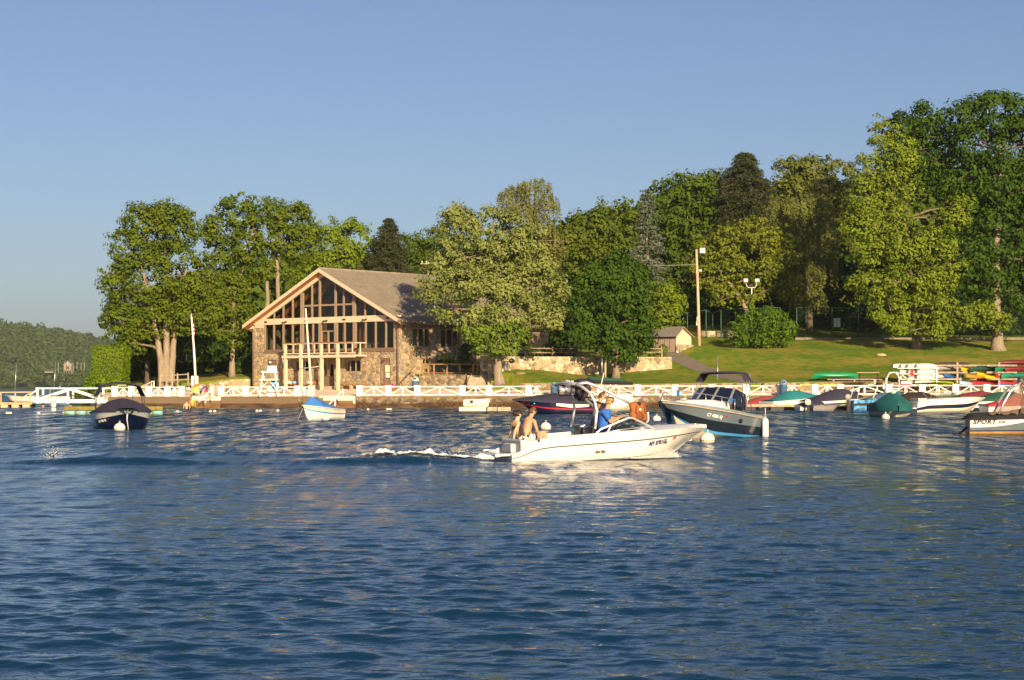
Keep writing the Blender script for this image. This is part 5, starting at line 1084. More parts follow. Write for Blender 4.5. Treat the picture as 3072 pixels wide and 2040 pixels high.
def bench(label, px0, px1, off=-0.6):
    x0, x1 = gab(px0, 1164, off)[0], gab(px1, 1164, off)[0]; t = thing('wall_bench', label, 'bench', loc_lodge((x0+x1)/2, off, 0.0), -HA); L = (x1-x0)/2
    b = MB(); b.bx(-L, L, -0.2, 0.2, 0.42, 0.52); b.build('seat', mat('orange_wood', (0.40,0.17,0.05), 0.6, 0.15, 3), t)
    for x in (-L+0.3, 0, L-0.3): b = MB(); b.bx(x-0.12, x+0.12, -0.15, 0.15, -0.1, 0.42); b.build('leg', STONE2, t)
bench('long orange-brown plank bench between balcony posts by the house wall', 848, 950); bench('orange-brown plank bench below the three-light window', 1018, 1090)
def cloth_pile(label, px, col, off=-0.6, w_=0.5):
    x = gab(px, 1164, off)[0]; t = thing('folded_towel', label, 'towel', loc_lodge(x, off, 0.52), -HA); b = MB(); rng = random.Random(px)
    b.lathe([(w_*0.95,0),(w_,0.08),(w_*0.7,0.2),(w_*0.25,0.26)], (0,0,0), 9, True, None, 1.0, 0.45)
    b.v = [(x_+rng.uniform(-.04,.04), y_+rng.uniform(-.03,.03), z_) for x_, y_, z_ in b.v]; b.build('cloth', mat('towel_%d' % px, col, 0.9, 0.15, 6), t)
cloth_pile('white bundle of towels on the bench below the balcony', 866, (0.8,0.75,0.7)); cloth_pile('light blue towel on the bench next to the white bundle', 885, (0.25,0.5,0.7)); cloth_pile('crumpled cream clothes at the bench end near the doors', 929, (0.75,0.65,0.55), w_=0.55); cloth_pile('small red cloth at the far bench end by the doors', 944, (0.55,0.10,0.06), w_=0.25)
def bin_(label, px, py, Y, r, h, body, lid, dome=True, z=None):
    B = P(px, py, Y); B.z = gz(B.x, Y) if z is None else z; t = thing('litter_bin', label, 'litter bin', B)
    b = MB(); b.lathe([(r*0.9,0),(r,0.05),(r,h*0.95),(r*1.04,h)], (0,0,0), 14); b.build('body', body, t)
    b = MB()
    for k in range(8): a = 2*PI*k/8; b.bx
    b.lathe([(r*1.06,h),(r*1.06,h+0.06),(r*0.95,h+0.2),(r*0.7,h+0.38),(r*0.25,h+0.46)] if dome else [(r*1.04,h),(r*1.02,h+0.05),(r*0.3,h+0.07)], (0,0,0), 14); l = b.build('lid', lid, t)
    if dome: b = MB(); b.box((-0.02,-r*0.86,h+0.22), (r*0.8,0.12,0.2)); b.build('flap', MATS['dark_metal'], l)
M_BLUEB = mat('blue_bin', (0.05,0.12,0.22), 0.5, 0.15, 4); M_BLUEL = mat('blue_dome', (0.16,0.25,0.40), 0.45, 0.1); M_GREYL = mat('grey_dome', (0.5,0.48,0.46), 0.5)
bin_('blue litter bin with pale dome lid beside the house corner', 1246, 1170, 186, 0.36, 0.95, M_BLUEB, M_GREYL)
bin_('blue domed bin behind the railing gap near the purple tarpaulin boat', 1662, 1178, 177, 0.32, 0.85, M_BLUEB, M_BLUEL)
bin_('blue domed bin at the railing end by the foot of the path', 2350, 1172, 173.5, 0.36, 1.0, M_BLUEB, M_BLUEL)
bin_('plain grey metal bin on the lawn beside the barbecue', 1517, 1125, 189, 0.30, 0.92, mat('galvanised', (0.42,0.42,0.43), 0.35, 0.1, 4, metal=0.6), MATS['galvanised'], False)
B = P(1532,1124,189.6); B.z = gz(B.x, 189.6); t = thing('barbecue', 'black kettle barbecue beside the grey metal bin', 'barbecue', B)
b = MB(); b.ball((0,0,0.85), 0.42, 12, 8, 0.75); b.build('kettle', mat('black_enamel', (0.02,0.02,0.02), 0.35), t)
for a in (0.3, 2.4, 4.4): b = MB(); b.tube([(0.1*math.cos(a),0.1*math.sin(a),0.7),(0.34*math.cos(a),0.34*math.sin(a),-0.05)], 0.025, 5); b.build('leg', MATS['black_enamel'], t)
def beach_chair(label, px, py, Y, m, rz=0.0, kind='adirondack'):
    B = P(px, py, Y); B.z = gz(B.x, Y); t = thing('beach_chair', label, 'chair', B, rz)
    for i in range(5): b = MB(); x = -0.24+0.12*i; b.beam((x,0.15,0.35),(x*1.15,0.55,1.0-0.06*abs(i-2)),0.10,0.03,(0,1,0)); b.build('back_slat', m, t)
    b = MB(); b.beam((0,-0.35,0.4),(0,0.25,0.33),0.6,0.04); b.build('seat', m, t)
    for x in (-0.33, 0.33):
        b = MB(); b.bx(x-0.06, x+0.06, -0.4, 0.4, 0.55, 0.59); b.build('armrest', m, t)
        b = MB(); b.bx(x-0.04, x+0.04, -0.38, -0.3, -0.1, 0.55); b.build('leg', m, t); b = MB(); b.bx(x-0.04, x+0.04, 0.25, 0.33, -0.1, 0.55); b.build('leg', m, t)
M_GRNP = mat('green_plastic', (0.02,0.07,0.05), 0.5)
beach_chair('dark green plastic chair by the low garden wall', 672, 1172, 188, M_GRNP, 2.0)
beach_chair('dark green plastic chair beneath the striped beach umbrellas', 592, 1178, 186, M_GRNP, 0.3)
beach_chair('white plastic chair beside the colourful beach umbrella', 622, 1178, 185.5, M_WHITE, -0.8)
beach_chair('dark green plastic chair between lifeguard chair and balcony post', 842, 1170, 190, M_GRNP, 0.4)
def umbrella(label, px, py, Y, r, cols, tilt):
    B = P(px, py, Y); B.z = gz(B.x, Y); t = thing('beach_umbrella', label, 'umbrella', B, 0, 'beach umbrellas leaning by the wall'); M = Matrix.Rotation(tilt, 3, 'Y')@Matrix.Rotation(-0.6, 3, 'X'); c = Vector((0,0,0.75))
    n = 8
    for k in range(n):
        b = MB(); R = []
        for s_ in np.linspace(0.02, 1, 6):
            R.append([c+M@Vector((r*s_*math.cos(a), r*s_*math.sin(a), 0.55*r*(1-s_**1.8))) for a in (2*PI*k/n, 2*PI*(k+0.5)/n, 2*PI*(k+1)/n)])
        b.loft(R, False); b.build('canopy_panel', cols[k % len(cols)], t)
    b = MB(); b.tube([c+M@Vector((0,0,0.6*r)), c-M@Vector((0,0,0.9))], 0.02, 6); b.build('pole', M_WHITE, t)
mR, mY, mB_, mP = mat('umb_orange', (0.75,0.33,0.14), 0.8), mat('umb_yellow', (0.80,0.62,0.14), 0.8), mat('umb_blue', (0.10,0.10,0.42), 0.8), mat('umb_pink', (0.65,0.45,0.5), 0.8)
umbrella('tilted orange and yellow striped beach umbrella by the railing', 590, 1180, 184.6, 0.62, [mR, mY, mY], -0.5)
umbrella('tilted beach umbrella with white, red and blue panels', 615, 1178, 184.2, 0.62, [M_WHITE, mat('umb_red', (0.6,0.06,0.05), 0.8), mB_, M_WHITE], 0.5)
umbrella('small pink and blue beach umbrella standing behind the railing gap', 568, 1176, 186, 0.42, [mP, mB_, M_WHITE], -0.1)
def flagpole():
    Y = 194; B = P(586,1157,Y); B.z = gz(B.x, Y)+0.1; t = thing('flagpole', 'white flagpole with box base and a limp flag', 'flagpole', B)
    pt = lambda px, py: P(px, py, Y)-B
    b = MB(); b.tube([pt(587,1140),pt(582,1050),pt(574,945)], [0.13,0.11,0.07], 8); b.build('pole', M_WHITE, t)
    b = MB(); b.ball(pt(574,943), 0.13, 8, 5); b.build('ball', MATS['brass'], t)
    for px in (579, 591): b = MB(); b.bx(pt(px,0).x-0.12, pt(px,0).x+0.12, -0.25, 0.25, -0.2, pt(0,1128).z); b.build('base_post', M_WHITE, t)
    fl = thing('flag', 'limp red and white striped flag with blue corner at the flagpole top', 'flag', P(577, 985, Y-0.05)); k = Y/FPX
    for i in range(7):
        b = MB(); z1 = 0.6-0.2*i; R = [[Vector((0.0+0.05*s_+0.03*math.sin(s_*2.6+z*4), 0.10*math.sin(s_*2.2+z*2), z)) for s_ in range(5)] for z in (z1, z1-0.1, z1-0.2)]
        b.loft(R, False); b.build('stripe', mat('flag_red', (0.5,0.05,0.05), 0.8) if i % 2 == 0 else M_WHITE, fl)
    b = MB(); R = [[Vector((0.02*0+0.045*s_+0.03*math.sin(s_*2.6+z*4), 0.10*math.sin(s_*2.2+z*2)-0.03, z)) for s_ in range(3)] for z in (0.62, 0.4, 0.25)]; b.loft(R, False); b.build('canton', mat('flag_blue', (0.03,0.04,0.2), 0.8), fl)
flagpole()
def planter(label, px, py, Y, leafc, fl=None):
    B = P(px, py, Y); B.z = gz(B.x, Y); t = thing('flower_planter', label, 'planter', B); b = MB(); b.lathe([(0.28,0),(0.36,0.3),(0.38,0.34),(0.33,0.34)], (0,0,0), 10, True, None, 1.4, 0.8); b.build('tub', M_BRW, t)
    rng = np.random.default_rng(px); n = 260; d = rng.normal(size=(n,3)); d /= np.linalg.norm(d,axis=1,keepdims=True); d[:,2] = abs(d[:,2]); p = d*np.array([0.55,0.35,0.35])*rng.uniform(0.6,1,(n,1))+np.array([0,0,0.33]); v, f = leaf_quads(p, d, rng.uniform(0.1,0.16,n), rng); quick_mesh('foliage', v, f, leafc, t)
    if fl: n = 60; d = rng.normal(size=(n,3)); d /= np.linalg.norm(d,axis=1,keepdims=True); d[:,2] = abs(d[:,2]); p = d*np.array([0.55,0.35,0.38])+np.array([0,-0.03,0.35]); v, f = leaf_quads(p, d, rng.uniform(0.12,0.2,n), rng, 0.9); tag(quick_mesh('blossom', v, f, fl, t), kind='stuff')
planter('tub of pink flowers by the brown corner door', 1176, 1168, 187.8, MATS['mid_leaves'], mat('pink_petals', (0.65,0.12,0.25), 0.7))
tree('patio_shrub', 'bright yellow-green shrub behind the brown deck railing', (1345,1108,190.5), [(1345,1082,20,16),(1330,1095,12,10),(1362,1090,12,12)], MATS['fresh_leaves'], BARKD, None, 0.04, seed=51, leaf=0.2, clump=0.35, cat='shrub')
tree('conical_shrub', 'dark conical shrub against the house side wall', (1397,1100,194), [(1395,1070,18,34),(1397,1050,12,24),(1396,1090,20,14)], MATS['yew_leaves'], BARKD, None, 0.04, seed=52, leaf=0.2, clump=0.35, cat='shrub')
for i, (px, lab) in enumerate(((1642,'low green flowering bush behind the patio rail fence post'),(1700,'cream flowered bush behind the patio rail fence'),(1590,'small dark bush behind the patio rail near the pale tree'),(1975,'bright green bush between patio rail fence and shed'))):
    tree('flowering_bush', lab, (px,1070,195.5), [(px-15,1055,18,14),(px+14,1052,20,16),(px+2,1044,18,12)], MATS['mid_leaves'] if i < 3 else MATS['bright_leaves'], BARKD, None, 0.04, seed=60+i, leaf=0.2, clump=0.35, cat='bush')
    if i in (0, 1):
        rng = np.random.default_rng(i); n = 70; d = rng.normal(size=(n,3)); d /= np.linalg.norm(d,axis=1,keepdims=True); c = P(px,1050,195.2); 
        v, f = leaf_quads(d*np.array([0.95,0.6,0.55]), d, rng.uniform(0.1,0.2,n), rng, 0.9); tag(quick_mesh('blossom', v, f, mat('cream_petals', (0.7,0.6,0.4), 0.7)), kind='stuff', label='cream blossoms on the bush behind the patio rail', cat='blossom').location = c
# handrails of the two bathing steps
for lab, pts in (('white sloping handrail at the bathing steps in front of the house', ((1030,1168),(1030,1193),(1010,1194),(985,1216))), ('white sloping handrail at the bathing steps near the swimmers', ((640,1162),(640,1190),(620,1192),(597,1205)))):
    Y = 178.3 if pts[0][0] > 800 else 180.6; t = thing('handrail', lab, 'handrail', (0,0,0), 0, 'handrails at the bathing steps'); a, b_, c, d = [P(p[0], p[1], Y) for p in pts]
    b = MB(); b.beam(a, d, 0.07, 0.09); b.build('rail', M_WHITE, t); b = MB(); b.beam(b_, a, 0.08, 0.08); b.build('post', M_WHITE, t); m = a.lerp(d, 0.55); b = MB(); b.beam(m, m-Vector((0,0,0.75)), 0.08, 0.08); b.build('post', M_WHITE, t)
# ------------------------------------------------------------------ boats
M_GELW = mat('white_gelcoat', (0.80,0.77,0.71), 0.22, 0.04, 2, coat=0.4); M_GELC = mat('cream_gelcoat', (0.72,0.64,0.50), 0.3, 0.06, 2, coat=0.2)
M_NAVY = mat('navy_gelcoat', (0.008,0.012,0.045), 0.18, 0.1, 2, coat=0.5); M_GREYG = mat('grey_gelcoat', (0.13,0.165,0.19), 0.25, 0.06, 2, coat=0.3)
M_BOOT = mat('blue_boot', (0.06,0.28,0.58), 0.35, 0.1, 2); M_CHROME = mat('polished_metal', (0.86,0.84,0.80), 0.28, 0.02, metal=0.75); M_STEEL = mat('dull_steel', (0.55,0.55,0.54), 0.3, 0.05, metal=0.8)
M_CANV_N = mat('navy_canvas', (0.028,0.026,0.05), 0.85, 0.2, 4, 0.01, 40); M_CANV_B = mat('black_canvas', (0.018,0.016,0.018), 0.85, 0.2, 4, 0.01, 40)
M_CANV_T = mat('teal_canvas', (0.015,0.17,0.19), 0.8, 0.12, 3, 0.01, 30); M_CANV_G = mat('darkteal_canvas', (0.008,0.10,0.095), 0.75, 0.15, 3, 0.02, 12)
M_CANV_R = mat('red_canvas', (0.30,0.045,0.05), 0.85, 0.12, 3, 0.01, 30); M_CANV_M = mat('maroon_canvas', (0.16,0.022,0.03), 0.85, 0.12, 3); M_CANV_BL = mat('blue_tarp', (0.045,0.20,0.55), 0.6, 0.12, 2.5, 0.03, 6)
M_CANV_S = mat('slate_canvas', (0.05,0.11,0.19), 0.85, 0.12, 3); M_CANV_GR = mat('green_canvas', (0.012,0.07,0.045), 0.85, 0.12, 3); M_BLACK = mat('black_rubber', (0.012,0.012,0.013), 0.5); M_RED = mat('red_stripe', (0.55,0.02,0.02), 0.35)
M_WSH = glass_mat('windscreen', (0.55,0.68,0.66), 0.02, 1.0); M_SMOKE = mat('smoked_windscreen', (0.008,0.012,0.03), 0.08, 0.1, coat=0.5)
M_TAN = mat('tan_trim', (0.42,0.33,0.22), 0.7)
class Hull:
    def __init__(s, L, B, zs, draft=0.3, rake=0.9, stern=0.92, full=0.5, power=2.4, chine=0.42, flare=0.80, bowlift=0.55):
        s.L, s.B, s.draft, s.rake, s.stern, s.full, s.power, s.ch, s.flare, s.bl = L, B, draft, rake, stern, full, power, chine, flare, bowlift
        s.zt = [p[0] for p in zs]; s.zz = [p[1] for p in zs]
    def zs(s, t): return float(np.interp(t, s.zt, s.zz))
    def b(s, t):
        a = s.stern+(1-s.stern)*min(1, t/0.35)
        return s.B/2*a*(1-max(0, (t-s.full)/(1-s.full))**s.power)+0.02
    def pt(s, t, q, side, off=0.0):
        w_ = max(0, (t-0.5)/0.5)**1.6; zk = -s.draft+(s.draft+s.bl*0.35)*max(0, (t-0.6)/0.4)**2.2; zs = s.zs(t); b = s.b(t)
        bc = b*(s.flare-(s.flare-0.35)*w_); zc = zk+(zs-zk)*(0.30+0.18*w_)
        if q < s.ch: f = q/s.ch; y, z = bc*f, zk+(zc-zk)*f
        else:
            f = (q-s.ch)/(1-s.ch); y, z = bc+(b-bc)*(f**(0.85)), zc+(zs-zc)*f
        x = s.L*t-s.rake*(1-q)*max(0, (t-0.55)/0.45)**1.5
        return Vector((x, side*(y+off), z))
    def band(s, q0, q1, n=22, m=4, t0=0.0, t1=1.0, off=0.0, sides=(1, -1)):
        mb = MB()
        for sd in sides:
            R = [[s.pt(t, q0+(q1-q0)*j/m, sd, off) for j in range(m+1)] for t in np.linspace(t0, t1, n)]
            mb.loft(R, False)
        return mb
    def transom(s, q1=1.0):
        mb = MB(); qs = np.linspace(0, q1, 9); p = [s.pt(0, q, 1) for q in qs]+[s.pt(0, q, -1) for q in reversed(qs[1:])]; mb.add(p, [tuple(range(len(p)))]); return mb
    def deck(s, t0, t1, crown=0.06, n=14, drop=0.0, inset=0.0):
        mb = MB(); R = []
        for t in np.linspace(t0, t1, n):
            b = max(0.01, s.b(t)-inset); a = s.pt(t, 1, 1); R.append([Vector((a.x, b*j/4, s.zs(t)-drop+crown*(1-(j/4)**2))) for j in range(-4, 5)])
        return mb.loft(R, False)
    def cover(s, prof, skirt=0.12, n=30, p=2.0, off=0.03, seed=0):
        """canvas: prof = [(t, height)]"""
        mb = MB(); R = []; rng = random.Random(seed); ts = np.linspace(prof[0][0], prof[-1][0], n)
        for t in ts:
            h = float(np.interp(t, [q[0] for q in prof], [q[1] for q in prof])); a = s.pt(t, 1, 1); b = s.b(t)+off; z = s.zs(t); ring = [Vector((a.x, b, z-skirt))]
            for j in range(6, -7, -1):
                u = j/6; ring.append(Vector((a.x, b*u, z+0.02+h*(1-abs(u)**p)+0.012*math.sin(t*37+j*1.9)*(1-abs(u)))))
            ring.append(Vector((a.x, -b, z-skirt))); R.append(ring)
        return mb.loft(R, False)
    def sheer_tube(s, r=0.03, q=1.0, t0=0, t1=1, off=0.01): 
        mb = MB()
        p = [s.pt(t, q, 1, off) for t in np.linspace(t0, t1, 18)]+[s.pt(t, q, -1, off) for t in np.linspace(t1, t0, 18)]
        return mb.tube(p, r, 6)
def boat_thing(name, label, px, py, rz, L, cat='boat', pitch=0.0, roll=0.0, group=None, Y=None, at_mid=True):
    """placed by the middle of its waterline at photo pixel (px, py)"""
    Y = Y or YW(py); c = Vector((PX(px, Y), Y, 0)); R = Matrix.Rotation(rz, 3, 'Z')
    o = c-R@Vector((L/2, 0, 0)) if at_mid else c
    return thing(name, label, cat, o, group=group, rot=(roll, pitch, rz))
def bimini(t, x0, x1, hw, z, m, sag=0.05, legs=((0.2, 0.1), (0.8, 0.9)), zfoot=0.6, crown=0.12, frame=M_STEEL, drop=0.12):
    mb = MB(); R = []
    for i in range(7):
        x = x0+(x1-x0)*i/6; e = 0.06*abs(i/3-1)**2
        R.append([Vector((x, hw, z-drop-0.05))]+[Vector((x, hw*j/5*(1.0), z-e+crown*(1-(j/5)**2)-(drop if abs(j) == 5 else 0))) for j in range(5, -6, -1)]+[Vector((x, -hw, z-drop-0.05))])
    mb.loft(R, False); o = mb.build('bimini_top', m, t); o.modifiers.new('s', 'SOLIDIFY').thickness = 0.03
    for s_ in (-1, 1):
        for a, b in legs: mb = MB(); mb.tube([(x0+(x1-x0)*a, s_*hw, zfoot), (x0+(x1-x0)*b, s_*hw*0.99, z-drop)], 0.018, 6); mb.build('bimini_pole', frame, t)
def outboard(t, x, y, z, m=M_BLACK, s_=1.0):
    mb = MB(); mb.lathe([(0.12*s_,0),(0.2*s_,0.06),(0.22*s_,0.3*s_),(0.16*s_,0.45*s_),(0.05,0.5*s_)], (x-0.2*s_,y,z), 10, True, None, 1.35, 0.85); mb.build('engine_cowl', m, t)
    mb = MB(); mb.bx(x-0.28*s_, x-0.08*s_, y-0.07, y+0.07, -0.35, z+0.02); mb.build('engine_leg', M_BLACK, t)
def reg_text(t, s, H, tq, q, size, m, side=-1, shear=0.15, spacing=1.1, sx=1.0):
    """letters laid along the topside"""
    a, b = H.pt(tq, q, side, 0.02), H.pt(tq+0.12, q, side, 0.02); up = (H.pt(tq+0.06, q+0.08, side)-H.pt(tq+0.06, q, side)); d = (b-a).normalized() if side < 0 else (a-b).normalized()
    n = d.cross(up).normalized(); up = n.cross(d); M = Matrix((d, up, n)).transposed(); org = a if side < 0 else b
    return text_mesh('lettering', s, size, m, t, org+n*0.006, M.to_euler(), shear, spacing, sx)
# --- the white runabout under way
RB_Y = 50.2; RB_RZ = math.radians(17)
RB = thing('white_runabout', 'white sport boat under way with polished tower and four people aboard', 'boat', (PX(1502, RB_Y), RB_Y, -0.03), rot=(0, math.radians(-2.6), RB_RZ))
def rbl(px, py, y):
    """photo pixel on the boat's plane at local offset y -> local coordinates"""
    M = RB_M.inverted(); k = (px-CX)/FPX; Y = RB_Y+0.4
    for _ in range(8):
        p = M@Vector((k*Y, Y, PZ(py, Y))); Y += (y-p.y)*0.9
    return p
RB_M = Matrix.Translation(RB.location)@RB.rotation_euler.to_matrix().to_4x4()
def runabout():
    t = RB; H = Hull(5.9, 2.25, [(0,0.22),(0.03,0.26),(0.07,0.36),(0.12,0.50),(0.2,0.55),(0.5,0.60),(0.8,0.63),(0.95,0.61),(1,0.57)], 0.32, 0.85, 0.94, 0.45, 3.0, 0.40, 0.86, 0.12); RB['hull_len'] = 5.62
    H.band(0, 0.775, 30, 6).build('hull', M_GELW, t); H.band(0.775, 0.81, 30, 1, off=0.006).build('hull_stripe', mat('grey_stripe', (0.10,0.11,0.13), 0.4), t); H.band(0.81, 1.0, 30, 3).build('topside', M_GELW, t)
    H.band(0.40, 0.425, 30, 1, off=0.012, t1=0.93).build('chine_rail', M_GELW, t)
    H.transom(0.99).build('transom', M_GELW, t)
    b = MB(); b.bx(-0.38, 0.1, -0.85, 0.85, 0.16, 0.22); b.bx(-0.42, -0.3, -0.95, -0.75, 0.15, 0.24); b.build('swim_platform', M_GELW, t, 0.02)
    b = MB(); b.tube([(-0.35,0.35,0.24),(-0.35,0.35,0.30),(-0.05,0.35,0.30)], 0.02, 6); b.build('ladder', M_CHROME, t)
    # rounded gunwales and cockpit
    for sd in (1, -1):
        R = []
        for u in np.linspace(0.13, 0.66, 16):
            a = H.pt(u, 1, sd); R.append([a, a+Vector((0,-sd*0.05,0.05)), a+Vector((0,-sd*0.18,0.06)), a+Vector((0,-sd*0.24,0.02)), a+Vector((0,-sd*0.26,-0.4))])
        mb = MB(); mb.loft(R, False); mb.build('gunwale', M_GELW, t)
    H.deck(0.60, 1.0, 0.10).build('foredeck', M_GELW, t)
    b = MB(); R = [[Vector((x, y, 0.08)) for y in (-0.86, 0, 0.86)] for x in (0.5, 3.6)]; b.loft(R, False); b.build('cockpit_floor', mat('cockpit_carpet', (0.25,0.25,0.26), 0.9), t)
    b = MB(); b.bx(0.42, 0.86, -0.9, 0.9, 0.1, 0.53); b.build('engine_hatch', mat('white_vinyl', (0.72,0.66,0.58), 0.5), t, 0.04)
    b = MB(); b.bx(0.30, 0.44, -0.88, 0.88, 0.2, 0.56); b.build('sun_pad', mat('grey_vinyl', (0.58,0.57,0.55), 0.5), t, 0.04)
    b = MB(); b.bx(0.16, 0.30, -0.45, 0.25, 0.2, 0.46); b.build('transom_panel', mat('moulded_grey', (0.55,0.56,0.56), 0.4, 0.25, 6), t, 0.03)
    for yy in (-0.42, 0.42):
        b = MB(); b.bx(2.35, 2.8, yy-0.24, yy+0.24, 0.1, 0.42); b.bx(2.30, 2.42, yy-0.24, yy+0.24, 0.42, 0.78); b.build('seat', mat('charcoal_vinyl', (0.05,0.05,0.055), 0.6), t, 0.05)
    b = MB(); R = [[Vector((x, y, z)) for x, z in ((3.25,0.45),(3.3,0.72),(3.5,0.80))] for y in (-0.85, -0.05)]; b.loft(R, False); b.build('dashboard', mat('dash_grey', (0.12,0.12,0.13), 0.5), t)
    b = MB(); c = Vector((3.08,-0.42,0.80)); Mx = Matrix.Rotation(math.radians(-62), 3, 'Y'); pts = [c+Mx@Vector((0.17*math.cos(a),0.17*math.sin(a),0)) for a in np.linspace(0, 2*PI, 17)]; b.tube(pts, 0.014, 5); b.tube([c-Mx@Vector((0,0.17,0)), c, c+Mx@Vector((0,0.17,0))], 0.012, 5); b.build('steering_wheel', M_BLACK, t)
    # windscreen: near and far sheets with bright frames
    yn, yf = -0.93, 0.86
    for yy, nm in ((yn, 1), (yf, 0)):
        A, Bp, Cc, D = [rbl(px, py, yn) for px, py in ((1773,1316),(1801,1288),(1892,1251),(1984,1292))]
        for q in (A, Bp, Cc, D): q.y = yy
        D.y *= 0.80; mid = Bp.lerp(Cc, 0.5)
        c2 = Cc.lerp(D, 0.06)+Vector((0,0,-0.005))
        b = MB(); b.tube([A, A.lerp(Bp,0.5), Bp.lerp(A,0.08), Bp.lerp(Cc,0.06)+Vector((0,0,0.0)), mid, Cc.lerp(Bp,0.06), c2, Cc.lerp(D,0.5), D], 0.032, 8); b.build('windscreen_rail', M_CHROME, t)
        b = MB(); b.lathe([(0.05,-0.03),(0.05,0.03)], D-Vector((0,0,0.02)), 8); b.build('rail_foot', M_CHROME, t)
        low0, low1 = rbl(1822, 1296, yn), rbl(1925, 1282, yn); 
        for q in (low0, low1): q.y = yy
        low1.y *= 0.85; e1 = Bp.lerp(Cc, 0.35); e2 = Cc.lerp(D, 0.15)
        b = MB(); b.add([low0, low1, e2.lerp(low1, 0.35), Cc-Vector((0.02,0,0.05)), e1-Vector((0,0,0.05))], [(0,1,2,3,4)]); b.build('windscreen', M_WSH, t)
        b = MB(); b.tube([low0-Vector((0.05,0,0)), low1], 0.016, 5); b.build('windscreen_base', M_CHROME, t); b = MB(); b.beam(low0, e1, 0.03, 0.06, (0,1,0)); b.build('windscreen_strut', M_GELW, t)
    b = MB(); a, c = rbl(1925,1281,yn), rbl(1893,1253,yn); a.y = -0.75; c.y = -0.7; a2, c2 = a.copy(), c.copy(); a2.y = 0.7; c2.y = 0.65; am, cm = (a+a2)/2+Vector((0.3,0,0)), (c+c2)/2+Vector((0.15,0,0))
    b.add([a,am,a2,c2,cm,c], [(0,1,4,5),(1,2,3,4)]); b.build('windscreen', M_WSH, t)
    # tower
    def tp(lst, yy): return [Vector((p.x, y_, p.z)) for p, y_ in zip([rbl(px, py, yn) for px, py in lst], yy)]
    near = tp(((1783,1287),(1786,1262),(1789,1232),(1785,1206),(1774,1180),(1757,1162),(1740,1152)), (-0.98,-0.98,-0.96,-0.92,-0.84,-0.72,-0.6)); b = MB(); b.tube(near, 0.042, 8); b.build('tower_leg', M_CHROME, t)
    top = near[-1]; far_top = Vector((top.x-0.18, 0.62, top.z-0.02))
    farl = [Vector((x_, y_, z_)) for x_, y_, z_ in ((rbl(1714,1281,0.9).x,0.92,rbl(1714,1281,0.9).z),(rbl(1721,1245,0.9).x,0.9,rbl(1721,1245,0.9).z),(rbl(1723,1225,0.9).x,0.88,rbl(1723,1225,0.9).z),(rbl(1716,1192,0.85).x,0.8,rbl(1716,1192,0.85).z),(rbl(1708,1165,0.8).x,0.72,rbl(1708,1165,0.8).z),(far_top.x,far_top.y,far_top.z))]; b = MB(); b.tube(farl, 0.034, 8); b.build('tower_leg', M_CHROME, t)
    b = MB(); b.tube([top, top.lerp(far_top,0.5)+Vector((0,0,0.05)), far_top], 0.042, 8); b.build('tower_top', M_CHROME, t)
    fw = tp(((1772,1148),(1800,1158),(1840,1178),(1870,1194),(1901,1213)), (-0.6,-0.62,-0.66,-0.7,-0.74)); b = MB(); b.tube([top]+fw, [0.035,0.045,0.045,0.042,0.04,0.035], 8); b.build('tower_arm', M_CHROME, t)
    ff = tp(((1745,1155),(1790,1175),(1835,1214),(1868,1245),(1885,1270)), (0.6,0.65,0.7,0.75,0.78)); b = MB(); b.tube(ff, 0.034, 8); b.build('tower_arm', M_STEEL, t)
    b = MB(); b.tube([rbl(1800,1170,0), rbl(1812,1118,0)], 0.012, 5); b.build('antenna', M_GELW, t)
    for px, py, dx in ((1692,1169,0), (1727,1171,0)):
        c = rbl(px, py, 0.3); b = MB(); b.lathe([(0.06,-0.17),(0.12,-0.13),(0.135,0.02),(0.12,0.15),(0.05,0.18)], c, 10, True, Matrix.Rotation(PI/2, 3, 'Y')); s = b.build('tower_speaker', M_CHROME, t)
        b = MB(); b.lathe([(0.10,0),(0.04,0.012)], c+Vector((-0.16,0,0)), 10, True, Matrix.Rotation(-PI/2, 3, 'Y')); b.build('speaker_cone', M_BLACK, s)
    b = MB(); b.tube([rbl(1690,1160,0.3), rbl(1706,1155,0.3), rbl(1735,1152,0.0)], 0.028, 6); b.build('speaker_bar', M_STEEL, t)
    # lettering, sticker, cleats
    reg_text(t, 'NY 8781GL', H, 0.655, 0.62, 0.17, mat('navy_letter', (0.02,0.02,0.12), 0.5), -1, 0.1, 1.05, 0.72)
    a = H.pt(0.80, 0.68, -1, 0.012); b = MB(); d = (H.pt(0.83, 0.68, -1, 0.012)-a); u = H.pt(0.80, 0.80, -1, 0.012)-H.pt(0.80, 0.68, -1, 0.012); b.add([a, a+d*0.62, a+d*0.62+u*0.75, a+u*0.75], [(0,1,2,3)]); b.build('registration_sticker', mat('sticker_red', (0.6,0.12,0.08), 0.5), t)
    reg_text(t, 'Sea Ray', H, 0.385, 0.56, 0.11, mat('brown_letter', (0.14,0.10,0.06), 0.5), -1, 0.5, 0.9, 0.95)
    b = MB(); c = H.pt(0.985, 0.45, -1); b.tube([c+Vector((0.0+0.06*math.cos(a),0,0.06*math.sin(a))) for a in np.linspace(0, 2*PI, 11)], 0.012, 5); b.build('bow_eye', M_CHROME, t)
    for u in (0.62, 0.93): c = H.pt(u, 1, -1)+Vector((0,0.12,0.06)); b = MB(); b.tube([c+Vector((-0.08,0,0.03)), c+Vector((0.08,0,0.03))], 0.014, 5); b.build('cleat', M_CHROME, t)
    return H
RH = runabout()
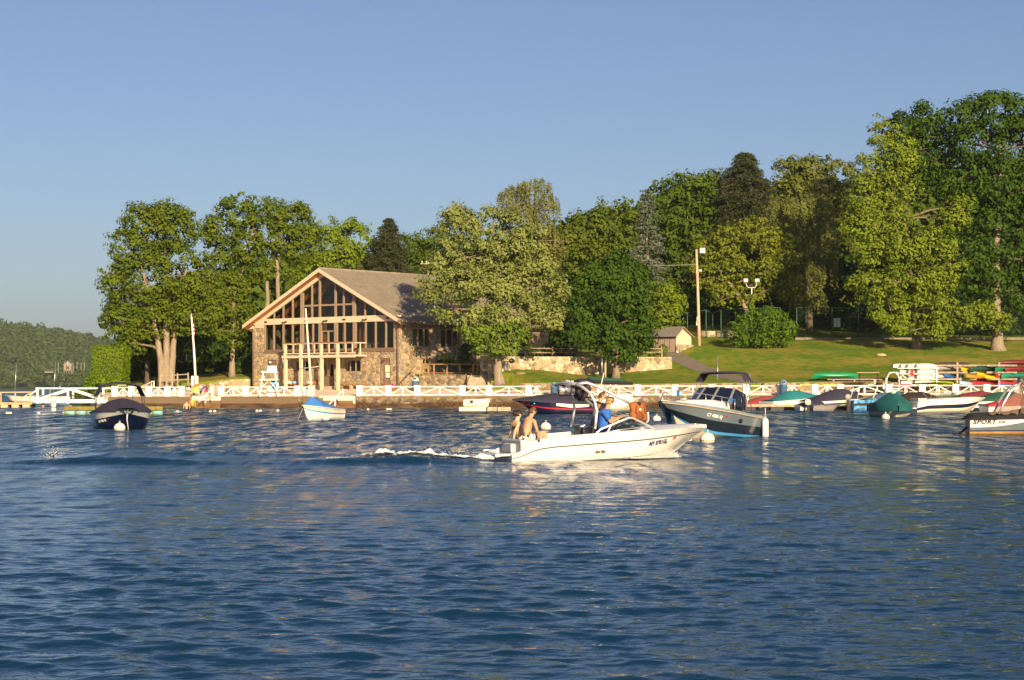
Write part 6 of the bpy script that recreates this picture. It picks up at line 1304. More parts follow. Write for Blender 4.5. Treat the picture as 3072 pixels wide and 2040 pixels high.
# things hung on the tower
def hung():
    W = lambda px, py, y: RB_M@rbl(px, py, y)
    t = thing('life_vest', 'brown-orange life vest hanging from the tower arm', 'life vest', W(1915, 1237, -0.8), RB_RZ+0.3); k = RB_Y/FPX
    def q(px, py, d): return Vector(((px-1915)*k, d, (1237-py)*k))
    out = [(1884,1214),(1896,1206),(1906,1208),(1916,1218),(1926,1209),(1937,1207),(1943,1222),(1944,1236),(1951,1248),(1947,1264),(1930,1262),(1916,1268),(1902,1268),(1892,1256),(1884,1244),(1889,1232)]
    b = MB(); b.loft([[q(x,y,0.06) for x,y in out],[q(1915+(x-1915)*1.02,1237+(y-1237)*1.02,0.0) for x,y in out],[q(1915+(x-1915)*0.85,1237+(y-1237)*0.85,-0.07) for x,y in out]], True, True); M_V = mat('vest_orange', (0.33,0.10,0.025), 0.75, 0.25, 14, 0.02, 20); v = b.build('panel', M_V, t)
    b = MB(); b.ball(q(1916,1211,-0.02), 0.055, 10, 6); b.build('collar', M_BLACK, t)
    b = MB(); b.beam(q(1902,1212,-0.05), q(1898,1240,-0.09), 0.05, 0.03, (0,1,0)); b.build('strap', mat('vest_dark', (0.16,0.05,0.02), 0.8), t); b = MB(); b.beam(q(1930,1212,-0.05), q(1936,1240,-0.09), 0.05, 0.03, (0,1,0)); b.build('strap', MATS['vest_dark'], t)
    b = MB(); b.lathe([(0.13,-0.02),(0.12,0.02),(0.05,0.035)], q(1915,1248,-0.07), 12, True, Matrix.Rotation(PI/2, 3, 'X')); b.build('pocket', MATS['vest_dark'], t)
    b = MB(); b.box(q(1915,1228,-0.085), (0.06,0.01,0.05)); b.build('badge', M_GELW, t)
    b = MB(); b.tube([q(1941,1246,-0.02), q(1949,1236,-0.04), q(1951,1262,-0.03), q(1944,1268,-0.02)], 0.022, 5); b.build('white_strap', M_GELW, t)
    t = thing('wetsuit', 'dark wetsuit draped over the tower top bar', 'wetsuit', W(1745, 1165, 0.0), RB_RZ)
    def q2(px, py, d): return Vector(((px-1745)*k, d, (1165-py)*k))
    b = MB(); b.tube([q2(1722,1150,0), q2(1740,1146,-0.1), q2(1765,1146,-0.1), q2(1775,1152,0)], [0.07,0.10,0.10,0.06], 8); b.tube([q2(1727,1152,-0.1), q2(1730,1172,-0.12), q2(1728,1192,-0.1), q2(1738,1201,-0.1)], [0.10,0.09,0.09,0.04], 8); b.tube([q2(1760,1150,-0.05), q2(1762,1170,-0.02), q2(1752,1188,-0.05), q2(1746,1204,-0.05)], [0.10,0.10,0.08,0.03], 8); b.tube([q2(1742,1155,0.1), q2(1745,1178,0.1), q2(1735,1198,0.1)], [0.12,0.12,0.08], 8)
    b.build('suit', mat('neoprene', (0.018,0.014,0.022), 0.7, 0.3, 8), t)
    t = thing('purple_towel', 'purple towel folded on top of the dark wetsuit', 'towel', W(1752, 1143, 0.0), RB_RZ); b = MB(); b.tube([(-0.22,0,0.0),(-0.05,-0.05,0.05),(0.08,0,0.03)], [0.03,0.05,0.02], 7); b.build('cloth', mat('purple_cloth', (0.16,0.06,0.25), 0.85, 0.2, 8), t)
    t = thing('towel_bundle', 'bundle of red, grey and white towels on the tower speaker bar', 'towel', W(1700, 1152, 0.3), RB_RZ)
    for c, col, nm in (((-0.10,0,0.0),(0.45,0.04,0.06),'r'),((0.02,0,0.03),(0.4,0.38,0.36),'g'),((0.14,0,0.0),(0.7,0.66,0.62),'w'),((0.0,-0.05,-0.05),(0.07,0.10,0.16),'b')):
        b = MB(); rg = random.Random(nm); b.ball(c, 0.11, 10, 6, 0.7); b.v = [(x+rg.uniform(-.02,.02), y, z+rg.uniform(-.02,.02)) for x, y, z in b.v]; b.build('cloth', mat('towelb_'+nm, col, 0.9, 0.2, 10), t)
hung()
# --- people
M_SKIN = mat('skin', (0.56,0.29,0.16), 0.55, 0.08, 6, spec=0.35); M_SKIN2 = mat('skin_light', (0.62,0.37,0.23), 0.55, 0.07, 6, spec=0.35)
def skin_mesh(name, V, E, R, m, parent, root=0, sub=2):
    me = bpy.data.meshes.new(name); me.from_pydata([tuple(v) for v in V], E, []); o = bpy.data.objects.new(name, me); C.objects.link(o); o.parent = parent; me.materials.append(m)
    md = o.modifiers.new('skin', 'SKIN'); md.use_smooth_shade = True
    for i, r in enumerate(R):
        d = me.skin_vertices[0].data[i]; d.radius = (r, r) if not hasattr(r, '__len__') else r; d.use_root = (i == root)
    s = o.modifiers.new('sub', 'SUBSURF'); s.levels = 1; s.render_levels = sub; return o
def person(label, base, J, skin, facing, hair=None, female=False, legs=True, hands=True, scale=1.0):
    """J: joint name -> world position; facing: direction the face looks"""
    t = thing('person', label, 'person', base); B = Vector(base); j = {k: Vector(v)-B for k, v in J.items()}
    V, E, R, ix = [], [], [], {}
    def v(n, p, r): V.append(p); R.append(r); ix[n] = len(V)-1; return ix[n]
    def e(a, b): E.append((ix[a], ix[b]))
    v('hip', j['hip'], 0.135 if not female else 0.13); v('waist', j['hip'].lerp(j['chest'], 0.45), 0.115 if not female else 0.095); v('chest', j['chest'], 0.14 if not female else 0.115); v('neck0', j['chest'].lerp(j['neck'], 0.75), 0.075); v('neck', j['neck'], 0.055)
    e('hip','waist'); e('waist','chest'); e('chest','neck0'); e('neck0','neck')
    hd = Vector(facing).normalized(); up = (j['head']-j['neck']).normalized()
    v('skull', j['head']+up*0.0-hd*0.005, 0.088); v('crown', j['head']+up*0.075-hd*0.012, 0.066); e('neck','skull'); e('skull','crown')
    v('jaw', j['head']-up*0.055+hd*0.055, 0.042); e('skull','jaw')
    for s in 'LR':
        if 'sh'+s not in j: continue
        v('sh'+s, j['sh'+s], 0.062 if not female else 0.05); e('chest','sh'+s); v('ua'+s, j['sh'+s].lerp(j['el'+s], 0.5), 0.048 if not female else 0.038); e('sh'+s,'ua'+s)
        v('el'+s, j['el'+s], 0.038); e('ua'+s,'el'+s); v('fa'+s, j['el'+s].lerp(j['wr'+s], 0.35), 0.038 if not female else 0.031); e('el'+s,'fa'+s); v('wr'+s, j['wr'+s], 0.026); e('fa'+s,'wr'+s)
        if legs and 'kn'+s in j:
            v('th'+s, j['hi'+s], 0.095); e('hip','th'+s); v('tm'+s, j['hi'+s].lerp(j['kn'+s], 0.5), 0.08); e('th'+s,'tm'+s); v('kn'+s, j['kn'+s], 0.056); e('tm'+s,'kn'+s); v('cf'+s, j['kn'+s].lerp(j['an'+s], 0.35), 0.058); e('kn'+s,'cf'+s); v('an'+s, j['an'+s], 0.036); e('cf'+s,'an'+s); v('to'+s, j['an'+s]+hd*0.17-Vector((0,0,0.04)), 0.032); e('an'+s,'to'+s)
    body = skin_mesh('body', V, E, R, skin, t)
    if hands:
        for s in 'LR':
            if 'wr'+s not in j: continue
            d = (j['wr'+s]-j['el'+s]).normalized(); gr = j.get('grip'+s); d = (gr.normalized() if False else d)
            side = d.cross(Vector((0,0,1))); side = side.normalized() if side.length > 0.1 else Vector((0,1,0)); nrm = side.cross(d).normalized()
            if nrm.z > 0: nrm = -nrm
            hv, he, hr = [j['wr'+s], j['wr'+s]+d*0.05], [(0,1)], [0.026, 0.036]
            for q, (off, ln) in enumerate(((-0.028,0.075),(-0.010,0.088),(0.010,0.084),(0.027,0.066))):
                b0 = j['wr'+s]+d*0.085+side*off; i0 = len(hv); hv += [b0, b0+d*ln*0.5+nrm*ln*0.2, b0+d*ln*0.75+nrm*ln*0.6]; hr += [0.0105, 0.0095, 0.0085]; he += [(1,i0),(i0,i0+1),(i0+1,i0+2)]
            i0 = len(hv); b0 = j['wr'+s]+d*0.035-side*0.036; hv += [b0, b0+d*0.035-side*0.025+nrm*0.01, b0+d*0.065-side*0.02+nrm*0.03]; hr += [0.013, 0.011, 0.0095]; he += [(1,i0),(i0,i0+1),(i0+1,i0+2)]
            skin_mesh('hand', hv, he, hr, skin, t, 0, 1)
    # face
    rt = hd.cross(up).normalized(); c = j['head']
    b = MB(); b.ball(c+hd*0.094-up*0.012, 0.016, 8, 5, 1.5); b.build('nose', skin, t)
    for s in (-1, 1):
        b = MB(); b.ball(c+hd*0.080+rt*s*0.032+up*0.012, 0.011, 7, 5); b.build('eye', mat('eye', (0.05,0.035,0.03), 0.3), t)
        b = MB(); b.ball(c+rt*s*0.088-hd*0.005-up*0.005, 0.024, 8, 5, 1.4); b.build('ear', skin, t)
    b = MB(); b.box(c+hd*0.088-up*0.055, (0.03,0.03,0.008)); b.build('mouth', mat('lips', (0.35,0.11,0.08), 0.5), t)
    if hair:
        hm, kind = hair; b = MB(); M = Matrix((rt, -hd, up)).transposed(); rg = random.Random(label)
        R2 = []
        for i in range(7):
            a = -0.35+i/6*(PI/2+0.35); zz = math.sin(a); rr = math.cos(a); ring = []
            for q in range(14):
                th = 2*PI*q/14; front = math.sin(th) < -0.35    # -y local is the face side
                r0 = 0.106; z = zz
                if front and i < (5 if kind != 'bun' else 4): z = max(z, 0.50 if abs(math.cos(th)) < 0.75 else 0.25)
                rr2 = math.sqrt(max(0.0, 1-min(1, z*z)))*r0 if front else rr*r0
                ring.append(c+M@Vector((rr2*math.cos(th)*0.98+rg.uniform(-.004,.004), rr2*math.sin(th)*1.02+0.012, z*0.125+rg.uniform(-.004,.004)+0.005)))
            R2.append(ring)
        b.loft(R2, True, True); b.build('hair', hm, t)
        if kind == 'bun': b = MB(); b.ball(c-hd*0.10+up*0.03, 0.075, 10, 7, 0.9); b.v = [(x+rg.uniform(-.008,.008), y, z+rg.uniform(-.008,.008)) for x, y, z in b.v]; b.build('hair_bun', hm, t)
    return t, j, hd, up, rt
def sunglasses(t, c, hd, up, rt):
    b = MB()
    for s in (-1, 1): b.tube([c+hd*0.075+rt*s*0.075+up*0.018, c-hd*0.0+rt*s*0.094+up*0.018], 0.006, 4)
    b.tube([c+hd*0.088-rt*0.07+up*0.016, c+hd*0.102-rt*0.03+up*0.014, c+hd*0.105+up*0.016, c+hd*0.102+rt*0.03+up*0.014, c+hd*0.088+rt*0.07+up*0.016], 0.016, 6); b.build('sunglasses', M_BLACK, t)
def people():
    W = lambda px, py, y: RB_M@rbl(px, py, y)
    fw = RB_M.to_3x3()@Vector((1,0,0))
    HB, HD, HBL = mat('short_brown_hair', (0.10,0.055,0.025), 0.8, 0.3, 20), mat('dark_hair', (0.025,0.012,0.008), 0.6, 0.3, 20), mat('blond_hair', (0.28,0.17,0.07), 0.8, 0.25, 20)
    # shirtless man on the stern
    y0 = -0.25
    J = dict(hip=W(1573,1312,y0), chest=W(1583,1266,y0), neck=W(1593,1250,y0), head=W(1598,1234,y0), shL=W(1577,1262,y0+0.2), elL=W(1590,1290,y0+0.26), wrL=W(1604,1316,y0+0.2), shR=W(1602,1262,y0-0.17), elR=W(1611,1290,y0-0.30), wrR=W(1622,1316,y0-0.52),
             hiL=W(1580,1313,y0+0.1), knL=W(1634,1296,y0+0.05), anL=W(1640,1336,y0+0.05), hiR=W(1582,1315,y0-0.1), knR=W(1632,1302,y0-0.12), anR=W(1628,1336,y0-0.12))
    J['wrR'] = W(1622,1316,-0.80)
    t, j, hd, up, rt = person('shirtless man in patterned swim shorts sitting on the stern', W(1573,1325,y0), J, M_SKIN, fw+Vector((0.1,0.1,-0.05)), (HB, 'short'))
    sunglasses(t, j['head'], hd, up, rt)
    b = MB(); 
    def ring(c, d, rx, rz, n=12):
        d = d.normalized(); x = d.cross(Vector((0,0,1))).normalized(); y = x.cross(d); return [c+x*rx*math.cos(2*PI*i/n)+y*rz*math.sin(2*PI*i/n) for i in range(n)]
    sh = mat('board_shorts', (0.05,0.04,0.04), 0.8, 0.2, 10, col2=(0.72,0.66,0.60)); cr = [n for n in sh.node_tree.nodes if n.type == 'VALTORGB'][0].color_ramp; cr.interpolation = 'CONSTANT'; cr.elements[1].position = 0.47
    wst = j['hip'].lerp(j['chest'], 0.16)
    b.loft([ring(wst+Vector((0,0,0.01)), Vector((0,0,1)), 0.165, 0.145), ring(j['hip'], Vector((0.1,0,1)), 0.185, 0.17), ring(j['hip']-Vector((0,0,0.09)), Vector((0.2,0,1)), 0.19, 0.17)], True, True); b.build('shorts', sh, t)
    for s in 'LR': b = MB(); a, c = j['hi'+s], j['kn'+s]; d = c-a; b.loft([ring(a-d*0.1, d, 0.12, 0.12), ring(a.lerp(c,0.3), d, 0.118, 0.11), ring(a.lerp(c,0.68), d, 0.112, 0.10)], True, True); b.build('shorts_leg', sh, t)
    b = MB(); b.loft([ring(wst-Vector((0,0,0.0)), Vector((0,0,1)), 0.172, 0.152), ring(wst+Vector((0,0,0.045)), Vector((0,0,1)), 0.16, 0.142)], True, False); b.build('waistband', mat('dark_band', (0.02,0.015,0.015), 0.8), t)
    # woman beside him
    y1 = 0.30
    J = dict(hip=W(1556,1312,y1), chest=W(1549,1274,y1), neck=W(1552,1258,y1), head=W(1555,1243,y1), shL=W(1538,1270,y1+0.14), elL=W(1534,1293,y1+0.22), wrL=W(1527,1316,y1+0.26), shR=W(1556,1271,y1-0.15), elR=W(1545,1294,y1-0.22), wrR=W(1541,1318,y1-0.26),
             hiL=W(1564,1314,y1+0.1), knL=W(1612,1302,y1+0.1), anL=W(1616,1338,y1+0.1), hiR=W(1564,1316,y1-0.08), knR=W(1610,1306,y1-0.05), anR=W(1612,1338,y1-0.05))
    t, j, hd, up, rt = person('dark haired woman leaning back on her hands at the stern', W(1556,1325,y1), J, M_SKIN2, fw+Vector((0.05,0.25,-0.05)), (HD, 'bun'), True)
    sunglasses(t, j['head'], hd, up, rt)
    b = MB(); b.loft([ring(j['chest'].lerp(j['hip'],0.06), j['chest']-j['hip'], 0.137, 0.125), ring(j['chest'].lerp(j['hip'],0.26), j['chest']-j['hip'], 0.128, 0.118)], True); b.build('bikini_top', mat('dark_swimwear', (0.02,0.02,0.03), 0.7), t)
    b = MB(); b.loft([ring(j['hip']+Vector((0,0,0.04)), Vector((0,0,1)), 0.155, 0.15), ring(j['hip']-Vector((0,0,0.08)), Vector((0,0,1)), 0.16, 0.15)], True, True); b.build('bikini_bottom', MATS['dark_swimwear'], t)
    # driver
    y2 = -0.42
    J = dict(hip=W(1808,1296,y2), chest=W(1815,1243,y2), neck=W(1822,1224,y2), head=W(1828,1207,y2), shL=W(1812,1236,y2+0.2), elL=W(1838,1262,y2+0.22), wrL=W(1858,1250,y2+0.12), shR=W(1816,1240,y2-0.2), elR=W(1832,1268,y2-0.24), wrR=W(1860,1252,y2-0.08),
             hiL=W(1812,1298,y2+0.1), knL=W(1858,1296,y2+0.1), anL=W(1872,1325,y2+0.1), hiR=W(1812,1298,y2-0.1), knR=W(1858,1298,y2-0.1), anR=W(1872,1327,y2-0.1))
    t, j, hd, up, rt = person('man in blue T-shirt and cap steering the boat', W(1808,1310,y2), J, M_SKIN, fw+Vector((0.0,0.0,-0.04)), (HBL, 'short'))
    sunglasses(t, j['head'], hd, up, rt)
    TS = mat('blue_tshirt', (0.03,0.13,0.52), 0.85, 0.12, 8, 0.01, 20); ax = j['chest']-j['hip']
    b = MB(); b.loft([ring(j['hip']-ax*0.05, ax, 0.165, 0.16), ring(j['hip'].lerp(j['chest'],0.4), ax, 0.16, 0.15), ring(j['chest']-ax*0.02, ax, 0.20, 0.165), ring(j['chest']+ax*0.20, ax, 0.19, 0.14), ring(j['neck']-up*0.025, ax, 0.085, 0.085)], True, True); b.build('tshirt', TS, t)
    for s in 'LR': b = MB(); a, c = j['sh'+s], j['el'+s]; d = c-a; b.loft([ring(a-d*0.18, d, 0.085, 0.085), ring(a.lerp(c,0.2), d, 0.082, 0.082), ring(a.lerp(c,0.68), d, 0.075, 0.075)], True, True); b.build('sleeve', TS, t)
    for s in 'LR': b = MB(); a, c = j['hi'+s], j['kn'+s]; d = c-a; b.loft([ring(a-d*0.1, d, 0.115, 0.115), ring(a.lerp(c,0.85), d, 0.105, 0.10)], True, True); b.build('shorts_leg', mat('dark_blue_shorts', (0.01,0.03,0.18), 0.8), t)
    CP = mat('tan_cap', (0.36,0.25,0.13), 0.8, 0.1); c = j['head']; M = Matrix((rt, -hd, up)).transposed(); b = MB(); b.lathe([(0.115,0.045),(0.113,0.075),(0.095,0.125),(0.05,0.152),(0.01,0.157)], c, 14, True, M); cp = b.build('cap', CP, t)
    b = MB(); b.add([c+hd*0.10+rt*0.085+up*0.05, c+hd*0.17+rt*0.055+up*0.032, c+hd*0.185+up*0.032, c+hd*0.17-rt*0.055+up*0.032, c+hd*0.10-rt*0.085+up*0.05, c+hd*0.10+up*0.06], [(0,1,2,5),(5,2,3,4)], True); o = b.build('brim', CP, cp); o.modifiers.new('s','SOLIDIFY').thickness = 0.012
    # second man behind the driver
    y3 = 0.25
    J = dict(hip=W(1788,1278,y3), chest=W(1796,1224,y3), neck=W(1800,1206,y3), head=W(1806,1188,y3), shL=W(1795,1218,y3+0.2), elL=W(1806,1248,y3+0.26), wrL=W(1830,1258,y3+0.2), shR=W(1802,1220,y3-0.2), elR=W(1812,1250,y3-0.24), wrR=W(1838,1252,y3-0.1),
             hiL=W(1792,1280,y3+0.1), knL=W(1835,1288,y3+0.1), anL=W(1846,1325,y3+0.1), hiR=W(1792,1280,y3-0.1), knR=W(1835,1290,y3-0.1), anR=W(1846,1326,y3-0.1))
    t, j, hd, up, rt = person('dark haired man in grey tank top sitting behind the driver', W(1788,1300,y3), J, M_SKIN, fw+Vector((0,-0.1,-0.03)), (HB, 'short'))
    TK = mat('grey_tank', (0.16,0.15,0.16), 0.85, 0.2, 8); ax = j['chest']-j['hip']
    b = MB(); b.loft([ring(j['hip']-ax*0.05, ax, 0.16, 0.155), ring(j['hip'].lerp(j['chest'],0.5), ax, 0.155, 0.145), ring(j['chest'], ax, 0.175, 0.152), ring(j['chest']+ax*0.12, ax, 0.14, 0.135)], True, True); b.build('tank_top', TK, t)
    for s in (-1, 1): b = MB(); b.tube([j['chest']+ax*0.12+rt*s*0.09-hd*0.12, j['chest']+ax*0.30+rt*s*0.08-hd*0.02, j['chest']+ax*0.14+rt*s*0.09+hd*0.12], 0.02, 5); b.build('strap', TK, t)
    for s in 'LR': b = MB(); a, c = j['hi'+s], j['kn'+s]; d = c-a; b.loft([ring(a-d*0.1, d, 0.115, 0.115), ring(a.lerp(c,0.8), d, 0.105, 0.10)], True, True); b.build('shorts_leg', mat('black_shorts', (0.02,0.02,0.02), 0.8), t)
    # two bathers at the steps
    Y = 176.0
    def Q(px, py, dy=0.0): return P(px, py, Y+dy)
    J = dict(hip=Q(578,1221), chest=Q(577,1205), neck=Q(575,1198), head=Q(573,1192), shL=Q(571,1203,-0.1), elL=Q(569,1211,-0.1), wrL=Q(570,1220,-0.1), shR=Q(583,1203,0.1), elR=Q(586,1211,0.1), wrR=Q(586,1219,0.1), hiL=Q(576,1222), knL=Q(576,1233), anL=Q(576,1244), hiR=Q(580,1222), knR=Q(580,1233), anR=Q(580,1244))
    t, j, hd, up, rt = person('bather in yellow top and dark shorts standing in the water by the steps', Q(578,1227), J, M_SKIN, (-0.5,-0.6,-0.2), (HD, 'short'), hands=False)
    ax = j['chest']-j['hip']; b = MB(); b.loft([ring(j['hip']+ax*0.1, ax, 0.20, 0.16), ring(j['chest'], ax, 0.225, 0.17), ring(j['neck']-up*0.04, ax, 0.09, 0.09)], True, True); b.build('shirt', mat('yellow_shirt', (0.75,0.42,0.04), 0.8), t)
    b = MB(); b.loft([ring(j['hip']+ax*0.12, ax, 0.19, 0.16), ring(j['hip']-Vector((0,0,0.35)), ax, 0.20, 0.17)], True, True); b.build('shorts', mat('darkgreen_shorts', (0.02,0.05,0.04), 0.8), t)
    J = dict(hip=Q(560,1231,-0.4), chest=Q(559,1215,-0.4), neck=Q(560,1209,-0.4), head=Q(561,1203,-0.4), shL=Q(553,1213,-0.5), elL=Q(551,1221,-0.5), wrL=Q(552,1230,-0.5), shR=Q(566,1213,-0.3), elR=Q(569,1221,-0.3), wrR=Q(568,1230,-0.3), hiL=Q(558,1232,-0.4), knL=Q(558,1242,-0.4), anL=Q(558,1252,-0.4), hiR=Q(562,1232,-0.4), knR=Q(562,1242,-0.4), anR=Q(562,1252,-0.4))
    t, j, hd, up, rt = person('bare backed bather waist deep in the water by the steps', Q(560,1231,-0.4), J, M_SKIN2, (0.4,0.8,-0.1), (HB, 'short'), hands=False)
    b = MB(); ax = Vector((0,0,1)); b.loft([ring(j['hip']+ax*0.1, ax, 0.17, 0.15), ring(j['hip']-ax*0.3, ax, 0.18, 0.16)], True, True); b.build('shorts', MATS['black_shorts'], t)
people()
# ------------------------------------------------------------------ moored boats
def cruiser():
    # grey cabin cruiser, bow towards the left front
    L, Bm = 6.4, 2.5; Y = 73.0; rz = math.radians(180+56)
    t = boat_thing('cabin_cruiser', 'blue-grey cabin cruiser with dark bimini moored behind the white sport boat', 2104, 0, rz, L, 'boat', Y=Y, pitch=math.radians(-2.0))
    H = Hull(L, Bm, [(0,0.78),(0.3,0.88),(0.6,1.02),(0.85,1.15),(1,1.2)], 0.45, 1.35, 0.92, 0.45, 2.2, 0.30, 0.84, 0.7)
    H.band(0, 0.30, 24, 4).build('bottom', M_GELC, t); H.band(0.30, 0.37, 24, 2, off=0.004).build('boot_stripe', M_BOOT, t); H.band(0.37, 0.64, 24, 3).build('hull', mat('dark_navy_hull', (0.012,0.018,0.03), 0.2, coat=0.5), t); H.band(0.64, 0.92, 24, 3).build('topside', M_GREYG, t)
    H.band(0.92, 1.0, 24, 2, off=0.02).build('sheer_strake', mat('light_grey_gelcoat', (0.24,0.29,0.33), 0.25, coat=0.3), t); H.sheer_tube(0.025, 0.92, off=0.02).build('rub_rail', M_TAN, t); H.transom().build('transom', M_GREYG, t)
    H.deck(0.42, 1.0, 0.05).build('foredeck', M_GELW, t)
    # cabin trunk
    b = MB(); R = []
    for u, wd, h in ((0.40,0.90,0.36),(0.5,0.88,0.34),(0.62,0.78,0.27),(0.75,0.58,0.16),(0.88,0.25,0.03)):
        x, z = L*u, H.zs(u)+0.03; R.append([Vector((x,wd,z-0.1)),Vector((x,wd*0.92,z+h*0.85)),Vector((x,wd*0.5,z+h)),Vector((x,-wd*0.5,z+h)),Vector((x,-wd*0.92,z+h*0.85)),Vector((x,-wd,z-0.1))])
    b.loft(R, False); b.build('cabin', M_GELW, t)
    # windscreen in three dark panels with pale posts
    x0, z0 = L*0.43, H.zs(0.43)+0.34; xb = L*0.33; base = [(L*0.22,-1.0),(x0-0.1,-0.88),(x0+0.30,-0.33),(x0+0.30,0.33),(x0-0.1,0.88),(L*0.22,1.0)]
    top = [(L*0.22-0.05,-0.95,z0+0.30),(xb-0.05,-0.80,z0+0.52),(xb+0.28,-0.30,z0+0.55),(xb+0.28,0.30,z0+0.55),(xb-0.05,0.80,z0+0.52),(L*0.22-0.05,0.95,z0+0.30)]
    bz = [H.zs(0.22)+0.10, z0, z0+0.02, z0+0.02, z0, H.zs(0.22)+0.10]
    for i in range(5):
        a, c = Vector((*base[i], bz[i])), Vector((*base[i+1], bz[i+1])); d, e = Vector(top[i+1]), Vector(top[i]); b = MB(); b.add([a,c,d,e], [(0,1,2,3)]); b.build('windscreen', M_SMOKE, t)
    for i in range(1, 5): b = MB(); b.beam(Vector((*base[i], bz[i])), Vector(top[i]), 0.07, 0.05); b.build('windscreen_post', mat('anodised', (0.5,0.52,0.54), 0.35, metal=0.6), t)
    b = MB(); b.tube([Vector(q) for q in top], 0.022, 6); b.build('windscreen_frame', M_BLACK, t)
    # bow rail
    rail = [H.pt(u, 1, 1)+Vector((0,-0.08,0.42)) for u in np.linspace(0.42, 0.98, 10)]+[H.pt(u, 1, -1)+Vector((0,0.08,0.42)) for u in np.linspace(0.98, 0.42, 10)]
    b = MB(); b.tube(rail, 0.016, 6); br = b.build('bow_rail', M_STEEL, t)
    for sd in (1, -1):
        for u in (0.43, 0.58, 0.72, 0.86, 0.97): b = MB(); b.tube([H.pt(u, 1, sd)+Vector((0,-sd*0.08,0)), H.pt(u, 1, sd)+Vector((0.02,-sd*0.08,0.42))], 0.014, 5); b.build('stanchion', M_STEEL, br)
    b = MB(); b.box(H.pt(0.9,1,1)+Vector((0,-0.1,0.35)), (0.10,0.08,0.22)); b.build('blue_line', mat('blue_line', (0.03,0.15,0.5), 0.7), t); b = MB(); b.box(H.pt(0.48,1,1)+Vector((0,-0.08,0.36)), (0.12,0.08,0.2)); b.build('blue_line', MATS['blue_line'], t)
    for k in (-0.09, 0.0, 0.09): b = MB(); b.ball((L*0.82, 0.32+k, H.zs(0.85)+0.16), 0.045, 8, 5); b.build('spotlight', M_CHROME, t)
    b = MB(); b.bx(L*0.60-0.5, L*0.60+0.4, -0.02, 0.02, H.zs(0.6)+0.31, H.zs(0.6)+0.335); b.build('deck_rod', M_BLACK, t)
    b = MB(); c = H.pt(0.36, 0.74, 1, 0.012); b.lathe([(0.16,0),(0.15,0.012)], c, 14, True, Matrix.Rotation(-PI/2, 3, 'X'), 1.0, 0.55); b.build('porthole', M_BLACK, t)
    reg_text(t, 'CT 4860 AJ', H, 0.60, 0.72, 0.17, mat('white_letter', (0.8,0.78,0.74), 0.5), 1, 0.12, 1.1, 0.9)
    c = H.pt(0.515, 0.78, 1, 0.015); b = MB(); d = H.pt(0.55, 0.78, 1, 0.015)-c; u_ = Vector((0,0,0.16)); b.add([c,c+d*0.7,c+d*0.7+u_,c+u_], [(0,1,2,3)]); b.build('registration_sticker', MATS['red_stripe'], t)
    bimini(t, L*0.17, L*0.27, 1.10, 2.45, M_CANV_N, legs=((0.9,0.2),(0.9,0.8),(0.1,0.5)), zfoot=0.9, crown=0.06, drop=0.30)
    # fender on the quarter
    f = thing('boat_fender', 'white cylindrical fender hanging at the grey cruiser stern', 'fender', Vector(t.matrix_basis@H.pt(0.06, 0.85, 1, 0.16))); b = MB(); b.lathe([(0.03,-0.78),(0.11,-0.7),(0.13,-0.6),(0.13,0.0),(0.11,0.1),(0.03,0.16)], (0,0,-0.05), 12); b.build('body', M_GELW, f); b = MB(); b.tube([(0,0,0.1),(0,0,0.5)], 0.012, 5); b.build('line', M_GELW, f)
    return t
def left_boat():
    # navy bowrider with bimini, bow-on
    L, Bm = 6.0, 2.6; Y = 89.5; rz = math.radians(-73)
    t = boat_thing('covered_bowrider', 'navy and white bowrider with black cover and raised bimini moored near the pier', 365, 0, rz, L, 'boat', Y=Y)
    H = Hull(L, Bm, [(0,0.72),(0.4,0.78),(0.8,0.88),(1,0.92)], 0.35, 1.0, 0.94, 0.5, 2.6, 0.28, 0.88, 0.6)
    H.band(0, 0.66, 24, 6).build('hull', M_NAVY, t); H.band(0.66, 1.0, 24, 3).build('topside', M_GELW, t); H.transom().build('transom', M_NAVY, t); H.sheer_tube(0.025, 0.99).build('rub_rail', M_BLACK, t)
    H.cover([(0.02,0.1),(0.12,0.25),(0.35,0.42),(0.55,0.58),(0.66,0.5),(0.8,0.24),(0.93,0.06)], 0.06, p=1.9).build('cover', M_CANV_N, t)
    for yy in (0.3, -0.3): b = MB(); b.tube([H.pt(0.97,1,1)*1.0+Vector((0,yy-H.pt(0.97,1,1).y,0)), H.pt(0.99,0.45,1)+Vector((0,0,0))], 0.03, 5); b.build('cover_strap', M_BLACK, t)
    bimini(t, L*0.16, L*0.50, 1.12, 1.95, M_CANV_N, legs=((0.5,0.05),(0.5,0.5),(0.5,0.95)), zfoot=0.85, crown=0.24, drop=0.40)
    b = MB(); z = 2.0
    for i in range(6): b.beam((L*0.505+0.03, -0.2+0.07*i, z), (L*0.505+0.03, -0.16+0.07*i, z+0.06), 0.02, 0.02)
    tag(b.build('canopy_lettering', M_GELW, t), kind='stuff')
    reg_text(t, 'CT 826 BK', H, 0.66, 0.50, 0.15, MATS['white_letter'], -1, 0.1, 1.1, 0.9)
    c = H.pt(0.80, 0.55, -1, 0.015); b = MB(); d = H.pt(0.83, 0.55, -1, 0.015)-c; b.add([c,c+d*0.8,c+d*0.8+Vector((0,0,0.13)),c+Vector((0,0,0.13))], [(0,1,2,3)]); b.build('registration_sticker', MATS['red_stripe'], t)
    b = MB(); b.tube([H.pt(1,0.6,1), H.pt(1,0.3,1)+Vector((0.15,0,-0.1)), H.pt(1,0,1)+Vector((0.35,0.1,-0.35))], 0.03, 6); b.build('mooring_line', M_GELC, t)
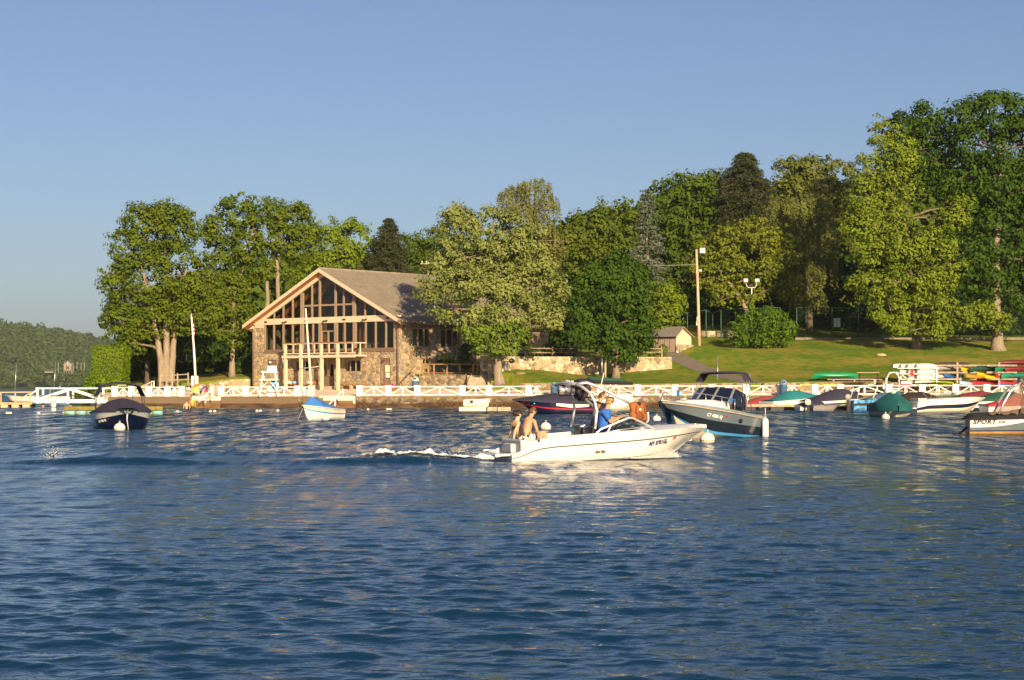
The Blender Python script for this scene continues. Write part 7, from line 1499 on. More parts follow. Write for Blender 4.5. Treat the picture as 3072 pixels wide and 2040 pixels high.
def sail_dinghy():
    L, Bm = 3.8, 1.5; Y = 115.5; rz = math.radians(180+63)
    t = boat_thing('sailing_dinghy', 'small cream sailing dinghy under a blue tarpaulin with bare mast', 963, 0, rz, L, 'sailboat', Y=Y, roll=math.radians(5))
    H = Hull(L, Bm, [(0,0.52),(0.4,0.55),(0.8,0.72),(1,0.86)], 0.25, 0.35, 0.80, 0.45, 2.3, 0.45, 0.80, 0.4)
    H.band(0, 0.70, 20, 5).build('hull', M_GELW, t); H.band(0.70, 0.78, 20, 1, off=0.004).build('hull_stripe', M_BOOT, t); H.band(0.78, 1.0, 20, 2).build('topside', M_GELC, t); H.transom().build('transom', M_GELC, t); H.sheer_tube(0.035).build('gunwale', M_GELC, t); H.deck(0, 1, 0.03).build('deck', M_GELC, t)
    H.cover([(-0.02,0.02),(0.3,0.42),(0.70,0.72),(0.74,0.70),(0.97,0.05)], 0.0, p=1.1).build('tarpaulin', M_CANV_BL, t)
    b = MB(); b.tube([(L*0.72,0,0.45),(L*0.715,0,3.5),(L*0.71,0,6.75)], [0.085,0.075,0.05], 8); b.build('mast', mat('pale_spar', (0.74,0.66,0.52), 0.5), t)
    b = MB(); b.tube([(L*0.715,-0.75,3.15),(L*0.715,0.75,3.15)], 0.02, 5); b.build('spreader', MATS['pale_spar'], t)
    for y in (-0.8, 0.8): b = MB(); b.tube([(L*0.66,y*1.0,0.62),(L*0.715,y*0.93,3.15),(L*0.711,0,5.6)], 0.008, 4); b.build('shroud', M_STEEL, t)
    b = MB(); b.tube([(L*0.99,0,0.85),(L*0.711,0,5.6)], 0.008, 4); b.build('forestay', M_STEEL, t)
    b = MB(); b.beam((-0.1,0,-0.3),(-0.06,0,0.55),0.04,0.3,(1,0,0)); b.build('rudder', M_BLACK, t)
    b = MB(); b.tube([(L*0.98,-0.05,0.7),(L*0.95,-0.5,0.1),(L*0.9,-0.8,-0.3)], 0.015, 5); b.build('mooring_line', M_TAN, t)
def wake_boat_navy():
    L, Bm = 6.9, 2.45; Y = 139.5; rz = math.radians(180+14)
    t = boat_thing('covered_wakeboat', 'navy wake boat with red stripe under a dark canvas cover behind the white sport boat', 1672, 0, rz, L, 'boat', Y=Y)
    H = Hull(L, Bm, [(0,0.75),(0.4,0.80),(0.8,0.98),(1,1.08)], 0.3, 1.3, 0.94, 0.5, 2.3, 0.25, 0.88, 0.8)
    H.band(0, 0.52, 24, 5).build('hull', M_NAVY, t); H.band(0.52, 0.60, 24, 1, off=0.006).build('hull_stripe', M_RED, t); H.band(0.60, 1.0, 24, 3).build('topside', M_NAVY, t); H.transom().build('transom', M_NAVY, t)
    H.cover([(0.02,0.1),(0.2,0.35),(0.42,0.75),(0.62,0.55),(0.85,0.2),(0.99,0.02)], 0.08, p=1.7).build('cover', M_CANV_N, t)
    b = MB(); R = [[Vector((L*u, Bm/2*s_*0.7, 0.8+float(np.interp(u,[0.1,0.3,0.45,0.5],[0.42,0.70,0.78,0.72]))-0.12*abs(s_))) for s_ in (-1,-0.5,0,0.5,1)] for u in (0.1,0.25,0.4,0.5)]; b.loft(R, False); b.build('cover_panel', mat('mauve_canvas', (0.19,0.15,0.15), 0.85, 0.1, 3), t)
    c = H.pt(0.50, 0.8, 1, 0.02); b = MB(); R = []
    for u in np.linspace(0.20, 0.56, 9):
        a = H.pt(u, 0.66+0.10*abs(u-0.38)/0.18, 1, 0.02); d = H.pt(u, 0.98-0.02, 1, 0.02); R.append([a, a.lerp(d,0.5)+Vector((0,0.02,0)), d])
    b.loft(R, False); b.build('side_panel', M_GELW, t)
    text_o = reg_text(t, 'CT 915 AF', H, 0.86, 0.72, 0.12, M_RED, 1, 0.1, 1.0, 0.9)
    b = MB(); b.lathe([(0.06,0),(0.05,0.01)], H.pt(0.80,0.78,1,0.02), 8, True, Matrix.Rotation(-PI/2,3,'X')); b.build('decal', mat('cyan_decal', (0.05,0.45,0.65), 0.4), t)
    b = MB(); b.lathe([(0.18,0),(0.17,0.01)], H.pt(0.14,0.75,1,0.02), 12, True, Matrix.Rotation(-PI/2,3,'X'), 1, 0.6); b.build('badge', M_STEEL, t)
def right_edge_boat():
    L, Bm = 6.4, 2.5; Y = 78.0; rz = math.radians(-9)
    t = boat_thing('sport_towboat', 'grey and white towboat with dark cover and mesh-draped tower at the picture edge', 2902, 0, rz, L, 'boat', Y=Y, at_mid=False)
    H = Hull(L, Bm, [(0,0.62),(0.3,0.66),(0.7,0.78),(1,0.88)], 0.25, 1.1, 0.95, 0.5, 2.4, 0.22, 0.94, 0.6)
    H.band(0, 0.38, 20, 4).build('bottom', mat('stained_gelcoat', (0.42,0.24,0.08), 0.4, 0.3, 2), t); H.band(0.38, 0.44, 20, 2, off=0.003).build('boot_stripe', M_NAVY, t); H.band(0.44, 1.0, 20, 4).build('hull', mat('slate_gelcoat', (0.12,0.15,0.19), 0.25, coat=0.4), t); H.transom().build('transom', mat('dark_transom', (0.05,0.055,0.065), 0.4), t)
    # white sweep on the quarter
    b = MB(); R = []
    for u in np.linspace(0.005, 0.42, 14):
        hi = 0.97; lo = 0.60+0.37*max(0,(u-0.08)/0.34)**1.6; R.append([H.pt(u, lo+(hi-lo)*j/3, -1, 0.008) for j in range(4)])
    b.loft(R, False); b.build('side_panel', M_GELW, t)
    reg_text(t, 'SPORT', H, 0.02, 0.78, 0.24, mat('black_letter', (0.02,0.02,0.022), 0.4), -1, 0.25, 1.12, 1.15); reg_text(t, '210', H, 0.175, 0.80, 0.14, MATS['black_letter'], -1, 0.25, 1.1, 1.1)
    reg_text(t, 'NAUTIQUE', H, 0.36, 0.74, 0.19, mat('pale_letter', (0.5,0.52,0.55), 0.35), -1, 0.2, 1.1, 1.1)
    H.cover([(-0.02,0.0),(0.0,0.22),(0.25,0.26),(0.45,0.5),(0.6,0.6),(0.8,0.3),(0.98,0.02)], 0.02, p=5.0).build('cover', M_CANV_B, t)
    b = MB(); b.bx(-0.55, 0.05, -0.95, 0.95, -0.12, 0.02); b.build('swim_platform', M_BLACK, t)
    b = MB(); b.tube([(-0.4,-0.5,0.0),(-0.05,-0.6,0.3)], 0.05, 6); b.build('platform_bracket', M_BLACK, t)
    leg = [(1.15,-1.15,0.85),(1.35,-1.1,1.3),(1.65,-1.0,1.8),(2.1,-0.85,2.15)]
    for s_ in (1, -1): b = MB(); b.tube([Vector((x, y*s_, z)) for x, y, z in leg], 0.045, 8); b.build('tower_leg', M_CHROME, t); b = MB(); b.tube([Vector((x, y*s_, z)) for x, y, z in ((2.5,-1.15,0.9),(2.45,-1.05,1.4),(2.2,-0.9,2.1))], 0.045, 8); b.build('tower_leg', M_CHROME, t)
    b = MB(); b.tube([(2.1,-0.85,2.15),(2.15,0,2.25),(2.1,0.85,2.15)], 0.05, 8); b.build('tower_top', M_CHROME, t)
    m = bpy.data.materials.new('drape_mesh'); m.use_nodes = True; n = m.node_tree; n.nodes.clear(); o = n.nodes.new('ShaderNodeOutputMaterial'); tr = n.nodes.new('ShaderNodeBsdfTransparent'); df = n.nodes.new('ShaderNodeBsdfDiffuse'); df.inputs[0].default_value = (0.17,0.12,0.09,1); mx = n.nodes.new('ShaderNodeMixShader'); mx.inputs[0].default_value = 0.72; n.links.new(tr.outputs[0], mx.inputs[1]); n.links.new(df.outputs[0], mx.inputs[2]); n.links.new(mx.outputs[0], o.inputs[0])
    for nm, (x0, x1), yy in (('mesh_drape', (0.75, 1.9), -1.18), ('mesh_drape', (2.0, 3.4), -1.1), ('mesh_drape', (2.2, 3.2), 0.9)):
        b = MB(); R = []
        for i in range(9):
            f = i/8; zz = 2.2-1.35*f; R.append([Vector((2.15+(x0+(x1-x0)*q/8-2.15)*(f**1.4*0.95+0.05), yy*(0.75+0.25*f)+0.05*math.sin(q*2.2+f*3), zz-0.05*math.sin(q*1.7)*f)) for q in range(9)])
        b.loft(R, False); b.build(nm, m, t)
def bowrider_white():
    L, Bm = 6.2, 2.3; Y = 149.5; rz = math.radians(12)
    t = boat_thing('white_bowrider', 'white bowrider with broad navy hull band tied at the crowded dock', 2846, 0, rz, L, 'boat', Y=Y)
    H = Hull(L, Bm, [(0,0.70),(0.15,1.0),(0.5,1.12),(0.85,1.18),(1,1.1)], 0.3, 1.0, 0.95, 0.5, 2.5, 0.28, 0.9, 0.6)
    H.band(0, 0.42, 22, 4).build('bottom', M_GELC, t); H.band(0.42, 0.64, 22, 3, off=0.003).build('hull_band', M_NAVY, t); H.band(0.64, 1.0, 22, 3).build('topside', M_GELW, t); H.transom().build('transom', M_GELW, t); H.deck(0, 1, 0.06).build('deck', M_GELW, t)
    b = MB(); b.bx(-0.4, 0.1, -0.9, 0.9, 0.28, 0.36); b.build('swim_platform', M_GELW, t)
    for i in range(3):
        b = MB(); b.bx(0.2+0.25*i, 0.4+0.25*i, -0.8, 0.8, 0.8, 1.1); b.build('sun_pad', MATS['white_vinyl'], t, 0.04)
    for a, c in (((2.9,-0.95),(3.9,-0.55)),((3.9,-0.55),(3.9,0.55)),((3.9,0.55),(2.9,0.95))):
        b = MB(); z = 1.18; b.add([(a[0],a[1],z),(c[0],c[1],z),(c[0]-0.45,c[1]*0.85,z+0.38),(a[0]-0.1,a[1]*0.92,z+0.34)], [(0,1,2,3)]); b.build('windscreen', M_WSH, t)
        b = MB(); b.tube([(a[0]-0.1,a[1]*0.92,z+0.34),(c[0]-0.45,c[1]*0.85,z+0.38)], 0.02, 5); b.build('windscreen_frame', M_CHROME, t)
    bimini(t, 0.5, 3.0, 1.0, 2.3, M_CANV_B, legs=((0.55,0.1),(0.55,0.9)), zfoot=0.95, crown=0.05, drop=0.04)
    reg_text(t, 'Maxum', H, 0.14, 0.84, 0.12, MATS['brown_letter'], -1, 0.3, 1.0, 1.1)
def generic(label, px, py, rz, L, Bm, hullm, coverm, prof, stripe=None, name='covered_boat', free=(0.55,0.75), bottom=None, skirt=0.1, p=1.8, Y=None, ob=None, dy=0.0):
    t = boat_thing(name, label, px, py, math.radians(rz), L, 'boat', Y=Y)
    H = Hull(L, Bm, [(0,free[0]),(0.5,(free[0]*0.6+free[1]*0.4)),(1,free[1])], 0.3, 0.9, 0.93, 0.48, 2.4, 0.28, 0.88, 0.5)
    q0 = 0
    if bottom: H.band(0, 0.42, 18, 3).build('bottom', bottom, t); q0 = 0.42
    if stripe: H.band(q0, 0.6, 18, 3).build('hull', hullm, t); H.band(0.6, 0.78, 18, 2, off=0.004).build('hull_stripe', stripe, t); H.band(0.78, 1, 18, 2).build('topside', hullm, t)
    else: H.band(q0, 1, 18, 5).build('hull', hullm, t)
    H.transom().build('transom', hullm, t)
    if coverm: H.cover(prof, skirt, p=p, seed=px).build('cover', coverm, t)
    else: H.deck(0.5, 1, 0.05).build('foredeck', hullm, t); H.deck(0, 0.5, 0.0, drop=0.25, inset=0.1).build('cockpit_floor', M_GREYG, t)
    if ob: outboard(t, 0, 0, H.zs(0)+0.05, ob)
    return t, H
PR = [(0,0.08),(0.25,0.25),(0.5,0.55),(0.7,0.45),(1,0.02)]
cruiser(); left_boat(); sail_dinghy(); wake_boat_navy(); right_edge_boat(); bowrider_white()
t, H = generic('teal covered boat moored bow-on with a white buoy at the dock front', 2675, 0, -92, 5.4, 2.55, M_GELC, M_CANV_G, [(0.0,0.05),(0.3,0.45),(0.55,0.85),(0.62,0.8),(0.9,0.25),(1.0,0.03)], skirt=0.42, p=1.4, Y=125.5, free=(0.75,0.82))
b = MB(); b.ball((3.3,0,1.62), 0.16, 10, 6); b.build('support_knob', M_GELW, t)
rng_ = np.random.default_rng(3); n_ = 90
tag(quick_mesh('droppings', *leaf_quads(np.stack([rng_.uniform(3.2,5.0,n_), rng_.uniform(-1.0,1.0,n_), 1.75-0.42*np.abs(rng_.uniform(-1,1,n_))], -1)*np.array([1,1,0])+np.array([0,0,1.0]), np.tile(np.array([[0.3,0,1.0]]),(n_,1)), rng_.uniform(0.05,0.16,n_), rng_, 0.5), mat('droppings', (0.6,0.58,0.52), 0.9), t), kind='stuff') if False else None
generic('white runabout with teal cover and teal hull panel tied stern-out at the dock', 2378, 1229, 28, 5.6, 2.3, M_GELW, M_CANV_T, [(0.03,0.06),(0.2,0.3),(0.42,0.72),(0.6,0.68),(0.8,0.3),(0.98,0.04)], None, bottom=M_GELC, Y=165, free=(0.75,1.25), skirt=0.02)
t, H = generic('low boat under a faded red cover behind the teal covered runabout', 2290, 1226, 24, 5.2, 2.2, M_BLACK, M_CANV_R, [(0.0,0.1),(0.2,0.25),(0.5,0.55),(0.8,0.5),(1,0.1)], Y=170, free=(0.5,0.8))
generic('navy covered runabout between teal covered boat and blue wrapped boat', 2502, 1230, 22, 5.8, 2.4, M_GELW, M_CANV_N, [(0.0,0.12),(0.15,0.3),(0.45,0.85),(0.65,0.9),(0.85,0.45),(1,0.1)], M_NAVY, Y=164, free=(0.75,1.1), skirt=0.04)
t, H = generic('boat with bright blue wave pattern hull and grey outboard', 2594, 1232, 12, 2.6, 1.9, mat('blue_wrap', (0.02,0.16,0.62), 0.25, 0.6, 2.2, coat=0.4, col2=(0.18,0.50,0.85), detail=1), None, None, M_BLACK, Y=160, free=(0.85,1.0), ob=mat('grey_cowl', (0.30,0.28,0.25), 0.35))
generic('boat under a slate blue cover behind the blue wrapped boat', 2670, 1222, 10, 5.0, 2.2, M_GELW, M_CANV_S, [(0,0.2),(0.3,0.7),(0.6,0.8),(1,0.2)], Y=169, free=(0.7,0.85))
generic('boat under a dark brown cover behind the white bowrider', 2752, 1224, 6, 4.6, 2.2, M_GELW, mat('brown_canvas', (0.025,0.016,0.013), 0.9, 0.2, 3), [(0,0.2),(0.3,0.75),(0.6,0.8),(1,0.15)], Y=166, free=(0.7,0.85))
generic('boat under a maroon cover behind the white bowrider bow', 2935, 1226, 5, 5.2, 2.2, M_GELW, M_CANV_M, [(0,0.15),(0.2,0.6),(0.55,0.85),(0.75,0.6),(1,0.05)], Y=166.5, free=(0.75,0.9))
generic('white boat under a dark green cover next to the maroon covered one', 2990, 1232, 6, 5.6, 2.3, M_GELW, M_CANV_GR, [(0,0.05),(0.25,0.3),(0.5,0.62),(0.75,0.6),(1,0.1)], Y=158.5, free=(0.85,1.05))
generic('small boat under a bright red cover beside the floating dock', 3035, 1238, 10, 4.6, 2.0, M_GELW, mat('bright_red_canvas', (0.42,0.03,0.05), 0.85, 0.1, 3), [(0,0.05),(0.3,0.35),(0.6,0.75),(1,0.3)], Y=148, free=(0.55,0.75))
t, H = generic('white outboard cuddy boat with folded bimini at the sea wall', 1838, 1229, 2, 5.0, 2.1, M_GELW, None, None, None, bottom=M_GELC, Y=167, free=(0.85,1.05), ob=M_BLACK)
b = MB(); b.bx(2.2,4.2,-0.7,0.7,0.9,1.35); b.build('cabin', M_GELW, t, 0.08); b = MB(); b.bx(2.15,2.2,-0.6,0.6,1.0,1.9); b.build('console', M_GELC, t)
for dz, m, x0, x1 in ((2.62, M_CANV_GR, 0.2, 3.6), (2.38, M_CANV_B, 0.5, 4.2)):
    b = MB(); b.tube([(x0,-0.9,dz+0.1),(x0+0.3,-0.9,dz+0.1),((x0+x1)/2,-0.9,dz),(x1,-0.9,dz-0.08)], [0.10,0.17,0.19,0.12], 8); b.build('folded_bimini', m, t)
for a, c in (((0.8,0.9),(2.6,2.5)),((1.4,0.9),(3.0,2.5)),((3.0,1.0),(2.0,2.5)),((3.6,1.0),(2.6,2.5)),((2.4,1.0),(1.2,2.5))): b = MB(); b.tube([(a[0],-0.95,a[1]),(c[0],-0.92,c[1])], 0.025, 5); b.build('bimini_pole', M_GELW, t)
t, H = generic('grey inflatable tender wedged between navy and blue boats', 2478, 1231, 15, 2.9, 1.5, mat('grey_tube', (0.22,0.20,0.19), 0.6), None, None, Y=159.5, free=(0.42,0.5), ob=M_GELC)
t, H = generic('small white jet boat with handlebar rail beside the grey tender', 2432, 1231, 15, 2.4, 1.3, M_GELW, M_CANV_N, [(0,0.05),(0.4,0.3),(0.7,0.35),(1,0.05)], Y=160.5, free=(0.45,0.6))
# boats lying beyond the pier
for i, (px, lab, mm) in enumerate(((175,'white deck boat with small black bimini beyond the pier bridge',1),(60,'low white sailing boat with bare mast beyond the floating dock',0),(118,'small white motorboat with roll bar beyond the floating dock',2))):
    t, H = generic(lab, px, 0, 170-20*i, 5.5 if i != 2 else 4.5, 2.1, M_GELW, None, None, Y=252+6*i, free=(0.7,0.9), name='distant_boat')
    if mm == 1: bimini(t, 0.9, 3.2, 1.0, 2.75, M_CANV_B, legs=((0.2,0.6),(0.8,0.4)), zfoot=0.8, crown=0.04, drop=0.04)
    if mm != 2: b = MB(); b.tube([(3.2,0.6,0.6),(2.9,0.5,5.2)], 0.05, 6); b.build('mast', M_STEEL, t)
    else: b = MB(); b.tube([(0.9,-0.9,0.7),(0.6,-0.85,1.9),(0.6,0.85,1.9),(0.9,0.9,0.7)], 0.06, 6); b.build('roll_bar', M_GELW, t)
# ------------------------------------------------------------------ buoys, raft, docks
def buoy(label, px, py, r, Y=None, col=None, group='white mooring buoys'):
    Y = Y or YW(py); t = thing('mooring_buoy', label, 'buoy', (PX(px, Y), Y, 0.0), 0, group); b = MB(); r *= 0.88; b.ball((0,0,r*0.28), r, 16, 10, 0.95); b.build('float', col or mat('buoy_white', (0.78,0.72,0.60), 0.45, 0.08, 4), t)
    b = MB(); b.lathe([(r*0.14,0),(r*0.16,r*0.12),(r*0.08,r*0.25)], (0,0,r*1.18), 8); b.build('cap', M_STEEL, t)
    b = MB(); b.tube([(0.05*math.cos(a)*r*3,0,r*1.45+0.05*math.sin(a)*r*3) for a in np.linspace(0,2*PI,9)], 0.015, 4); b.build('ring', M_STEEL, t)
    b = MB(); b.lathe([(r*0.99,-0.02),(r*1.0,0.03)], (0,0,r*0.18), 14); b.build('weed_line', mat('algae', (0.30,0.24,0.08), 0.8), t)
buoy('white mooring buoy at the bow of the navy bowrider', 359, 1290, 0.30); buoy('yellowish white buoy beside the sailing dinghy', 977, 1260, 0.25); buoy('white mooring buoy beyond the stern passengers', 1637, 1287, 0.29)
buoy('white mooring buoy under the grey cruiser bow', 2122, 1325, 0.30); buoy('white buoy behind the grey cruiser stem', 1970, 1262, 0.28); buoy('white buoy in front of the teal covered boat', 2657, 1256, 0.29)
def marker():
    t = thing('marker_buoy', 'white regulatory marker buoy with orange bands', 'buoy', P(161,1232,159)); t.location.z = 0
    b = MB(); b.lathe([(0.2,-0.3),(0.20,0.18),(0.17,0.25),(0.21,0.36),(0.21,0.62),(0.17,0.72),(0.20,0.8),(0.20,1.02),(0.1,1.10)], (0,0,0), 14); b.build('body', M_WHITE, t)
    for z in (0.30, 0.72): b = MB(); b.lathe([(0.215,z-0.035),(0.215,z+0.035)], (0,0,0), 14); b.build('band', mat('orange_band', (0.65,0.16,0.04), 0.5), t)
marker()
FL = [(22,1241),(31,1241),(116,1241),(192,1240),(201,1240),(533,1236),(631,1236),(644,1235),(771,1234),(781,1234),(833,1233),(1030,1232),(1104,1230),(1163,1229),(1171,1229)]
names = ['leftmost float of the swim line near the picture edge','second float of the swim line near the picture edge','single float on the swim line before the marker buoy','float at the raft corner on the swim line','second float at the raft corner on the swim line','blue and white float between raft and bathers','pale float on the swim line right of the bathers','second pale float on the swim line right of the bathers','small float on the swim line before the dinghy','second small float on the swim line before the dinghy','tiny float on the swim line close to the dinghy','float just past the dinghy stern near the steps','lone float before the dark wall corner','float in front of the stone sea wall','second float in front of the stone sea wall']
for (px, py), nm in zip(FL, names):
    Y = YW(py); o = MB().ball((0,0,0.03), 0.13, 10, 6, 0.9).build('swim_float', M_GELC, loc=(PX(px,Y), Y, 0)); tag(o, nm, 'float', 'floats of the swim line')
    if px == 533:
        for s_ in (-1, 1): b = MB(); b.tube([(s_*0.13,0,0.02),(s_*0.32,0,0.02)], 0.08, 8); b.build('blue_sleeve', M_BOOT, o)
def raft():
    Y0 = YW(1246); x0, x1 = PX(192, Y0), PX(488, Y0); t = thing('swim_raft', 'mossy wooden swimming raft with turquoise barrels', 'raft', (x0, Y0, 0)); L = x1-x0; D = 4.5
    n = 34; base = None
    for i in range(n):
        b = MB(); b.bx(L*i/n+0.01, L*(i+1)/n-0.01, 0, D, 0.52, 0.60+0.01*(i % 3)); b.build('plank', mat('mossy_plank', (0.24,0.20,0.05), 0.9, 0.25, 3), t)
    b = MB(); b.bx(0, L, -0.02, 0.06, 0.36, 0.52); b.build('edge_beam', mat('mossy_beam', (0.20,0.17,0.04), 0.9, 0.3, 3), t); b = MB(); b.bx(0, L, 0.0, D, -0.1, 0.04); b.build('lower_frame', mat('wet_frame', (0.07,0.05,0.02), 0.7), t)
    k = 9
    for i in range(k): b = MB(); b.tube([(L*(i+0.08)/k,0.3,0.2),(L*(i+0.92)/k,0.3,0.2)], 0.21, 12); b.build('barrel', mat('turquoise_barrel', (0.22,0.50,0.52), 0.5, 0.1), t); b = MB(); b.bx(L*i/k-0.04, L*i/k+0.04, 0.0, 0.1, 0.0, 0.36); b.build('frame_post', MATS['mossy_beam'], t)
    lad = MB(); 
    for s_ in (0, 0.4): lad.tube([(L*0.63+s_,0.3,0.6),(L*0.63+s_,0.2,1.4),(L*0.63+s_+0.1,-0.1,1.4),(L*0.63+s_+0.1,-0.12,-0.2)], 0.025, 6)
    tag(lad.build('ladder', M_STEEL, t))
raft()
def pier():
    Y = 186.0; t = thing('pier_bridge', 'white timber pier bridge with braced railings leading from the sea wall', 'pier', (0,0,0)); dz = lambda px, py: PZ(py, Y)
    x0, x1 = PX(101,Y), PX(330,Y); zt = dz(0,1198); zb = dz(0,1209)
    for yy in (Y, Y+2.2):
        b = MB(); b.bx(x0, x1, yy-0.08, yy+0.08, zb, zt); b.build('side_beam', M_GELC if yy > Y else M_WHITE, t)
        for px in (113, 204, 296): x = PX(px,Y); b = MB(); b.bx(x-0.09, x+0.09, yy-0.1, yy+0.1, zb-0.05, dz(0,1164)); b.build('post', M_WHITE, t)
        b = MB(); b.bx(x0+0.2, x1, yy-0.07, yy+0.07, dz(0,1167), dz(0,1163)); b.build('top_rail', M_WHITE, t)
        for a, c in (((204,1167),(116,1196)),((204,1167),(293,1196))): b = MB(); b.beam((PX(a[0],Y),yy-0.03,dz(0,a[1])), (PX(c[0],Y),yy-0.03,dz(0,c[1])), 0.07, 0.12, (0,0,1)); b.build('brace', M_WHITE, t)
    for i in range(36): xa = x0+(x1-x0)*i/36; b = MB(); b.bx(xa+0.01, xa+(x1-x0)/36-0.01, Y+0.09, Y+2.1, zt-0.06, zt); b.build('plank', M_TAN, t)
    for px in (129, 211): b = MB(); b.tube([(PX(px,Y+0.5),Y+0.6,-1.2),(PX(px,Y+0.5),Y+0.6,zb+0.1)], 0.12, 8); b.build('pile', mat('pile_wood', (0.36,0.22,0.10), 0.9), t)
    b = MB(); b.beam((PX(112,Y),Y,dz(0,1168)), (PX(92,Y),Y,dz(0,1184)), 0.08, 0.1); b.build('end_brace', M_WHITE, t)
    d = thing('floating_dock', 'tan floating dock running out from the pier bridge to the picture edge', 'dock', (0,0,0)); xa = PX(-160,Y+1); xb = PX(101,Y+1)
    b = MB(); b.bx(xa, xb, Y+0.2, Y+2.6, 0.28, 0.45); b.build('frame', mat('dock_tan', (0.50,0.37,0.20), 0.85, 0.12, 2), d)
    n = 42
    for i in range(n): p0 = xa+(xb-xa)*i/n; b = MB(); b.bx(p0+0.01, p0+(xb-xa)/n-0.01, Y+0.15, Y+2.65, 0.45, 0.5); b.build('plank', MATS['dock_tan'], d)
    for i in range(8): p0 = xa+(xb-xa)*(i+0.15)/8; b = MB(); b.bx(p0, p0+0.65*(xb-xa)/8, Y+0.25, Y+2.5, -0.25, 0.28); b.build('float_box', mat('float_tan', (0.55,0.42,0.26), 0.8, 0.1), d)
    for i in range(6):
        p0 = xa+(xb-xa)*(i+0.5)/6; b = MB(); b.bx(p0-0.05, p0+0.05, Y+2.3, Y+2.4, 0.5, 1.4); b.build('post', MATS['dock_tan'], d)
    b = MB(); b.beam((xa,Y+2.35,1.42),(xb,Y+2.35,1.5),0.08,0.1); b.build('rail', MATS['dock_tan'], d)
    for i in range(3): p0 = xa+(xb-xa)*(i*2+0.5)/6; p1 = xa+(xb-xa)*(i*2+2.5)/6; b = MB(); b.beam((p0,Y+2.3,0.55),((p0+p1)/2,Y+2.3,1.38),0.05,0.08); b.build('brace', MATS['dock_tan'], d)
    # stair rail up from the pier
    h = thing('stair_rail', 'white sloping stair rail climbing from the pier to the lawn', 'handrail', (0,0,0)); a, c = P(418,1163,190), P(461,1143,196); b = MB(); b.beam(a, c, 0.08, 0.1); b.build('rail', M_WHITE, h)
    for q in (P(455,1164,195.5), P(462,1162,196)): b = MB(); b.beam(q, Vector((q.x,q.y,PZ(1143,q.y))), 0.08, 0.08); b.build('post', M_WHITE, h)
pier()
def skiff_dock():
    Y = YW(1243); t = thing('float_dock', 'cream floating dock section with a white dinghy on it', 'dock', (PX(1377,Y), Y, 0)); L = PX(1532,Y)-PX(1377,Y)
    for i, (f0, f1, m) in enumerate(((0,0.52,M_GELC),(0.54,0.73,mat('weathered_float', (0.40,0.33,0.22), 0.8, 0.25, 3)),(0.75,1.0,MATS['weathered_float']))):
        b = MB(); b.bx(L*f0, L*f1, 0, 1.8, 0.22, 0.52); b.build('deck_section', m, t, 0.03); b = MB(); b.bx(L*f0+0.15, L*f1-0.15, 0.1, 1.7, -0.3, 0.22); b.build('float', M_BLACK, t)
    for x in (0.55, 0.74): b = MB(); b.tube([(L*x,0.0,0.55),(L*x+0.1,-0.05,0.1)], 0.02, 5); b.build('hinge', M_STEEL, t)
    s = thing('white_dinghy', 'small open white dinghy with ribbed sides resting on the float dock', 'boat', (PX(1386,Y)+0.1, Y+0.8, 0.52)); H = Hull(1.95, 1.05, [(0,0.50),(1,0.58)], 0.0, 0.18, 0.95, 0.55, 3.0, 0.30, 0.88, 0.1)
    H.band(0, 1, 16, 4).build('hull', M_GELW, s); H.transom().build('transom', M_GELW, s); H.sheer_tube(0.035).build('gunwale', M_GELW, s); H.deck(0.05, 0.95, 0, drop=0.3, inset=0.1).build('inner_floor', M_GELW, s)
    for u in np.linspace(0.45, 0.9, 5): b = MB(); b.tube([H.pt(u,0.35,-1,0.01), H.pt(u,0.95,-1,0.01)], 0.012, 4); b.build('rib', M_GELW, s)
    b = MB(); b.box(H.pt(0.3,0.72,-1,0.02), (0.22,0.02,0.2)); b.build('patch', M_BLACK, s)
    b = MB(); b.tube([(0.02,-0.3,0.5),(0.02,-0.3,0.62),(0.02,0.2,0.66)], 0.015, 4); b.build('tube_frame', M_BLACK, s)
    t = thing('float_dock', 'weathered floating dock end beside the bright red covered boat', 'dock', (PX(2948,YW(1234)), YW(1234), 0)); b = MB(); b.bx(0,2.2,0,1.6,0.45,0.6); b.build('deck_section', MATS['pale_coping'], t); 
    for x in (0.1, 1.2): b = MB(); b.tube([(x,0.2,0.18),(x+0.9,0.2,0.18)], 0.27, 12); b.build('barrel', mat('brown_barrel', (0.20,0.13,0.05), 0.6, 0.3, 3), t)
    Yd = 158; t = thing('finger_dock', 'low dark float dock under the row of tied-up boats', 'dock', (PX(2235,Yd), Yd+4, 0)); b = MB(); b.bx(0,22,0,1.5,0.3,0.5); b.build('deck_section', MATS['weathered_float'], t)
    for i in range(9): b = MB(); b.bx(0.3+2.4*i,1.4+2.4*i,0.05,1.4,-0.2,0.3); b.build('float', M_BLACK, t)
skiff_dock()
# rigging poles beside the dock boats
for i, (a, c, lab) in enumerate((((2618,1197),(2634,1157),'white slanted dinghy mast beside the teal covered boat'),((2553,1192),(2560,1163),'thin white pole rising by the grey outboard'),((2572,1196),(2580,1158),'second thin white pole by the blue wrapped boat'))):
    o = MB().tube([P(*a,162), P(*c,162)], 0.05 if i == 0 else 0.03, 6).build('boat_pole', M_GELW); tag(o, lab, 'pole')
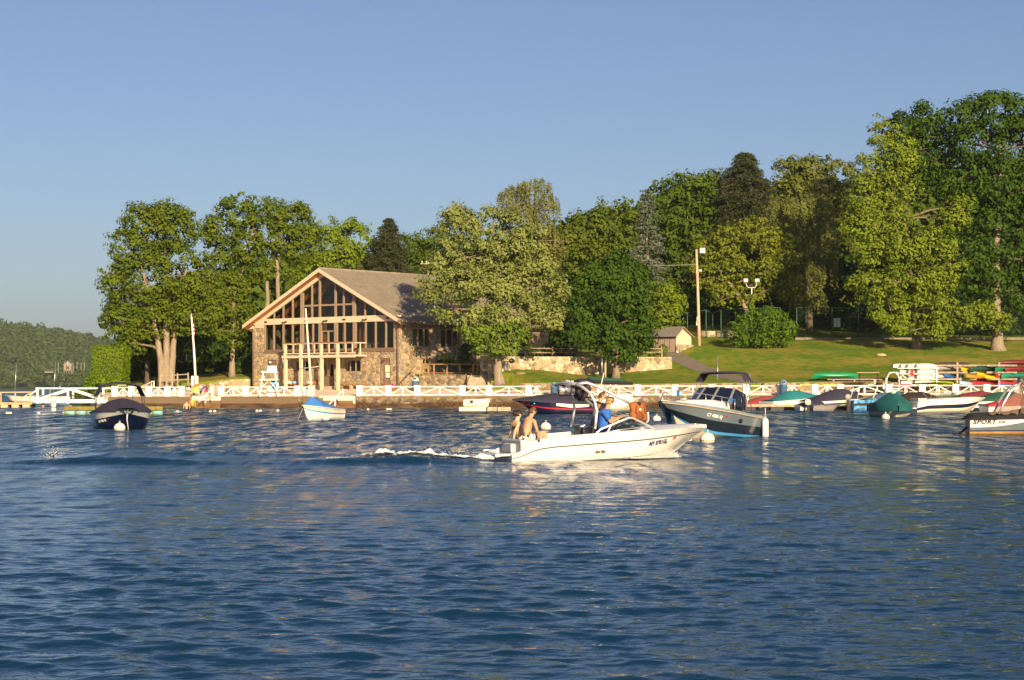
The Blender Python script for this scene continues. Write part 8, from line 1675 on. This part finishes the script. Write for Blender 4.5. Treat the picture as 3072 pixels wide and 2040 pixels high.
# ------------------------------------------------------------------ kayak racks, stacked dinghies, carts
def slim(L, Bm, H_, m, name, label, loc, rz, flip=False, tilt=0.0, cat='kayak', deckm=None, group=None):
    t = thing(name, label, cat, loc, group=group, rot=(tilt+(PI if flip else 0), 0, rz)); R = []; D = []
    for u in np.linspace(-1, 1, 15):
        w_ = (1-abs(u)**2.4)*Bm/2+0.015; zt = H_*(0.42+0.25*abs(u)**3); zb = -H_*0.5*(1-abs(u)**4*0.7)
        R.append([Vector((u*L/2, w_*math.cos(a), (zt if math.sin(a) > 0 else 0)*0+(-abs(math.sin(a))**0.8*abs(zb)))) for a in np.linspace(0, -PI, 9)])
        D.append([Vector((u*L/2, w_*q, zt*(1-abs(q)**2.2))) for q in (1,0.6,0.2,-0.2,-0.6,-1)])
    b = MB(); b.loft(R, False); b.build('hull', m, t); b = MB(); b.loft(D, False)
    b.build('deck', deckm or m, t)
    b = MB(); b.lathe([(0.30,0.0),(0.30,0.05),(0.25,0.06)], (-0.1*L*0,0,H_*0.40), 10, True, None, 1.4, 0.75); b.build('coaming', M_BLACK, t); return t
def kmat(n, c): return mat('kayak_'+n, c, 0.4, 0.08, 2)
KY = 179.0
def rack():
    t = thing('kayak_rack', 'grey timber kayak rack with two post pairs and three tiers', 'rack', (0,0,0))
    zt = PZ(1087, KY); z0 = gz(PX(2940,KY), KY)
    for i, px in enumerate((2868, 2884, 2993, 3008)):
        x = PX(px, KY); b = MB(); b.bx(x-0.09, x+0.09, KY+(0.5 if i % 2 else -0.5)-0.09, KY+(0.5 if i % 2 else -0.5)+0.09, z0-0.3, zt); b.build('post', M_GREYW, t)
    for py in (1094, 1115, 1135):
        for p0, p1, dy in ((2790, 2925, -0.6), (2935, 3046, 0.6), (2955, 3046, -0.6)):
            b = MB(); b.bx(PX(p0,KY), PX(p1,KY), KY+dy-0.06, KY+dy+0.06, PZ(py,KY)-0.16, PZ(py,KY)); b.build('arm', M_GREYW, t)
rack()
KS = [('silver aluminium canoe on the upper rack tier',2843,1106,(0.30,0.29,0.28),4.6,0.85,0.5,40),('yellow kayak on the upper rack tier',2905,1110,(0.75,0.42,0.01),3.6,0.62,0.42,55),('large dark green canoe in the middle of the upper tier',2962,1106,(0.01,0.06,0.045),4.9,0.85,0.55,35),('bright green canoe at the right end of the upper tier',3020,1107,(0.01,0.16,0.07),4.2,0.85,0.5,45),('dark red canoe beyond the rack end on the upper tier',3068,1107,(0.16,0.012,0.02),4.6,0.85,0.5,30),
 ('white kayak on the middle rack tier',2827,1129,(0.62,0.58,0.58),3.4,0.62,0.36,45),('royal blue kayak on the middle rack tier',2862,1129,(0.02,0.10,0.42),3.4,0.62,0.36,45),('orange kayak on the middle rack tier',2940,1130,(0.62,0.20,0.03),3.8,0.62,0.38,35),('golden yellow kayak lying behind the orange one',2966,1124,(0.75,0.38,0.01),3.6,0.62,0.38,40),('short yellow kayak nose in front of the golden one',2982,1132,(0.78,0.46,0.01),2.8,0.60,0.34,40),('red kayak half hidden behind the rack post',3010,1129,(0.42,0.02,0.02),3.2,0.62,0.36,50),('sea green canoe at the right of the middle tier',3042,1127,(0.01,0.20,0.14),4.0,0.85,0.5,40),
 ('lime green kayak on the ground under the rack',2838,1149,(0.30,0.42,0.02),3.8,0.65,0.42,35),('pale blue kayak on the lowest tier',2908,1150,(0.30,0.48,0.66),3.4,0.65,0.42,45),('long maroon canoe on the lowest tier',2962,1150,(0.30,0.015,0.025),5.0,0.85,0.5,25),('blue kayak nose beside the maroon canoe',3022,1151,(0.02,0.08,0.42),2.6,0.6,0.36,45),('bright red kayak on the lowest tier behind the blue nose',3036,1147,(0.50,0.02,0.025),3.6,0.62,0.40,30),('dark maroon canoe lying on top of the rack end',3062,1088,(0.15,0.015,0.02),4.6,0.85,0.5,12),('dark canoe laid upside down along the rack top',2856,1091,(0.05,0.045,0.045),3.6,0.7,0.3,8)]
for i, (lab, px, py, col, L, Bm, Hh, a) in enumerate(KS):
    slim(L, Bm, Hh, kmat(str(i), col), 'canoe' if 'canoe' in lab else 'kayak', lab, P(px, py, KY+(-0.3 if i in (5,7,9,12,13) else 0.4)), math.radians(a), flip=('canoe' in lab), cat='canoe' if 'canoe' in lab else 'kayak', group='boats on the racks')
slim(4.4, 0.9, 0.62, kmat('bg', (0.01,0.22,0.09)), 'canoe', 'green canoe lying upside down on a timber stand on the lawn', P(2506, 1126, 181.5), 0.08, True, 0.15, 'canoe')
t = thing('timber_stand', 'low weathered timber stand under the green canoe', 'stand', P(2480,1140,181.5)); b = MB(); b.bx(0,5.2,-0.4,0.4,0.0,0.10); b.build('top', M_GREYW, t)
for x in (0.6, 2.6, 4.6): b = MB(); b.bx(x-0.07,x+0.07,-0.35,0.35,-1.1,0.0); b.build('leg', M_GREYW, t)
def stack():
    base = thing('dinghy_rack', 'steel rack holding stacked white dinghies', 'rack', (0,0,0)); Y0 = 178.0
    for px in (2760, 2806):
        for dy in (-0.5, 2.6): b = MB(); x = PX(px,Y0); b.bx(x-0.04,x+0.04,Y0+dy-0.04,Y0+dy+0.04,gz(x,Y0)-0.2,PZ(1104,Y0)); b.build('post', M_STEEL, base)
    rows = [(1096,[2706,2730,2750,2777],'top'),(1113,[2726,2752,2779],'second'),(1129,[2724,2750,2778],'third'),(1146,[2745,2772],'bottom')]
    for py, pxs, nm in rows:
        z = PZ(py+7, Y0); b = MB(); b.bx(PX(2690,Y0),PX(2812,Y0),Y0-0.45,Y0-0.37,z-0.08,z-0.03); b.build('shelf_bar', M_STEEL, base)
        n = len(pxs)
        for i, px in enumerate(pxs):
            ordn = ['foremost','second','third','rearmost'][n-1-i] if n-1-i < 3 or n == 4 else 'rearmost'
            Y = Y0+0.75*(n-1-i); t = thing('stacked_dinghy', '%s white pram dinghy upside down on the %s level of the rack' % (ordn, nm), 'boat', (PX(px,Y), Y, z+0.02), group='white prams on the steel rack', rot=(0,0,math.radians(6)))
            R = []
            for u in np.linspace(-1, 1, 9):
                w_ = 0.5*(1-0.25*abs(u)**2.5); h = 0.39*(1-0.35*max(0,u)**2.5-0.2*max(0,-u)**3); R.append([Vector((u*0.98,w_,0)),Vector((u*0.97,w_*0.96,h*0.55)),Vector((u*0.93,w_*0.75,h*0.9)),Vector((u*0.92,0,h)),Vector((u*0.93,-w_*0.75,h*0.9)),Vector((u*0.97,-w_*0.96,h*0.55)),Vector((u*0.98,-w_,0))])
            b = MB(); b.loft(R, False); b.add(R[0], [tuple(range(7))]); b.add(R[-1], [tuple(range(7))]); b.build('hull', mat('pram_white', (0.62,0.58,0.52), 0.4, 0.06, 3), t)
            b = MB(); b.tube([R[0][0]]+[r[0]+Vector((0,0.02,0.02)) for r in R]+[R[-1][0]], 0.025, 5); b.build('gunwale', mat('pale_grey_trim', (0.2,0.19,0.17), 0.5), t)
stack()
t = thing('red_cloth', 'red cloth hanging between the stacked dinghies', 'cloth', P(2736,1118,177.4)); b = MB(); b.loft([[Vector((-0.15+0.1*q,0.05*math.sin(q*2+z*3),z)) for q in range(4)] for z in (0.35,0,-0.3)], False); b.build('fabric', mat('red_cloth', (0.6,0.04,0.03), 0.8), t)
def wheel(t, x, y, r=0.24, w_=0.16):
    b = MB(); b.tube([(x,y-w_/2,r),(x,y+w_/2,r)], r, 14); wt = b.build('wheel', M_BLACK, t); b = MB(); b.tube([(x,y-w_/2-0.01,r),(x,y+w_/2+0.01,r)], r*0.55, 10); b.build('rim', M_GELW, wt)
def carts():
    B = P(2605,1168,177); B.z = gz(B.x,177); t = thing('golf_cart', 'dark golf cart with tan roof and cream seats', 'golf cart', B, math.radians(165))
    b = MB(); b.loft([[Vector((x,y,z)) for y,z in ((-0.55,0.25),(-0.55,z1),(0.55,z1),(0.55,0.25))] for x,z1 in ((-1.25,0.55),(-0.6,0.62),(0.1,0.45),(0.75,0.45),(0.95,0.85),(1.3,0.62))], True, True, False); b.build('body', mat('dark_cart', (0.01,0.015,0.03), 0.3, coat=0.4), t, 0.04)
    b = MB(); b.bx(-1.0,1.0,-0.6,0.6,1.85,1.93); b.build('roof', mat('tan_roof', (0.48,0.33,0.20), 0.6), t, 0.03)
    for x, y in ((-0.9,-0.52),(-0.9,0.52),(0.85,-0.52),(0.85,0.52)): b = MB(); b.tube([(x,y,0.5),(x*0.95,y,1.86)], 0.025, 5); b.build('roof_post', M_BLACK, t)
    for y in (-0.28, 0.28): b = MB(); b.bx(-0.55,0.0,y-0.24,y+0.24,0.65,0.8); b.bx(-0.65,-0.53,y-0.24,y+0.24,0.8,1.25); b.build('seat', mat('cream_seat', (0.72,0.6,0.42), 0.6), t, 0.04)
    b = MB(); b.tube([(0.75,0.25,0.8),(0.5,0.25,1.15)], 0.02, 5); b.build('steering_column', M_BLACK, t)
    for x in (-0.85, 0.9): wheel(t, x, -0.55); wheel(t, x, 0.55)
    B = P(2683,1170,176.5); B.z = gz(B.x,176.5); t = thing('utility_cart', 'white enclosed utility cart with red bed beside the stacked dinghies', 'cart', B, math.radians(172))
    R = []; out = [(0.55,0.45),(0.75,0.9),(0.72,1.4),(0.5,1.85),(0.1,1.95),(-0.25,1.85),(-0.4,1.4),(-0.42,0.9),(-0.35,0.45)]
    for y in (-0.62, 0.62):
        b = MB(); b.tube([(x,y,z) for x, z in out]+[(out[0][0],y,out[0][1])], 0.06, 7); b.build('door_frame', M_GELW, t)
    b = MB(); b.bx(-0.35,0.5,-0.62,0.62,1.9,1.98); b.build('roof', M_GELW, t, 0.03); b = MB(); b.bx(-0.3,0.5,-0.5,0.5,0.45,0.8); b.build('seat', M_BLACK, t, 0.04); b = MB(); b.bx(0.5,1.1,-0.6,0.6,0.35,0.8); b.build('hood', M_GELW, t, 0.06)
    b = MB(); b.bx(-0.5,-0.42,-0.55,0.55,0.5,1.8); b.build('rear_panel', M_CANV_N, t)
    b = MB(); b.bx(-1.5,-0.5,-0.6,0.6,0.45,0.85); b.build('cargo_bed', mat('red_bed', (0.5,0.03,0.03), 0.4), t, 0.02); b = MB(); b.bx(-1.35,-0.6,-0.45,0.45,0.86,1.15); b.build('cooler', M_GELW, t, 0.03)
    b = MB(); b.beam((-1.3,-0.3,1.2),(-0.65,-0.2,1.7),0.5,0.08); b.build('cushion', mat('cream_seat2', (0.7,0.6,0.3), 0.7), t)
    for x in (-1.1, 0.8): wheel(t, x, -0.6); wheel(t, x, 0.6)
carts()
def horses():
    for px, lab in ((2420,'yellow painted sawhorse at the railing opening'),(2490,'second yellow sawhorse behind the railing')):
        B = P(px,1190,175.6); B.z = gz(B.x,175.6); t = thing('sawhorse', lab, 'sawhorse', B, 0, 'yellow sawhorses'); m = mat('yellow_wood', (0.62,0.42,0.10), 0.8, 0.15)
        b = MB(); b.bx(-0.6,0.6,-0.05,0.05,0.85,0.95); b.build('beam', m, t)
        for x in (-0.5,0.5):
            for y in (-0.3,0.3): b = MB(); b.beam((x,0,0.87),(x*1.1,y,-0.05),0.07,0.05); b.build('leg', m, t)
horses()
# posts on the lawn
for px, y0, y1, r, lab, Y in ((1806,1124,1064,0.05,'tall thin grey pole standing in front of the retaining wall',186),(1816,1124,1080,0.10,'pale timber post beside the thin grey pole',186.3),(2153,1168,1068,0.04,'thin metal pole on the lawn above the cruiser bimini',183),(2250,1165,1118,0.04,'slim post with pale cap beside the path',181.5),(1735,1062,1026,0.04,'dark stake leaning by the patio rail fence',194.5)):
    a, c = P(px,y0,Y), P(px-(4 if px < 1800 else 0),y1,Y); o = MB().tube([a-Vector((0,0,0.3)), c], r, 6).build('lawn_post', MATS['pale_pole'] if r > 0.08 else M_STEEL if px != 1735 else M_GREYW); tag(o, lab, 'post')
# rock on the lawn
for px, py, lab in ((2643,1062,'pale half-buried rock in the grass below the yellow-green maple'),(1560,1118,'low pale rock at the edge of the grass by the barbecue')):
    Y = 200 if px > 2000 else 187; c = P(px,py,Y); c.z = gz(c.x,Y); rg = random.Random(px); b = MB(); b.ball((0,0,0), 0.4, 10, 7, 0.5); b.v = [(x*(1+rg.uniform(-.2,.2))*1.4, y*(1+rg.uniform(-.2,.2)), z*(1+rg.uniform(-.2,.2))) for x, y, z in b.v]; tag(b.build('rock', STONE2, loc=c), lab, 'rock')
# ------------------------------------------------------------------ foam: wake, bow wave, splash
def foam():
    rng = np.random.default_rng(21); M = mat('foam_white', (0.82,0.82,0.80), 0.7, 0.05, 8)
    def blobs(Pc, R):
        oct_ = np.array([[1,0,0],[0,1,0],[-1,0,0],[0,-1,0],[0,0,1],[0,0,-1]], float); tri = np.array([[0,1,4],[1,2,4],[2,3,4],[3,0,4],[1,0,5],[2,1,5],[3,2,5],[0,3,5]])
        n = len(Pc); V = Pc[:,None,:]+oct_[None]*R[:,None,None]*rng.uniform(0.6,1.3,(n,6,1)); return V.reshape(-1,3), (tri[None]+6*np.arange(n)[:,None,None]).reshape(-1,3)
    fm = bpy.data.materials.new('churned_foam'); fm.use_nodes = True; nt_ = fm.node_tree; bs = nt_.nodes['Principled BSDF']; bs.inputs['Base Color'].default_value = (0.8,0.81,0.80,1); bs.inputs['Roughness'].default_value = 0.7
    tc_ = nt_.nodes.new('ShaderNodeTexCoord'); nn = nt_.nodes.new('ShaderNodeTexNoise'); nn.inputs['Scale'].default_value = 7; nn.inputs['Detail'].default_value = 6; nn.inputs['Roughness'].default_value = 0.7; nt_.links.new(tc_.outputs['Object'], nn.inputs[0])
    at_ = nt_.nodes.new('ShaderNodeAttribute'); at_.attribute_name = 'cover'; ad_ = nt_.nodes.new('ShaderNodeMath'); ad_.operation = 'ADD'; nt_.links.new(nn.outputs[0], ad_.inputs[0]); nt_.links.new(at_.outputs['Fac'], ad_.inputs[1])
    mr_ = nt_.nodes.new('ShaderNodeMapRange'); mr_.inputs[1].default_value = 0.86; mr_.inputs[2].default_value = 1.08; nt_.links.new(ad_.outputs[0], mr_.inputs[0]); nt_.links.new(mr_.outputs[0], bs.inputs['Alpha'])
    xs = np.linspace(-5.4, -0.45, 240); ys = np.linspace(47.7, 49.7, 80); XX, YY = np.meshgrid(xs, ys); u = (-0.45-XX)/4.95
    cy = 47.95+0.25*np.sin(XX*0.7+47.5)+0.06*np.sin(XX*2.1)+0.45*np.exp(-u/0.10); wd = 0.26+0.22*u; cov = np.exp(-((YY-cy)/wd)**2)*(1-u**2.2)*0.95
    lump = np.array([[mnoise.fractal(Vector((x*2.6, y*3.2, 0.0)), 0.8, 2.1, 5) for x in xs] for y in ys])
    hump = 0.14*np.exp(-((u-0.36)/0.16)**2)+0.09*np.exp(-((u-0.58)/0.13)**2)+0.08*np.exp(-((u-0.08)/0.1)**2)+0.05
    ZZ = 0.075+ridge_z(XX, YY)+np.exp(-((YY-cy)/(wd*0.8))**2)*hump*np.clip(0.75+0.8*lump, 0, 2)
    o = grid_mesh('wake_foam', XX, YY, ZZ, fm); at2 = o.data.attributes.new('cover', 'FLOAT', 'POINT'); at2.data.foreach_set('value', cov.astype(np.float32).ravel()); tag(o, 'white foaming wake churned up behind the sport boat', 'foam', kind='stuff')
    n = 1500; u = rng.random(n); x = -0.5-4.2*u**1.2; p = np.stack([x, 48.0+0.25*np.sin(x*0.7+47.5)+rng.normal(0,0.16,n), 0.12+np.abs(rng.normal(0,1,n))*(0.16*np.exp(-((u-0.35)/0.2)**2)+0.02)], -1); v, f = blobs(p, rng.uniform(0.003,0.010,n)); o = quick_mesh('wake_droplets', v, f, M, smooth=True); tag(o, 'fine droplets flying above the foaming wake', 'spray', kind='stuff')
    n = 6000; u = rng.random(n); tq = 0.52+0.40*u; pts = np.array([np.array(RB_M@RH.pt(t_, 0.22, -1, 0.05)) for t_ in tq]); p = pts+np.stack([rng.normal(0,0.05,n), -np.abs(rng.normal(0,0.16,n)), np.zeros(n)],-1); p[:,2] = 0.03+np.abs(rng.normal(0,1,n))*(0.02+0.09*np.exp(-((u-0.75)/0.2)**2))
    v, f = blobs(p, rng.uniform(0.004,0.014,n)); o = quick_mesh('bow_foam', v, f, M, smooth=True); tag(o, 'thin white bow wave along the sport boat hull', 'foam', kind='stuff')
    n = 160; c = np.array([PX(160,48.5),48.5,0.1]); d = rng.normal(0,1,(n,3))*np.array([0.14,0.1,0.1]); d[:,2] = np.abs(d[:,2])*1.3; v, f = blobs(c+d, rng.uniform(0.004,0.013,n)); o = quick_mesh('splash', v, f, M, smooth=True); tag(o, 'small splash of droplets on the wake swell', 'splash', kind='stuff')
foam()
